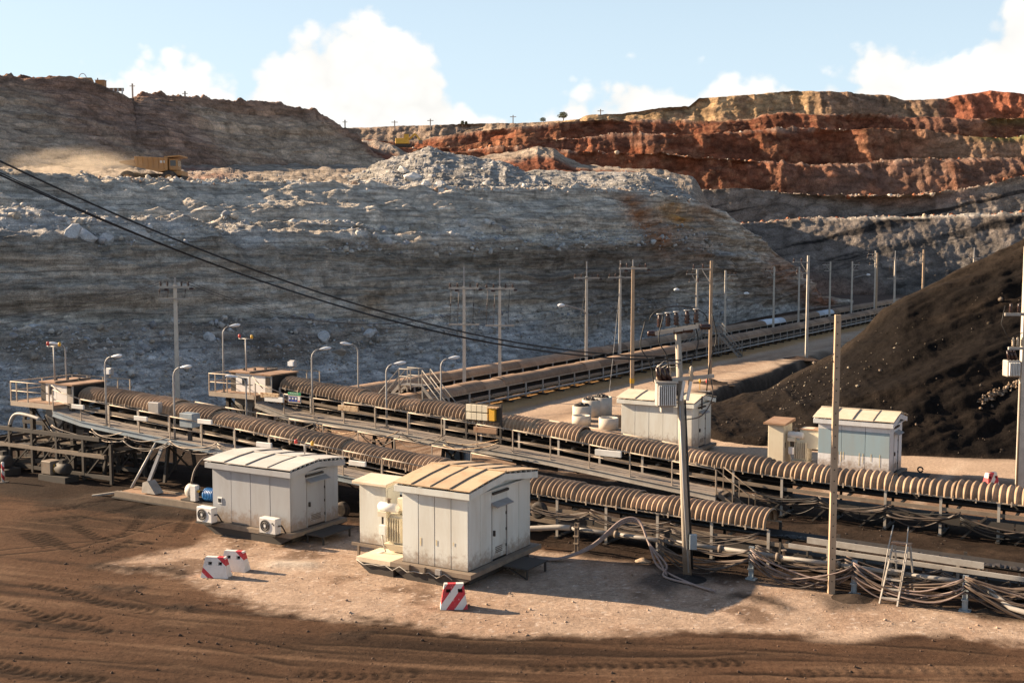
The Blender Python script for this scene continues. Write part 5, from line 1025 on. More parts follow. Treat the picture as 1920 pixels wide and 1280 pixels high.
        for k in range(6):
            for x in (a - ov + .1, b + ov - .16): y = ye * (k + .5) / 6.4; zz = e1 + (e0 - e1) * abs(y / ye) + .04; part('rafter_block', 'white_paint', root, lambda m: m.box(x, x + .06, y - .03, y + .03, zz - .2, zz - .01))
    B('ridge_cap', roof, a - ov2, b + ov2, -.05, .05, e1 + .035, e1 + .06)
    return root, (a, b, c, d, zt)
def sled(root, a, b, c, d, zb, ex=.25, ey=.25):
    """steel skid with upturned bows under a shed"""
    part('sled_deck', 'dusty_steel', root, lambda m: m.box(a - ex, b + ex, c - ey, d + ey, zb - .16, zb - .01))
    for y in (c - ey + .02, d + ey - .3): part('sled_runner', 'dark_steel', root, lambda m: m.hexa([(a + .35, y, .0), (b - .35, y, .0), (b - .35, y + .28, .0), (a + .35, y + .28, .0), (a - ex, y, zb - .165), (b + ex, y, zb - .165), (b + ex, y + .28, zb - .165), (a - ex, y + .28, zb - .165)]))
    part('sled_beam', 'dark_steel', root, lambda m: m.box(a, b, c + .1, d - .1, .06, zb - .17))
    part('base_rail', 'dark_steel', root, lambda m: (m.box(a - .02, b + .02, c - .02, c + .1, zb - .012, zb - .001), m.box(b - .1, b + .02, c, d, zb - .012, zb - .002)))
# A: grey shed with two air conditioners
RA, (a, b, c, d, zt) = shed('mid grey steel shed with pale roof and two air conditioners, beside the pump', -13.66, -9.72, -4.5, -1.7, .46, 2.14, 'shed_grey', 'shed_grey', 'roof_grey', 4, (.95, 2.0, 1.72), 4, .17)
sled(RA, a, b, c, d, .46)
def aircon(root, x, y, z):
    k = part('air_conditioner', 'white_paint', root, lambda m: m.box(x - .4, x + .4, y - .16, y + .16, z, z + .58), .02)
    part('fan_grille', 'dark_steel', k, lambda m: m.lathe((x - .1, y - .175, z + .29), [(.235, 0), (.235, .02)], 20, 'y')); part('fan_ring', 'galv', k, lambda m: [m.tube([(x - .1 + r * math.cos(t * .3927), y - .18, z + .29 + r * math.sin(t * .3927)) for t in range(17)], .008, 4) for r in (.08, .15, .225)])
    part('fan_hub', 'white_paint', k, lambda m: m.lathe((x - .1, y - .19, z + .29), [(.05, 0), (.05, .02)], 10, 'y')); part('badge', 'dark_steel', k, lambda m: (m.box(x + .22, x + .28, y - .166, y - .1605, z + .38, z + .44), m.box(x + .29, x + .34, y - .166, y - .1605, z + .34, z + .4)))
    part('bracket', 'dark_steel', k, lambda m: (m.box(x - .42, x + .42, y - .2, y + .5, z - .06, z - .012),)); part('side_pipe', 'black_cable', k, lambda m: m.tube([(x + .4, y, z + .3), (x + .55, y, z + .34), (x + .62, y + .05, z + .2), (x + .58, y + .2, z + .02)], .03, 6))
aircon(RA, a + .1, c - .42, .5); aircon(RA, b - .62, c - .42, .46)
part('meter_window', 'white_paint', RA, lambda m: m.box(a + .28, a + .52, c - .03, c - .01, 1.15, 1.42), .01); part('meter_glass', 'dark_glass', RA, lambda m: m.box(a + .32, a + .48, c - .04, c - .031, 1.21, 1.36))
part('door_step', 'dark_steel', RA, lambda m: (m.box(b + .27, b + 1.15, -.9, .85, .3, .34), m.box(b + .3, b + .36, -.85, -.79, 0, .3), m.box(b + 1.05, b + 1.11, .7, .76, 0, .3), m.box(b + 1.05, b + 1.11, -.85, -.79, 0, .3)))
part('beacon_bar', 'galv', RA, lambda m: (m.tube([(b - .3, -.2, zt + .6), (b - .3, -.2, zt + .95)], .025), m.tube([(b - .75, -.2, zt + .95), (b + .1, -.2, zt + .95)], .02)))
for x, mt in ((b - .72, 'red_paint'), (b + .08, 'yellow_paint')): part('beacon', mt, RA, lambda m: m.lathe((x, -.2, zt + .96), [(.045, 0), (.06, .03), (.06, .14), (.03, .17)], 10))
# B: pale shed on a long sled with transformer
RBs, (a, b, c, d, zt) = shed('large pale shed with rust stained tan roof, nearest to the camera', -3.68, -1.08, -5.75, -1.66, .52, 2.46, 'shed_pale', 'shed_pale', 'roof_rust', 4, (1.5, 2.45, 1.85), 4, .28)
sled(RBs, a, b, c, d, .52, .3, .3)
part('sled_apron', 'roof_cream', RBs, lambda m: m.box(a - 1.75, a - .31, c - .3, c + 1.5, .36, .51)); part('apron_runner', 'dark_steel', RBs, lambda m: m.hexa([(a - 1.2, c - .28, 0), (a - .2, c - .28, 0), (a - .2, c + 1.4, 0), (a - 1.2, c + 1.4, 0), (a - 1.75, c - .28, .355), (a - .2, c - .28, .355), (a - .2, c + 1.4, .355), (a - 1.75, c + 1.4, .355)]))
part('door_step', 'dark_steel', RBs, lambda m: (m.box(b + .33, b + 1.3, -.4, 1.0, .34, .38), m.box(b + 1.2, b + 1.26, -.35, -.29, 0, .34), m.box(b + 1.2, b + 1.26, .9, .96, 0, .34), m.bar((b + .4, -.3, .33), (b + 1.2, -.3, .02), .04)))
for k in range(3): part('junction_box', 'galv' if k == 2 else 'dusty_steel', RBs, lambda m: m.box(a + .35 + k * .62, a + .55 + k * .62, c - .42, c - .31, .38, .55))
part('cable', 'pale_steel', RBs, lambda m: m.tube([(a - 1.7 + .3 * k, c - .33, .42 - .1 * (k % 2) - .04 * (k % 3)) for k in range(14)], .02, 5))
for k, x in enumerate((.72, 1.35, 2.02)): part('rust_streak', 'rust_stain', RBs, lambda m: m.box(a + x, a + x + .05, c - .011, c - .009, 1.15 + .08 * (k % 3), 1.42))
def transformer(label, s, o, zb, k=1.0):
    t = thing('transformer', label, 'transformer', W(s, o, zb), ROT, 'oil transformers'); q = k
    part('tank', 'cream', t, lambda m: m.box(-.3 * q, .42 * q, -.3 * q, .45 * q, .3 * q, 1.35 * q), .02)
    for i in range(6): part('cooling_fin', 'cream', t, lambda m: m.box((-.24 + .11 * i) * q, (-.21 + .11 * i) * q, -.42 * q, -.3 * q, .38 * q, 1.25 * q))
    part('foot_pan', 'cream', t, lambda m: m.hexa([(-.2 * q, -.3 * q, 0), (.35 * q, -.3 * q, 0), (.35 * q, .3 * q, 0), (-.2 * q, .3 * q, 0), (-.4 * q, -.45 * q, .29 * q), (.5 * q, -.45 * q, .29 * q), (.5 * q, .45 * q, .29 * q), (-.4 * q, .45 * q, .29 * q)]))
    part('oil_conservator', 'white_paint', t, lambda m: m.lathe((-.62 * q, -.35 * q, 1.62 * q), [(.08 * q, 0), (.17 * q, .03 * q), (.17 * q, .8 * q), (.08 * q, .84 * q)], 14, 'x')); part('filler_cap', 'dusty_steel', t, lambda m: m.lathe((-.2 * q, -.35 * q, 1.78 * q), [(.06 * q, 0), (.06 * q, .12 * q), (.09 * q, .13 * q), (.09 * q, .17 * q)], 8))
    part('terminal_box', 'cream', t, lambda m: m.box(.0, .62 * q, -.1, .45 * q, 1.37 * q, 1.95 * q), .02); part('gauge_box', 'white_paint', t, lambda m: m.box(-.52 * q, -.24 * q, -.55 * q, -.43 * q, .62 * q, .98 * q), .01); part('relay_box', 'cream', t, lambda m: m.box(-.6 * q, -.2 * q, -.52 * q, -.3 * q, 1.28 * q, 1.48 * q), .01)
    part('gauge_glass', 'dark_glass', t, lambda m: m.box(-.46 * q, -.38 * q, -.45 * q, -.43 * q, 1.0 * q, 1.26 * q)); part('conduit', 'pale_steel', t, lambda m: m.tube([(-.4 * q, -.5 * q, .62 * q), (-.35 * q, -.52 * q, .3 * q), (-.25 * q, -.5 * q, .02 * q), (-.6 * q, -.6 * q, -.08)], .03, 6))
    return t
def cabinet(label, s0, s1, o0, o1, zb, h, mat, roof, name='switch_cabinet', legs=True, group='switch cabinets'):
    sm, om = (s0 + s1) / 2, (o0 + o1) / 2; t = thing(name, label, 'cabinet', W(sm, om), ROT, group); a, b, c, d = s0 - sm, s1 - sm, o0 - om, o1 - om
    part('body', mat, t, lambda m: m.box(a, b, c, d, zb, zb + h), .015); part('door', mat, t, lambda m: m.box(b + .003, b + .02, c + .06, d - .06, zb + .1, zb + h - .1)); part('front_panel', mat, t, lambda m: m.box(a + .03, b - .03, c - .015, c - .003, zb + .03, zb + h - .05))
    part('roof', roof, t, lambda m: m.hexa([(a - .18, c - .2, zb + h + .0), (b + .14, c - .2, zb + h + .0), (b + .14, d + .12, zb + h + .05), (a - .18, d + .12, zb + h + .05), (a - .18, c - .2, zb + h + .1), (b + .14, c - .2, zb + h + .1), (b + .14, d + .12, zb + h + .2), (a - .18, d + .12, zb + h + .2)]), .01)
    part('handle', 'dark_steel', t, lambda m: m.box(b + .021, b + .05, c + .12, c + .16, zb + h * .45, zb + h * .58))
    if legs: part('stand', 'dusty_steel', t, lambda m: (m.box(a - .3, b + .5, c - .1, c - .02, zb - .1, zb - .005), m.box(a - .3, b + .5, d + .02, d + .1, zb - .1, zb - .005), *[m.box(x - .04, x + .04, y - .04, y + .04, 0, zb - .1) for x in (a, b + .3) for y in (c - .06, d + .06)]))
    return t
cabinet('tall pale cabinet left of the transformer by the large pale shed', -6.4, -5.2, -4.6, -3.8, .55, 2.15, 'shed_pale', 'roof_cream')
transformer('cream transformer with white oil drum between cabinet and large pale shed', -4.55, -4.75, .56, .95)
part('wall_box', 'cream', RBs, lambda m: m.box(a - .3, a - .003, c + .5, c + 1.5, 2.0, 2.55), .01)
# C: cream shed behind the second conveyor
RC, (a, b, c, d, zt) = shed('cream shed behind the second conveyor, with two small beacons on its roof', -8.0, -3.9, 20.5, 23.3, .3, 2.3, 'shed_pale', 'shed_pale', 'roof_cream', 5, (1.0, 1.95, 1.8), 4, .3)
sled(RC, a, b, c, d, .3); part('beacon_bar', 'galv', RC, lambda m: m.box(b - .4, b + .25, .55, .61, zt + .62, zt + .66))
for x, mt in ((b - .35, 'yellow_paint'), (b + .05, 'red_paint')): part('beacon', mt, RC, lambda m: (m.lathe((x, .58, zt + .66), [(.02, 0), (.02, .42), (.06, .43), (.07, .58), (.03, .62)], 8)))
part('roof_bracket', 'dark_steel', RC, lambda m: m.box(b + .2, b + .26, -.6, -.52, zt - .2, zt + .5))
# D: blue banded shed on the right
RD, (a, b, c, d, zt) = shed('white shed with a broad light blue band, in front of the coal stockpile', 3.45, 6.8, 18.35, 20.9, .32, 2.36, 'shed_blue', 'shed_white', 'roof_cream', 3, (.9, 1.8, 1.85), 4, .3, band=True)
sled(RD, a, b, c, d, .32)
for k, x in enumerate((.95, 1.08, 1.2, 1.95, 2.12, 2.5, 2.9)): part('rust_streak', 'rust_stain', RD, lambda m: m.box(a + x, a + x + .035, c - .013, c - .011, .72 + .12 * (k % 3), 1.32))
part('door_step', 'dark_steel', RD, lambda m: (m.box(b + .3, b + 1.5, -.7, .7, .26, .3), m.box(b + .4, b + .46, -.6, -.54, 0, .26), m.box(b + 1.4, b + 1.46, .5, .56, 0, .26))); part('towing_eye', 'dark_steel', RD, lambda m: m.tube([(b + 1.0 + .12 * math.cos(t * .5), .8, .42 + .12 * math.sin(t * .5)) for t in range(13)], .04, 5))
cabinet('tall grey cabinet with rusty lid at the left of the blue banded shed', .95, 1.75, 18.4, 19.7, .3, 2.05, 'cream', 'rust_plate')
transformer('rust marked cream transformer beside the blue banded shed', 2.45, 19.0, .35, .95); part('wall_box', 'cream', RD, lambda m: m.box(a - 1.0, a - .003, c + .35, c + 1.2, 1.25, 2.15), .01); part('box_lid', 'rust_plate', RD, lambda m: m.box(a - 1.04, a - .003, c + .3, c + 1.25, 2.155, 2.2))
cabinet('small blue grey cabinet standing between the two conveyors on the left', -22.4 + 4.4, -17.1, 5.0, 5.6, .0, 1.95, 'blue_steel', 'blue_steel', legs=False)
s, z = VL(853, 748, 12.2); cabinet('blue grey cabinet behind the second conveyor beside a street lamp', s - .6, s + .6, 12.2, 12.8, .0, 2.55, 'blue_steel', 'blue_steel', legs=False)
# control panel frame standing over the second conveyor
s, z = VL(912, 772, 9.3); PN = thing('control_panel', 'panel of white boxes and one yellow box on posts over the conveyor', 'control panel', W(s, 9.05), ROT); zb = z
for x in (-.95, .95): part('post', 'dark_steel', PN, lambda m: m.box(x - .05, x + .05, -.05, .05, deck2(s), zb + .45))
for i in range(4):
    for j in range(2): part('switch_box', 'cream', PN, lambda m: m.box(-.88 + i * .3, -.6 + i * .3, -.16, -.02, zb - .35 + j * .38, zb - .02 + j * .38), .01)
    part('cable_loop', 'pale_steel', PN, lambda m: m.tube([(-.8 + .3 * i + .06 * math.cos(t * .6), -.1, zb - .48 + .08 * math.sin(t * .6)) for t in range(11)], .014, 4))
part('yellow_box', 'yellow_paint', PN, lambda m: m.box(.42, .72, -.2, -.02, zb - .33, zb + .25), .01); part('hood', 'rusty_fixture', PN, lambda m: m.box(.36, .9, -.25, .02, zb + .27, zb + .33)); part('back_board', 'dark_steel', PN, lambda m: m.box(-.92, .92, -.015, .02, zb - .4, zb + .42))

# ---------------------------------------------------------------- barriers
def barrier(label, p, rz, mat, L=.85, h=.78):
    t = thing('barrier', label, 'barrier', p, rz, 'red and white barriers'); w0, w1 = .22, .09
    def body(m):
        def sec(x0, x1, z0, z1):
            k0, k1 = w0 + (w1 - w0) * z0 / h, w0 + (w1 - w0) * z1 / h; i0, i1 = .13 * z0 / h, .13 * z1 / h
            l0 = lambda x, i: x + (i if x < -L / 2 + .01 else (-i if x > L / 2 - .01 else 0))
            m.hexa([(l0(x0, i0), -k0, z0), (l0(x1, i0), -k0, z0), (l0(x1, i0), k0, z0), (l0(x0, i0), k0, z0), (l0(x0, i1), -k1, z1), (l0(x1, i1), -k1, z1), (l0(x1, i1), k1, z1), (l0(x0, i1), k1, z1)])
        q0, q1 = h - .26, h - .15; sec(-L / 2, L / 2, 0, q0 - .001); sec(-L / 2, -.24, q0, q1); sec(-.1, .12, q0, q1); sec(.26, L / 2, q0, q1); sec(-L / 2, L / 2, q1 + .001, h)
    part('body', mat, t, body); part('lifting_slot', 'black_void', t, lambda m: (m.box(-.239, -.101, -.03, .03, h - .259, h - .15), m.box(.121, .259, -.03, .03, h - .259, h - .15))); return t
barrier('front red and white striped barrier near the large pale shed', G(851, 1139), ROT + .62, 'barrier_stripe')
barrier('left one of the two worn barriers in front of the grey shed', G(406, 1080), ROT + .38, 'barrier_stripe_old', .95, .68)
barrier('right one of the two worn barriers in front of the grey shed', G(441, 1068), ROT + .30, 'barrier_stripe_old', .95, .68)
barrier('distant red and white barrier past the conveyor on the right', G(1857, 920), ROT + 1.0, 'barrier_stripe', .8, .85)
# ---------------------------------------------------------------- street lamps
def street_lamp(label, base, top_z, head, mat='galv', group='street lamps on the walkways'):
    """base: world point of the foot, head: world offset (x, y) of the lamp head"""
    t = thing('street_lamp', label, 'street lamp', base, 0.0, group); h = top_z - base[2]; hx, hy = head
    part('foot_plate', 'dusty_steel', t, lambda m: m.box(-.12, .12, -.12, .12, 0, .03))
    pts = [(0, 0, .03), (0, 0, h * .5), (0, 0, h - .42)] + [(hx * .85 * (1 - math.cos(a)) * .9, hy * .85 * (1 - math.cos(a)) * .9, h - .42 + .42 * math.sin(a)) for a in (.4, .8, 1.2, 1.5)]
    part('pole', 'galv', t, lambda m: m.tube(pts, [.05, .045, .04, .035, .032, .03, .03], 8))
    e = Vector(pts[-1]); d = Vector((hx, hy, .12 * math.hypot(hx, hy))).normalized(); L = .62
    def hd(m):
        n = 8; prof = [(0, .03), (.08, .06), (.2, .11), (.38, .14), (.54, .1), (.62, .03)]; up = Vector((0, 0, 1)); sx_ = d.cross(up).normalized(); u2 = sx_.cross(d); vs = []; fs = []
        for x, r in prof:
            for k in range(n): a = 2 * math.pi * k / n; vs.append(e + d * x + sx_ * (r * 1.05 * math.cos(a)) + u2 * (r * .62 * math.sin(a)))
        for i in range(len(prof) - 1):
            for k in range(n): fs.append((i * n + k, i * n + (k + 1) % n, (i + 1) * n + (k + 1) % n, (i + 1) * n + k))
        m.add(vs, fs, True)
    part('lamp_head', 'lamp_white', t, hd); return t
def lamp_on(label, px, py, top_py, o, dirx, diry, zmin=None, reach=.55):
    s, z = VL(px, py, o); p = W(s, o, z if zmin is None else zmin); q = ray(px, top_py); k = p.y / q[1]; street_lamp(label, p, CAM_H + q[2] * k, (dirx * reach, diry * reach))
lamp_on('gooseneck lamp on the nearest walkway, left of its pair', 200, 797, 668, .28, .9, -.3); lamp_on('gooseneck lamp on the nearest walkway, right of its pair', 328, 822, 688, .28, .9, -.3)
lamp_on('tall gooseneck lamp on the platform of the second head station', 420, 733, 612, 8.3, .75, .4, 3.32); lamp_on('gooseneck lamp on the second walkway next to the safety notice', 586, 776, 655, 8.1, .9, .2); lamp_on('gooseneck lamp on the second walkway in front of the crossover stair', 725, 800, 682, 8.1, .9, .1)
lamp_on('slim lamp behind the second conveyor with its head turned left', 672, 728, 645, 11.5, -.8, -.2, deck2(-14)); lamp_on('lamp behind the second conveyor next to the blue grey cabinet', 827, 752, 672, 11.5, .9, .2, deck2(-10)); lamp_on('lamp at the back of the left head station with its head turned left', 124, 700, 645, 3.8, -.55, -.1, 3.32)
lamp_on('short lamp between the conveyors with its pale head turned left', 462, 768, 706, 5.2, -.9, -.3, .0)

# ---------------------------------------------------------------- power poles
def at_v(px, v):
    """plan point on the far-conveyor-parallel line v seen at pixel column px (depth from that line)"""
    k = (px - 960) / FPX; bx, by = O4.x + N4.x * v, O4.y + N4.y * v; u_ = (k * by - bx) / (U4.x - k * U4.y); return bx + U4.x * u_, by + U4.y * u_
def zat(p, px, py): r = ray(px, py); return CAM_H + r[2] * (p[1] / r[1])
def insul(m, c, h=.26, r=.07, n=8):
    m.lathe(c, [(r * .5, 0), (r, h * .12), (r * .6, h * .25), (r, h * .37), (r * .6, h * .5), (r, h * .62), (r * .6, h * .75), (r * .75, h * .88), (r * .3, h)], n)
def shaft(t, h, w0, w1, mat, lean=(0, 0)): return part('shaft', mat, t, lambda m: m.hexa([(-w0 / 2, -w0 * .42, 0), (w0 / 2, -w0 * .42, 0), (w0 / 2, w0 * .42, 0), (-w0 / 2, w0 * .42, 0), (-w1 / 2 + lean[0], -w1 * .42 + lean[1], h), (w1 / 2 + lean[0], -w1 * .42 + lean[1], h), (w1 / 2 + lean[0], w1 * .42 + lean[1], h), (-w1 / 2 + lean[0], w1 * .42 + lean[1], h)]))
WIRE_PTS = {}
def t_pole(key, label, p, ztop, zarm, w=.24, arm=1.15, lower=None, spike=True, lamp=0, zlamp=None, mat='concrete', group='power poles with crossarms'):
    t = thing('power_pole', label, 'power pole', (p[0], p[1], 0), 0.0, group); h = zarm + .12; shaft(t, h, w, w * .75, mat)
    if spike: part('lightning_rod', 'galv', t, lambda m: m.box(-.05, .05, -.05, .05, h, ztop))
    part('crossarm', 'pale_steel', t, lambda m: m.box(-arm, arm, -w * .42 - .1, -w * .42 - .002, zarm - .07, zarm + .07))
    for k, x in enumerate((-arm + .12, -.45, .45, arm - .12)): part('insulator', 'porcelain', t, lambda m: insul(m, (x, -.15, zarm + .07) if k % 3 else (x, -.15, zarm + .07), .3, .075))
    part('strain_insulator', 'porcelain', t, lambda m: m.lathe((arm - .05, -.15, zarm - .1), [(.05, 0), (.09, .04), (.06, .1), (.09, .16), (.06, .22), (.04, .28)], 8, 'x')); part('strain_insulator', 'porcelain', t, lambda m: m.lathe((-.65, -.15, zarm - .16), [(.05, 0), (.09, .04), (.06, .1), (.09, .16), (.06, .22), (.04, .28)], 8, 'x'))
    WIRE_PTS[key] = [Vector((p[0] + x, p[1] - .15, zarm + .37)) for x in (-arm + .12, -.45, .45, arm - .12)]
    if lower:
        part('lower_arm', 'pale_steel', t, lambda m: m.box(-arm, arm, -.2, -.12, lower - .06, lower + .06))
        for x in (-.9, -.35, .75): part('stay_wire', 'thin_wire', t, lambda m: m.tube([(x, -.17, zarm - .05), (x - .12, -.17, lower + .05)], .016, 4)); part('fuse', 'porcelain', t, lambda m: insul(m, (x - .06, -.17, (zarm + lower) / 2), .25, .045, 6))
    if lamp:
        part('lamp_arm', 'galv', t, lambda m: m.tube([(lamp * .1, -.05, zlamp - .75), (lamp * .25, -.1, zlamp - .42), (lamp * 1.5, -.5, zlamp - .05), (lamp * 1.9, -.6, zlamp)], .06, 6)); part('lamp_head', 'lamp_white', t, lambda m: m.lathe((lamp * 2.5 if lamp < 0 else 1.9, -.62, zlamp + .02), [(.06, 0), (.15, .15), (.16, .4), (.06, .6)], 8, 'x'))
    return t
def b_pole(key, label, p, ztop, w=.26, side=-1, mat='concrete', lamp=0, zlamp=None, small=False, group='concrete poles with side brackets', band=False, bracket=True, lean=(0, 0)):
    t = thing('power_pole', label, 'power pole', (p[0], p[1], 0), 0.0, group); shaft(t, ztop, w, w * .78, mat, lean); k = .75 if small else 1.0
    if bracket:
        for z, L in ((ztop - .65 * k, 1.5 * k), (ztop - 1.75 * k, 1.15 * k)):
            part('bracket_arm', 'pale_steel', t, lambda m: m.bar((side * w * .4, 0, z), (side * L, 0, z), .1, .1))
            for x in ((L - .08, L * .45) if z > ztop - 1.2 * k else (L - .08,)): part('insulator', 'porcelain', t, lambda m: insul(m, (side * x, 0, z + .05), .36 * k, .085 * k))
        part('bracket_brace', 'pale_steel', t, lambda m: (m.bar((side * w * .4, 0, ztop - 1.7 * k), (side * .75 * k, 0, ztop - .7 * k), .06)))
        WIRE_PTS[key] = [Vector((p[0] + side * x, p[1], z)) for x, z in ((1.42 * k, ztop - .25 * k), (.68 * k, ztop - .25 * k), (1.07 * k, ztop - 1.35 * k))]
    if lamp:
        part('lamp_arm', 'galv', t, lambda m: m.tube([(lamp * .1, -.05, zlamp - .75), (lamp * .25, -.1, zlamp - .42), (lamp * 1.5, -.5, zlamp - .05), (lamp * 1.9, -.6, zlamp)], .06, 6)); part('lamp_head', 'lamp_white', t, lambda m: m.lathe((lamp * 2.5 if lamp < 0 else 1.9, -.62, zlamp + .02), [(.06, 0), (.15, .15), (.16, .4), (.06, .6)], 8, 'x'))
    if band: part('marker_band', 'yellow_paint', t, lambda m: m.box(-w * .53, w * .53, -w * .46, w * .46, 1.55, 1.85)); part('marker_band', 'black_cable', t, lambda m: m.box(-w * .53, w * .53, -w * .46, w * .46, 1.2, 1.54))
    return t
VP_ = 3.0
for key, px, ptop, parm, plow, lamp, plamp, lb in (('a', 870, 500, 540, 608, 0, None, 'leftmost of the tall crossarm poles between the far conveyors'), ('b', 937, 503, 541, 610, 0, None, 'second crossarm pole from the left between the far conveyors'), ('c', 1100, 490, 521, None, -1, 572, 'crossarm pole with a street lamp arm reaching left'), ('d', 1163, 488, 520, None, 0, None, 'crossarm pole just left of the pole with the yellow band')):
    p = at_v(px, VP_); t_pole(key, lb, p, zat(p, px, ptop), zat(p, px, parm), .26, 1.1, zat(p, px, plow) if plow else None, True, lamp, zat(p, px, plamp) if plamp else None)
p = at_v(1677, VP_); t_pole('e', 'farthest crossarm pole above the crest of the coal stockpile slope', p, zat(p, 1677, 470), zat(p, 1677, 488), .32, 1.3, zat(p, 1677, 522))
p = G(334, 782); t_pole('f', 'lone tall pole with two crossarms behind the nearest conveyor on the left', p, zat(p, 325, 520), zat(p, 325, 538), .26, 1.0, zat(p, 325, 560))
for key, px, ptop, lamp, plamp, lb in (('g', 1307, 505, -1, 543, 'slender pole with lamp arm reaching left and small brackets'), ('h', 1360, 507, 1, 550, 'slender pole rising from the right hand crossover stair, lamp arm to the right'), ('i', 1451, 500, 0, None, 'slender bracket pole standing alone left of the first white cover sheet'), ('j', 1498, 500, 0, None, 'slender bracket pole hidden partly by the pale square pole'), ('k', 1556, 490, 0, None, 'slender bracket pole right behind the nearest square pole top'), ('l', 1597, 490, 1, 515, 'slender pole with lamp arm right, beyond the white cover sheets'), ('m', 1640, 470, 0, None, 'slender pole close behind the brown square pole at the pile slope')):
    p = at_v(px, VP_); b_pole(key, lb, p, zat(p, px, ptop), .24, -1 if lamp <= 0 else 1, 'concrete', lamp, zat(p, px, plamp) if plamp else None, True)
p = G(1185, 752); t_pole('n', 'square concrete pole with yellow band beside the haul road', p, zat(p, 1183, 487), zat(p, 1183, 503), .27, 1.0, None, True, 0, None, 'concrete_warm'); 
part('marker_band', 'yellow_paint', bpy.data.objects[-1] if False else [o for o in COL.objects if o.get('label') == 'square concrete pole with yellow band beside the haul road'][0], lambda m: m.box(-.145, .145, -.12, .12, 1.3, 1.65))
for key, px, py, ptop, mt, lb in (('o', 1331, 717, 489, 'concrete_warm', 'brown square pole at the roadside left of the dark ditch'), ('p', 1512, 670, 479, 'concrete', 'pale square pole at the roadside beyond the dark ditch'), ('q', 1642, 601, 474, 'concrete_warm', 'brown square pole half hidden by the slope of the stockpile')):
    p = G(px, py); b_pole(key, lb, p, zat(p, px, ptop), .27, -1, mt)
p = (59.5, 170); b_pole('r', 'brown bracket pole showing above the stockpile slope, second from right', p, zat(p, 1735, 468), .3, -1, 'concrete_warm'); p = (66, 168); t_pole('s', 'pole tip showing above the stockpile slope, farthest right', p, zat(p, 1815, 464), zat(p, 1815, 484), .26, .9)
# nearest square pole
p = G(1558, 1112); NP = thing('power_pole', 'nearest plain square pole standing in front of the pipeline', 'power pole', p); hN = zat(p, 1560, 590); shaft(NP, hN, .205, .175, 'concrete_warm', (.02, 0))
for k in range(24): part('bolt_hole', 'black_void', NP, lambda m: m.box(-.018, .018, -.09, -.0845, .4 + k * .36, .436 + k * .36))
part('grounding_wire', 'thin_wire', NP, lambda m: m.tube([(-.1, -.1, hN - 1.2), (-.16, -.12, hN - 1.35), (-.1, -.1, hN - 1.5)], .012, 5))
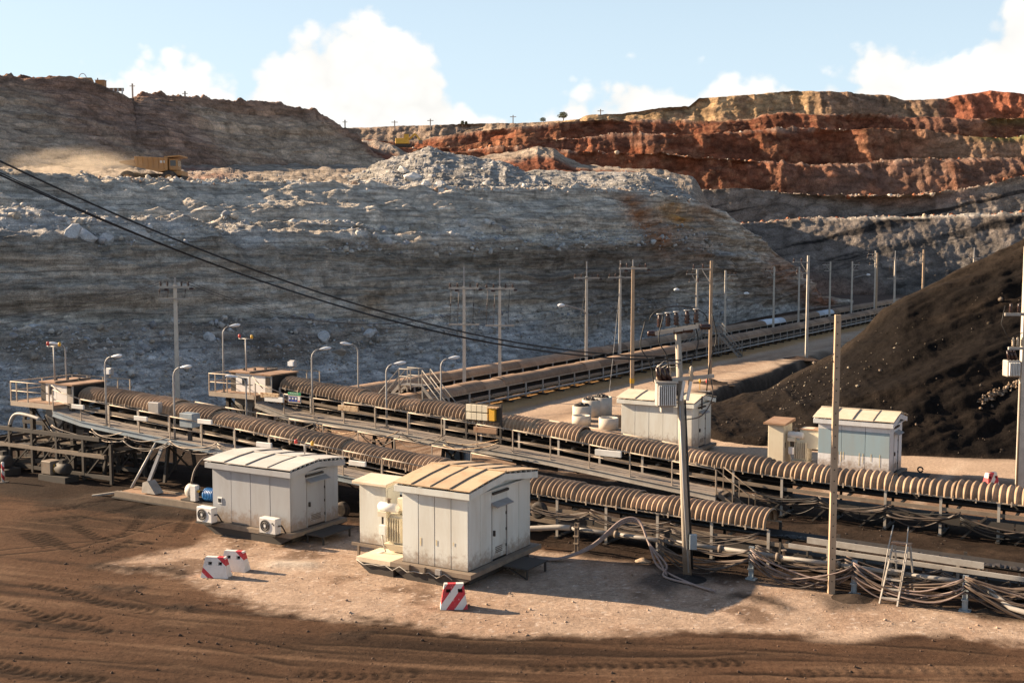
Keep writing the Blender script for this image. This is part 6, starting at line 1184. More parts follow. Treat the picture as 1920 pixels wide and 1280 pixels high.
# transformer poles
def transformer_pole(label, p, top, leanx, hi, tr_z, mat='timber', w=.24, side=-1):
    t = thing('transformer_pole', label, 'power pole', p, 0.0, 'poles carrying a transformer'); h = top; L = lambda z: leanx * z / h
    part('shaft', mat, t, lambda m: m.tube([(0, 0, 0), (L(h * .5), 0, h * .5), (L(h), 0, h)], [w * .62, w * .5, w * .42], 10)); ax = L(h)
    dv = Vector((.94, -.34, 0))
    for o_, z in ((.16, hi), (-.16, hi - .02)): part('crossarm', 'pale_steel', t, lambda m: m.bar(Vector((L(z), 0, z)) - dv * .72 + Vector((.34, .94, 0)) * o_, Vector((L(z), 0, z)) + dv * .72 + Vector((.34, .94, 0)) * o_ + Vector((0, 0, .28)), .1, .12))
    for k, q in enumerate((-.62, -.34, -.06, .3, .6)):
        c0 = Vector((L(hi), 0, hi)) + dv * q + Vector((0, 0, .14 + .15 * (q + .9))); part('insulator', 'porcelain', t, lambda m: insul(m, c0, .42, .1, 10)); part('insulator_cap', 'galv', t, lambda m: m.lathe(c0 + Vector((0, 0, .42)), [(.05, 0), (.11, .01), (.11, .04)], 8))
    for q, zz in ((-1.05, -.02), (-.2, .08), (.12, .12), (.7, .24)):
        c0 = Vector((L(hi), 0, hi)) + dv * q + Vector((0, -.15, zz)); part('strain_insulator', 'porcelain', t, lambda m: m.lathe(c0, [(.05, 0), (.1, .03), (.08, .1), (.1, .17), (.08, .24), (.1, .31), (.05, .36)], 10, 'x'))
    for k, (x0, x1, z0, z1) in enumerate(((-1.1, -.8, .1, -1.6), (-.5, -.3, .3, -1.3), (.5, .35, .2, -1.7), (1.1, .95, .35, -1.9))):
        part('jumper_wire', 'black_cable', t, lambda m: m.tube(crv([(L(hi) + x0, -.1, hi + z0 + .3), (L(hi) + x0 - .25 * (1 if x0 < 0 else -1) * .6, -.15, hi + z0 - .5), (L(hi) + (x0 + x1) / 2, -.2, hi + (z0 + z1) / 2 - .2), (L(hi) + x1, -.15, hi + z1)]), .022, 6))
    part('arch_wire', 'black_cable', t, lambda m: m.tube([(L(hi) + .95 * math.cos(a) + .0, -.1, hi + .45 + .45 * math.sin(a)) for a in np.linspace(math.pi, 0, 12)], .02, 5))
    z2 = hi - 1.6; part('crossarm', 'pale_steel', t, lambda m: (m.bar(Vector((L(z2), -.2, z2)) - dv * .85, Vector((L(z2), -.2, z2)) + dv * 1.1 + Vector((0, 0, .25)), .09, .12),))
    for q in (-.75, -.4, .35): part('surge_arrester', 'porcelain_tan', t, lambda m: insul(m, Vector((L(z2), -.2, z2 + .05)) + dv * q, .5, .085, 8))
    for q in (.0, .22): part('fuse_holder', 'white_paint', t, lambda m: m.bar((L(z2) + q, -.25, z2 - .6), (L(z2) + q + .1, -.3, z2 + .05), .09)); 
    part('lead_wire', 'hose_dark', t, lambda m: m.tube(crv([(L(z2) + 1.0, -.2, z2 + .1), (L(z2) + 1.05, -.25, z2 - .5), (L(z2) + .7, -.25, z2 - 1.1), (L(z2) + .15, -.2, z2 - 1.25)]), .02, 5))
    # the transformer tank on its bracket
    tx = L(tr_z) + side * .48; tk = part('transformer_tank', 'pale_steel', t, lambda m: m.box(tx - .36, tx + .3, -.35, .2, tr_z, tr_z + .78), .03); part('tank_lid', 'pale_steel', tk, lambda m: m.box(tx - .4, tx + .34, -.39, .24, tr_z + .785, tr_z + .84)); part('tank_base', 'pale_steel', tk, lambda m: m.box(tx - .2, tx + .2, -.28, .12, tr_z - .2, tr_z - .004))
    for k in range(9): part('cooling_fin', 'white_paint', tk, lambda m: m.box(tx - .3 + k * .065, tx - .27 + k * .065, -.46, -.352, tr_z + .06, tr_z + .7))
    for k in range(3): part('bushing', 'porcelain', tk, lambda m: m.tube([(tx - .2 + .16 * k, -.1, tr_z + .84), (tx - .3 + .16 * k, -.12, tr_z + 1.05), (tx - .34 + .16 * k, -.12, tr_z + 1.28)], [.085, .07, .05], 8)); part('bushing_wire', 'galv', tk, lambda m: m.tube([(tx - .34 + .16 * k, -.12, tr_z + 1.28), (tx - .1 + .16 * k, -.12, tr_z + 1.5 - .1 * k), (L(tr_z), -.1, tr_z + 1.4)], .014, 5))
    part('tank_bracket', 'dark_steel', t, lambda m: m.box(min(tx, L(tr_z)) - .1, max(tx, L(tr_z)) + .1, -.06, .06, tr_z + .35, tr_z + .5))
    part('conduit', 'black_cable', t, lambda m: m.tube([(L(.3) + .17, -.06, .3), (L(tr_z * .5) + .15, -.06, tr_z * .5), (L(tr_z) + .13, -.06, tr_z + .2)], .035, 6)); part('conduit', 'galv', t, lambda m: m.tube([(L(.2) + .02, -.18, .2), (L(tr_z * .5) - .04, -.17, tr_z * .5), (L(tr_z) - .06, -.17, tr_z)], .03, 6))
    return t
p = G(1289, 1081); tp_top = zat(p, 1262, 618); TPOLE = transformer_pole('leaning timber pole with brown insulators and a transformer, in the middle', p, tp_top, (1265 - 1289) / FPX * p.y * 1.0, tp_top - .12, zat(p, 1245, 760))
part('meter_box', 'blue_steel', TPOLE, lambda m: m.box(.02, .26, -.28, -.1, 1.0, 1.5), .01)
p = G(1911, 925); tt = zat(p, 1911, 462); T2 = thing('transformer_pole', 'square pole with small transformer at the right edge', 'power pole', p, 0.0, 'poles carrying a transformer'); shaft(T2, tt, .3, .27, 'concrete')
zt_ = zat(p, 1893, 705); part('transformer_tank', 'pale_steel', T2, lambda m: m.box(-.85, -.25, -.3, .25, zt_, zt_ + .72), .03)
for k in range(7): part('cooling_fin', 'white_paint', T2, lambda m: m.box(-.78 + k * .07, -.75 + k * .07, -.4, -.303, zt_ + .06, zt_ + .64))
for k in range(3): part('bushing', 'porcelain', T2, lambda m: m.tube([(-.7 + .15 * k, -.1, zt_ + .74), (-.8 + .15 * k, -.1, zt_ + 1.15)], [.08, .05], 8)); part('insulator', 'porcelain', T2, lambda m: insul(m, (-.75 + .36 * k, -.2, tt - 2.9), .4, .09)); part('strain_insulator', 'porcelain_tan', T2, lambda m: insul(m, (-.6 + .2 * k, -.2, tt - 4.4), .4, .07))
part('crossarm', 'pale_steel', T2, lambda m: m.box(-1.0, .8, -.26, -.14, tt - 3.05, tt - 2.92)); part('crossarm', 'pale_steel', T2, lambda m: m.box(-.8, .6, -.26, -.14, tt - 4.55, tt - 4.43)); part('tank_bracket', 'dark_steel', T2, lambda m: m.box(-.4, -.1, -.05, .05, zt_ + .2, zt_ + .35)); part('conduit', 'dusty_steel', T2, lambda m: m.tube([(-.17, -.1, 0), (-.17, -.1, zt_ - .3)], .05, 8))
part('jumper_wire', 'black_cable', T2, lambda m: m.tube([(-1.0, -.2, tt - 2.6), (-1.15, -.2, tt - 3.4), (-.8, -.2, tt - 4.1), (-.2, -.2, tt - 3.8)], .02, 5))

# ---------------------------------------------------------------- wires
def wire(label, a, b, drop, r, mat='thin_wire', group='overhead wires', cat='wire', n=18): o = MB().tube(sag(a, b, drop, n), r, 5).build('overhead_wire', mat); return tag(o, label, cat, group)
E2 = Vector((p0.x, p0.y, 0)) if False else G(1289, 1081); zc = zat(E2, 1265, 667)
for k, (dx, dz, px0, py0, lb) in enumerate(((0, .0, -250, 176, 'uppermost thick black cable sweeping down from the upper left corner'), (-.25, -.08, -250, 200, 'middle thick black cable sweeping down from the upper left'), (.2, -.12, -250, 207, 'lowest thick black cable sweeping down from the upper left'))):
    a_ = P(px0, py0, 24.0 + .4 * k); wire(lb, a_, (E2.x - .55 + dx, E2.y - .25, zc + dz), 1.35, .022 if k != 1 else .013, 'black_cable', 'thick black cables', 'cable', 40)
def run(keys, lb, drop=.5, r=.018):
    for i, (a_, b_) in enumerate(zip(keys[:-1], keys[1:])):
        n = min(len(WIRE_PTS[a_]), len(WIRE_PTS[b_])); rows_ = (0, n - 1) 
        for j in rows_: wire(lb + (', ' + ('first', 'second', 'third', 'fourth')[i] + ' span from the left, ' + ('outer' if j == 0 else 'inner') + ' wire'), WIRE_PTS[a_][j], WIRE_PTS[b_][j], drop, r, group=lb)
run(['a', 'b', 'c', 'd'], 'thin wire between the crossarm poles'); run(['g', 'i', 'j', 'k', 'm'], 'thin wire between the slender poles'); run(['n', 'o', 'p', 'q'], 'thin wire between the square roadside poles', .7)
fp = WIRE_PTS['f']
for j, (px, py) in enumerate(((-120, 600), (-120, 622))): wire(('upper', 'lower')[j] + ' thin wire leaving the lone left pole towards the left edge', fp[j], P(px, py, 62), .5, .016, group='wires of the lone left pole')
for j in (2, 3): wire(('upper', 'lower')[j - 2] + ' thin wire from the lone left pole across to the crossarm poles', fp[j], WIRE_PTS['a'][j - 2] + Vector((0, 0, -2.2)), 1.6, .016, group='wires from the left pole to the crossarm poles')
for px, py, px2, py2, lb in ((950, 560, 860 + 215, 668, 'stay wire slanting down left of the lamp pole'), (1205, 560, 1140, 760, 'long pale stay wire slanting down to the roadside')):
    q = at_v(1100 if px < 1000 else 1163, VP_); wire(lb, (q[0], q[1], zat(q, 1100, 530)), G(px2, py2), .05, .014, 'galv', 'pole stay wires', 'stay wire')

# ---------------------------------------------------------------- pipeline, stands, hoses
PL = thing('pipeline', 'long pale pipe on stands in front of the nearest conveyor', 'pipe', W(6.5, 0), ROT); xx = lambda s: s - 6.5
seg = [-.3, 1.5, 3.6, 5.4, 7.4, 9.4, 11.4, 13.4]
for a_, b_ in zip(seg[:-1], seg[1:]):
    part('pipe_length', 'dusty_galv', PL, lambda m: m.tube([(xx(a_) + .03, 0, .86 + RG.uniform(-.015, .015)), (xx(b_) - .03, 0, .86 + RG.uniform(-.015, .015))], .075, 10)); part('flange', 'dusty_steel', PL, lambda m: m.lathe((xx(b_) - .05, 0, .86), [(.13, 0), (.13, .1)], 12, 'x'))
part('pipe_length', 'pale_steel', PL, lambda m: m.tube([(xx(13.4), 0, .86), (xx(13.8), 0, .82), (xx(14.6), -.35, .38), (xx(15.0), -.4, .32), (xx(19), -.4, .32)], .085, 10)); part('pipe_length', 'pale_steel', PL, lambda m: m.tube([(xx(-.35), 0, .86), (xx(-.8), -.05, .84), (xx(-1.9), -.3, .7), (xx(-2.6), -.4, .62)], .1, 10)); part('valve', 'dusty_steel', PL, lambda m: (m.lathe((xx(7.6), 0, .93), [(.04, 0), (.04, .14), (.09, .15), (.09, .18)], 8),))
STANDS = [(-6.2, -.2, 'brown'), (-.0, 0, 'brown'), (3.3, .05, 'brown'), (6.55, 0, 'blue'), (9.95, 0, 'blue'), (13.3, 0, 'blue')]
for i, (s, o, c_) in enumerate(STANDS[1:]):
    lb = ['rusty pipe stand nearest to the large pale shed', 'rusty pipe stand behind the leaning timber pole', 'blue grey pipe stand left of the nearest square pole', 'blue grey pipe stand right of the nearest square pole', 'blue grey pipe stand closest to the right edge'][i]
    t = thing('pipe_stand', lb, 'pipe stand', W(s, o - .12), ROT, 'pipe stands'); mt = 'blue_steel' if c_ == 'blue' else 'dusty_steel'
    part('upright', mt, t, lambda m: (m.box(-.07, .07, -.05, .0, .04, 1.12), m.box(-.08, -.06, -.07, .02, .04, 1.12), m.box(.06, .08, -.07, .02, .04, 1.12))); part('foot', mt, t, lambda m: m.box(-.17, .17, -.14, .14, 0, .04))
    for z in (.35, .62, .95): part('hook', mt, t, lambda m: m.box(-.1, .1, -.14, -.05, z, z + .04))
    if c_ == 'blue': part('number_tag', 'sign_blue', t, lambda m: m.box(-.045, .045, -.078, -.071, .74, .88))
def hose_bundle(label, spans, n, r, mats, o, z, sagr, sd):
    t = thing('hose_bundle', label, 'hoses', W(spans[0][0], o), ROT, 'hose bundles'); x0 = spans[0][0]; g = random.Random(sd)
    for k in range(n):
        for a_, b_ in spans:
            za, zb = z + g.uniform(-.28, .22), z + g.uniform(-.28, .22); dr = g.uniform(*sagr); oy = g.uniform(-.28, .02); pts = []
            N_ = 16
            for i in range(N_ + 1):
                u_ = i / N_; zz = za + (zb - za) * u_ - dr * 4 * u_ * (1 - u_) * (1 + .25 * math.sin(5 * u_ + k)); pts.append((a_ - x0 + (b_ - a_) * u_, oy - .1 + .16 * math.sin(3 * u_ + k * 1.7) * (4 * u_ * (1 - u_)), max(r + .02, zz)))
            part('hose', mats[g.randrange(len(mats))], t, lambda m: m.tube(pts, r * g.uniform(.8, 1.25), 6))
hose_bundle('brown hoses sagging between the blue stands on the right', [(6.55, 9.95), (9.95, 13.3), (13.3, 18.5)], 12, .026, ['hose_brown', 'hose_brown', 'hose_dark', 'hose_brown', 'hose_pink'], -.12, .9, (.3, .8), 3)
hose_bundle('hoses sagging from the leaning timber pole to the first blue stand', [(3.3, 6.55)], 8, .026, ['hose_brown', 'hose_brown', 'hose_dark'], -.12, .9, (.2, .7), 4)
hose_bundle('thin cables draped below the cover in the middle of the nearest conveyor', [(-3.0, 0.1), (0.1, 3.3), (3.3, 6.5)], 6, .018, ['hose_dark', 'hose_brown', 'hose_dark'], 1.0, 1.25, (.1, .35), 5)
hose_bundle('dark cables heaped along the uncovered end of the nearest conveyor', [(6.5, 9.5), (9.5, 12.5), (12.5, 15.5), (15.5, 19)], 9, .026, ['hose_dark', 'hose_dark', 'hose_brown'], .7, .85, (.15, .5), 6)
hose_bundle('cables hanging along the nearest walkway on the left', [(-28.6, -25.8), (-25.8, -23.5), (-23.5, -20.6), (-20.6, -17.6), (-17.6, -14.5)], 4, .022, ['hose_brown', 'rail_paint', 'hose_dark'], .1, 2.35, (.1, .45), 7)
hose_bundle('cables hanging along the second walkway', [(-21.0, -18.6), (-18.6, -16), (-16, -13.6), (-13.6, -11), (-11, -8)], 3, .022, ['hose_brown', 'rusty_fixture', 'hose_dark'], 7.9, 2.15, (.15, .6), 8)
hose_bundle('black cables under the second conveyor on the right', [(3.5, 6.2), (6.2, 8.9), (8.9, 11.6), (11.6, 15)], 5, .03, ['hose_dark', 'black_cable'], 9.1, .9, (.2, .5), 9)
HS = thing('supply_hose', 'thick pinkish hoses running from the large pale shed over the pipe', 'hoses', W(-.6, -1.3), ROT)
for k in range(3): part('hose', 'hose_pink', HS, lambda m: m.tube(crv([(-.3, -.6 + .1 * k, .06), (.6, -.2 + .1 * k, .1), (1.5, .6, .45 + .05 * k), (2.3, 1.3, 1.25 + .07 * k), (2.9, 1.5, 1.3 + .05 * k), (3.4, 1.2, .75), (3.9 + .2 * k, .7, .2), (4.6, .2 - .2 * k, .06), (5.8, -.6, .06), (6.6 + .05 * k, -1.0, .08)][:10 - (k % 2) * 2]), .04, 7))
# ladder stile over the pipe
LD = thing('step_ladder', 'pale step ladder set over the pipe on the right', 'ladder', W(11.15, -.45), ROT)
for x in (-.27, .27): part('side_rail', 'pale_steel', LD, lambda m: m.bar((x, -.25, 0), (x * .85 + .15, .55, 1.75), .045, .06)); part('handrail', 'pale_steel', LD, lambda m: m.tube([(x + .02, -.1, .5), (x + .1, .35, 1.7), (x * .85 + .1, .75, 2.3)], .02, 6)); part('rear_rail', 'pale_steel', LD, lambda m: m.bar((x * .85 + .15, .8, 1.75), (x + .2, 1.3, 0), .045, .06))
for k in range(6): t_ = (k + .7) / 6.5; part('rung', 'pale_steel', LD, lambda m: m.box(-.26 + .15 * t_, .26 + .12 * t_, -.29 + .8 * t_, -.17 + .8 * t_, 1.75 * t_ - .02, 1.75 * t_ + .02))
part('top_step', 'rust_plate', LD, lambda m: m.box(-.15, .45, .5, .85, 1.74, 1.78))
# uncovered end of the nearest conveyor: pale channels, belt load
part('side_channel', 'pale_steel', C1, lambda m: m.bar((X1(8.0), -.9, 1.22), (X1(13.6), -.9, 1.12), .05, .2)); part('side_channel', 'pale_steel', C1, lambda m: m.bar((X1(7.4), -1.0, .98), (X1(18.5), -1.0, .84), .06, .14))
ld = MB(); 
for k in range(70):
    s_ = 6.8 + k * .17; r_ = RG.uniform(.07, .16); vs_, fs_ = ROCKS[k % 8]; ld.add([(X1(s_) + v[0] * r_ * 1.6, v[1] * r_ * 1.8, edge1(s_) - .34 + v[2] * r_) for v in vs_], [tuple(f) for f in fs_])
lo = ld.build('belt_load', 'coal', C1); lo['kind'] = 'stuff'

# ---------------------------------------------------------------- concrete rings beside the road
def ring(label, p, r, h, fill, tilt=0.0):
    t = thing('concrete_ring', label, 'concrete ring', p, 0.0, 'concrete rings'); o = part('wall', 'concrete', t, lambda m: m.lathe((0, 0, 0), [(r, 0), (r, h), (r - .09, h), (r - .09, .05), (r - .1, .02)], 22)); o.rotation_euler = (tilt, 0, 0)
    if fill:
        g = random.Random(int(r * 100 + h * 31)); m = MB()
        for k in range(26): a, q, s_ = g.uniform(0, 6.28), g.uniform(0, r - .15), g.uniform(.08, .2); vs, fs = ROCKS[k % 8]; m.add([(q * math.cos(a) + v[0] * s_, q * math.sin(a) + v[1] * s_, h - .05 + (r - q) * .25 + v[2] * s_) for v in vs], [tuple(f) for f in fs])
        m.lathe((0, 0, h - .14), [(r - .1, 0), (r * .5, .1), (.01, .14)], 14); f_ = m.build('soil_fill', 'coal', t); f_['kind'] = 'stuff'
ring('open concrete ring lying at the front of the group', G(1090, 797), .58, .62, False); ring('concrete ring stacked with soil behind the open one', G(1091, 788), .6, .95, True); ring('tall concrete ring filled with soil at the back', G(1128, 779), .68, 1.25, True); ring('second tall concrete ring filled with soil', G(1110, 780), .66, 1.1, True); ring('smooth upturned concrete ring in front of the cream shed', G(1141, 804), .6, .7, False)
def dirt_mound(name, label, p, r, h, col, seed, cat='mound'):
    n = 22; gxm, gym = np.meshgrid(np.linspace(-1, 1, n), np.linspace(-1, 1, n)); rr = np.sqrt(gxm ** 2 + gym ** 2); nz = fbm(gxm * 2.3 + seed, gym * 2.3, gxm * 0, 4, seed); zz = np.clip(1 - rr * (1.0 + .35 * nz), 0, 1) ** 1.2 * h * (1 + .5 * nz) - .04
    c = np.zeros(gxm.shape + (3,), np.float32) + np.array(col, np.float32); c *= (1 + .4 * nz)[..., None]; o = grid_obj(name, gxm * r, gym * r, zz, c, EARTH); o.location = p; return tag(o, label, cat, 'small dirt mounds')
for i, (px, py, r, h, col, lb) in enumerate([(1165, 795, 1.6, .7, (.05, .038, .03), 'dark soil mound between the concrete rings and the cream shed'), (1335, 718, 1.6, .35, (.06, .045, .035), 'dark soil mound at the foot of the brown square pole'), (1205, 762, 1.5, .5, (.05, .04, .034), 'low black mound behind the cream shed roof'), (1495, 672, 1.8, .3, (.07, .05, .04), 'flat dark mound at the foot of the pale square pole'), (1288, 1085, 1.0, .16, (.03, .027, .026), 'black coal spill round the foot of the leaning timber pole'), (1600, 1122, .9, .2, (.05, .038, .03), 'dark soil mound beside the nearest square pole'), (1205, 1052, .4, .22, (.32, .24, .17), 'pale lump of earth beside the pipe stand'), (1850, 1150, .5, .25, (.08, .06, .045), 'earth lump at the lower right edge of the yard')]):
    dirt_mound('dirt_mound', lb, G(px, py), r, h, col, 60 + i)

# ---------------------------------------------------------------- dump truck with dust, machines on the hill, far trees and poles
Yt = 127.0; pL, pR = P(205, 336, Yt), P(345, 336, Yt); TR = thing('dump_truck', 'yellow mining dump truck driving right on the bench in a cloud of dust', 'dump truck', ((pL.x + pR.x) / 2, Yt, pL.z - .9), 0.0)
def tray(m):
    # body: deep at the rear, floor rising to the tail; canopy reaches over the cab at the front (right)
    pr = [(-.6, 2.1), (1.9, 1.55), (2.75, 1.75), (2.75, 3.05), (-.75, 3.2)]; n = len(pr)
    for y in (-1.75, 1.75): pass
    vs = [(x, -1.75, z) for x, z in pr] + [(x, 1.75, z) for x, z in pr]; m.add(vs, [tuple(range(n)), tuple(range(2 * n - 1, n - 1, -1))] + [(i, i + n, (i + 1) % n + n, (i + 1) % n) for i in range(n)])
part('tray', 'truck_yellow', TR, tray); part('tray_tail', 'truck_yellow', TR, lambda m: m.hexa([(-2.3, -1.7, 2.5), (-.62, -1.7, 2.1), (-.62, 1.7, 2.1), (-2.3, 1.7, 2.5), (-2.3, -1.7, 2.7), (-.76, -1.7, 2.85), (-.76, 1.7, 2.85), (-2.3, 1.7, 2.7)])); part('canopy', 'truck_yellow', TR, lambda m: m.hexa([(2.4, -1.7, 3.07), (4.05, -1.5, 3.2), (4.05, 1.5, 3.2), (2.4, 1.7, 3.07), (2.4, -1.7, 3.2), (4.05, -1.5, 3.35), (4.05, 1.5, 3.35), (2.4, 1.7, 3.2)]))
for k in range(6): part('tray_rib', 'truck_yellow', TR, lambda m: m.bar((-.4 + .55 * k, -1.8, 2.2 - .08 * k), (-.45 + .55 * k, -1.8, 3.05), .12, .1))
part('chassis', 'dark_steel', TR, lambda m: m.box(-2.6, 3.6, -.7, .7, .95, 1.45)); cb_ = part('cab', 'truck_yellow', TR, lambda m: m.box(2.85, 3.75, -1.5, .0, 1.75, 2.95), .05); part('windscreen', 'dark_glass', cb_, lambda m: m.box(3.755, 3.77, -1.35, -.15, 2.2, 2.8)); part('side_window', 'dark_glass', cb_, lambda m: m.box(3.0, 3.6, -1.515, -1.503, 2.2, 2.8)); part('bonnet', 'truck_yellow', TR, lambda m: m.box(2.9, 4.1, -1.3, 1.3, 1.2, 1.74), .05); part('bumper', 'dark_steel', TR, lambda m: m.box(4.1, 4.25, -1.6, 1.6, .8, 1.2)); part('number_plate', 'white_paint', TR, lambda m: m.box(2.0, 2.5, -1.77, -1.755, 2.5, 2.75))
for x, ys in ((-1.6, (-1.35, 1.35)), (2.9, (-1.5, 1.5))):
    for y in ys: w_ = part('wheel', 'rubber', TR, lambda m: m.lathe((x, y - .3, .85), [(.5, 0), (.8, .02), (.87, .1), (.87, .5), (.8, .58), (.5, .6)], 22, 'y')); part('rim', 'truck_yellow', w_, lambda m: m.lathe((x, y - .31, .85), [(.45, 0), (.3, .06), (.1, .08)], 14, 'y'))
def dust_cloud():
    me = bpy.data.meshes.new('dust_cloud'); bm = bmesh.new(); bmesh.ops.create_icosphere(bm, subdivisions=3, radius=1); bm.to_mesh(me); bm.free(); m = bpy.data.materials.new('dust'); m.use_nodes = True; nt = m.node_tree; nt.nodes.clear(); L = nt.links.new
    out = nd(nt, 'ShaderNodeOutputMaterial'); v = nd(nt, 'ShaderNodeVolumePrincipled'); L(v.outputs[0], out.inputs['Volume']); v.inputs['Color'].default_value = (.86, .72, .56, 1); v.inputs['Anisotropy'].default_value = .3
    tc = nd(nt, 'ShaderNodeTexCoord'); n = nd(nt, 'ShaderNodeTexNoise', i_Scale=2.6, i_Detail=4.0, i_Roughness=.65, i_Distortion=.6); L(tc.outputs['Object'], n.inputs['Vector']); ln = nd(nt, 'ShaderNodeVectorMath', operation='LENGTH'); L(tc.outputs['Object'], ln.inputs[0])
    f = nd(nt, 'ShaderNodeMapRange', interpolation_type='SMOOTHSTEP'); L(ln.outputs['Value'], f.inputs['Value']); f.inputs['From Min'].default_value = 1.0; f.inputs['From Max'].default_value = .25; f.inputs['To Min'].default_value = 0; f.inputs['To Max'].default_value = 1
    g = nd(nt, 'ShaderNodeMapRange'); L(n.outputs[0], g.inputs['Value']); g.inputs['From Min'].default_value = .42; g.inputs['From Max'].default_value = .68
    mu = nd(nt, 'ShaderNodeMath', operation='MULTIPLY'); L(f.outputs[0], mu.inputs[0]); L(g.outputs[0], mu.inputs[1]); m2 = nd(nt, 'ShaderNodeMath', operation='MULTIPLY'); L(mu.outputs[0], m2.inputs[0]); m2.inputs[1].default_value = .34; L(m2.outputs[0], v.inputs['Density'])
    me.materials.append(m); c = P(150, 320, Yt - 1.0); o = mesh_obj('dust_cloud', me); o.location = (c.x, c.y, c.z + .2); o.scale = (9.5, 5.0, 2.7); tag(o, 'pale dust cloud trailing behind the dump truck', 'dust', None, 'stuff')
dust_cloud()
# excavator far on the red bench
p = P(757, 274, 330); EX = thing('excavator', 'yellow excavator far off on the red bench', 'excavator', p, 0.0)
part('tracks', 'rubber', EX, lambda m: (m.box(-2.0, 2.0, -1.3, 1.3, -.3, .5),)); bo = part('body', 'yellow_paint', EX, lambda m: m.box(-2.2, 1.5, -1.3, 1.3, .55, 2.1), .1); part('cab', 'yellow_paint', EX, lambda m: m.box(.2, 1.5, -1.3, -.2, 2.1, 3.2)); part('boom', 'yellow_paint', EX, lambda m: (m.bar((1.2, 0, 1.6), (3.2, 0, 3.4), .45, .5),)); part('dipper', 'yellow_paint', EX, lambda m: m.bar((3.2, 0, 3.4), (4.6, 0, 1.6), .35, .4)); part('bucket', 'dusty_steel', EX, lambda m: m.box(4.2, 5.2, -.6, .6, .6, 1.6))
# tank and pump house at the hill crest
p = P(160, 158, 199); TK = thing('water_tank', 'tan storage tank with a pipe hoop on the crest of the brown hill', 'tank', p, .0); TK.scale = (.7, .7, .7); part('vessel', 'truck_yellow', TK, lambda m: m.lathe((-1.9, 0, .4), [(.5, 0), (1.15, .4), (1.15, 3.4), (.5, 3.8)], 14, 'x')); part('hoop', 'dusty_steel', TK, lambda m: m.tube([(-.6 + .9 * math.cos(a), 0, 1.3 + 1.2 * math.sin(a)) for a in np.linspace(0, math.pi, 9)], .08, 6)); part('cradle', 'dark_steel', TK, lambda m: m.box(-1.5, 1.7, -.8, .8, -1.0, -.3))
p = P(190, 160, 203); PH = thing('pump_house', 'small tan machine next to the tank on the hill crest', 'machine', p, .0); PH.scale = (.75, .75, .75); part('housing', 'truck_yellow', PH, lambda m: m.box(-1.1, .9, -.8, .8, -.8, 1.0)); part('stack', 'dusty_steel', PH, lambda m: m.box(-.9, -.7, -.1, .1, 1.0, 1.6)); part('roof', 'rust_plate', PH, lambda m: m.box(-1.2, 1.0, -.9, .9, 1.0, 1.1))
p = P(217, 174, 206); SB_ = thing('fence_panel', 'short row of red posts on the notch of the hill crest', 'barricade', p, .0); part('rail', 'rust_plate', SB_, lambda m: m.box(-1.4, 1.4, -.1, .1, .25, .8))
for k in range(4): part('post', 'white_paint', SB_, lambda m: m.box(-1.2 + .75 * k, -.95 + .75 * k, -.14, -.101, -.9, .75))
for px, py, ptop, Y, lb in ((249, 190, 157, 213, 'thin pole standing in the notch of the brown hill'), (347, 184, 171, 218, 'short bent pole on the brown hill crest'), (647, 242, 225, 243, 'small pole at the right end of the brown hill')):
    p = P(px, py, Y); t = thing('far_pole', lb, 'pole', (p.x, p.y, p.z - .8), 0.0, 'poles on the hill crest'); part('shaft', 'timber', t, lambda m: m.box(-.12, .12, -.12, .12, 0, zat(p, px, ptop) - p.z + .8)); part('crossarm', 'timber', t, lambda m: m.box(-.5, .5, -.06, .06, zat(p, px, ptop) - p.z + .3, zat(p, px, ptop) - p.z + .42))
for px, py, ptop, lb in ((740, 238, 226, 'small pole on the distant flat ridge, leftmost'), (807, 236, 223, 'crossarm pole on the distant flat ridge'), (962, 232, 216, 'thin pole on the distant ridge left of the trees'), (1126, 216, 205, 'tiny pole on the tan ridge right of the trees')):
    p = P(px, py, 455); t = thing('far_pole', lb, 'pole', (p.x, p.y, p.z - 1.5), 0.0, 'poles on the distant ridge'); hh = zat(p, px, ptop) - p.z + 1.5; part('shaft', 'timber', t, lambda m: m.box(-.18, .18, -.18, .18, 0, hh)); part('crossarm', 'timber', t, lambda m: m.box(-1.2, 1.2, -.1, .1, hh - .8, hh - .55))
def tree(label, px, py, hpx, wpx, Y, seed):
    p = P(px, py, Y); k = Y / FPX; h, w = hpx * k, wpx * k; t = thing('tree', label, 'tree', (p.x, p.y, p.z - 1.0), 0.0, 'trees on the distant ridge'); g = random.Random(seed); h += 1.0
    part('trunk', 'bark', t, lambda m: m.tube([(0, 0, 0), (.1 * w, 0, h * .4), (-.05 * w, 0, h * .75)], [.06 * h, .04 * h, .02 * h], 6)); m = MB()
    for k_ in range(4): a = g.uniform(0, 6.28); part('limb', 'bark', t, lambda q: q.tube([(.05 * w, 0, h * .42), (.3 * w * math.cos(a), .3 * w * math.sin(a), h * .7)], [.03 * h, .012 * h], 5))
    for k_ in range(420):
        a, q, z = g.uniform(0, 6.28), math.sqrt(g.random()) * w * .5, g.uniform(.5, 1.0); q *= (1 - abs(z - .7) * 1.6); c = Vector((q * math.cos(a) + g.uniform(-.1, .1) * w, q * math.sin(a), h * z)); s_ = g.uniform(.03, .075) * h
        d1 = Vector((g.uniform(-1, 1), g.uniform(-1, 1), g.uniform(-1, 1))).normalized() * s_; d2 = Vector((g.uniform(-1, 1), g.uniform(-1, 1), g.uniform(-1, 1))).normalized() * s_; m.add([c - d1, c + d2, c + d1, c - d2], [(0, 1, 2, 3)])
    m.build('crown', 'foliage', t)
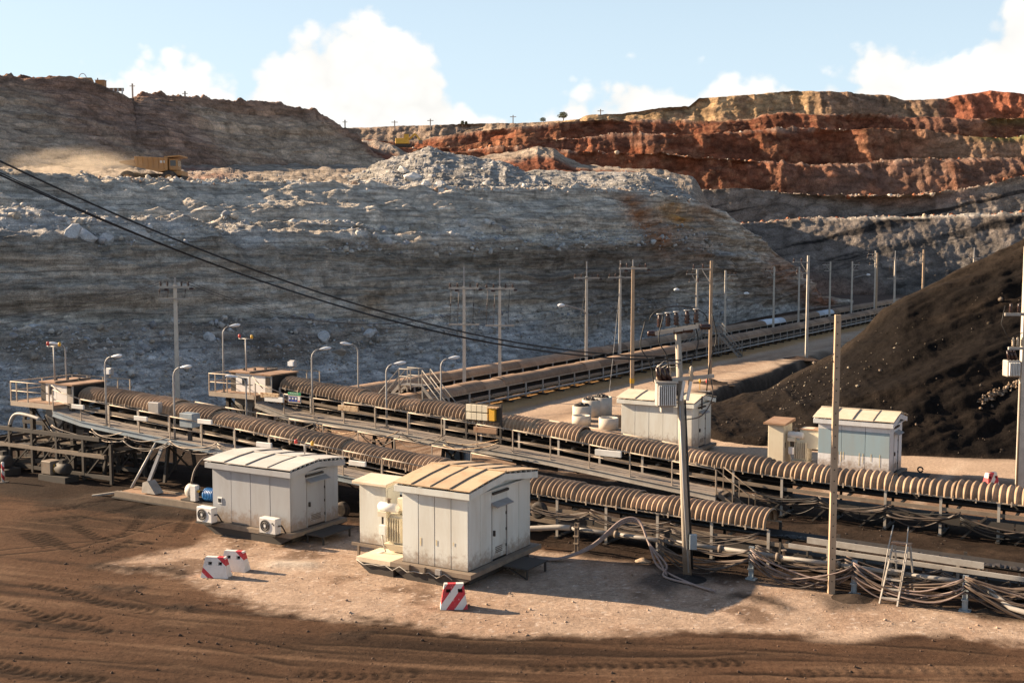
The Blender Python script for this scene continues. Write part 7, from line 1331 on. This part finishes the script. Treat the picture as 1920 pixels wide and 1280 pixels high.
tree('largest spreading tree on the distant ridge', 1055, 226, 15, 20, 446, 1); tree('small round bush left of the largest distant tree', 1018, 229, 8, 12, 450, 2); tree('left one of two tiny bushes on the flat ridge', 867, 234, 7, 7, 460, 3); tree('right one of two tiny bushes on the flat ridge', 874, 234, 6, 6, 460, 4)

# pale slab of broken rock lying across the stockpile face
def slab():
    Xp_, Yp_, Zp_ = PILE[0], PILE[1], PILE[2]; pts = []; g = np.random.default_rng(3)
    for k in range(150):
        px, py = 1836 + 72 * k / 150 + g.normal(0, 2), 754 - 36 * k / 150 + g.normal(0, 4.0); d = ray(px, py); e = (Xp_ / Yp_ - d[0] / d[1]) ** 2 + ((Zp_ - CAM_H) / Yp_ - d[2] / d[1]) ** 2 + np.where(PILE[3] > 1, 1, 0); i = np.argmin(e); pts.append((Xp_.ravel()[i], Yp_.ravel()[i] - .05, Zp_.ravel()[i] + .05))
    rubble('rock_band', 'pale band of broken rock on the stockpile face near the right edge', 'rocks', pts, g.uniform(.04, .13, 150), np.array([(.3, .23, .17), (.2, .145, .1), (.1, .07, .05)])[g.integers(0, 3, 150)], STONEM, 21)
slab()

# added plates for a shade-black backing and stacked frames behind the hoses on the right
for k in range(9):
    a_ = -2.6 + k * 2.42
    if a_ > 6: part('dark_backing', 'dark_steel', C1, lambda m: m.box(X1(a_) + .02, X1(a_ + 2.4) - .02, -.6, -.585, .12, .62))
    else: part('dark_backing', 'dark_steel', C1, lambda m: m.box(X1(a_) + .02, X1(a_ + 2.4) - .02, -.6, -.585, .3, .82))
for k in range(13): part('roller_frame', 'dark_steel', C1, lambda m: (m.bar((X1(7 + k * .95), -.75, .25), (X1(7 + k * .95), -.62, .95), .07), m.bar((X1(7 + k * .95), -.8, .25), (X1(7.7 + k * .95), -.8, .7), .05)))
for k in range(9): part('roller_frame', 'dark_steel', C2, lambda m: (m.bar((X2_(4 + k * 1.9), -.75, .02), (X2_(4.9 + k * 1.9), -.72, .95), .07), m.box(X2_(4 + k * 1.9), X2_(5.85 + k * 1.9), -.72, -.7, .5, .8)))
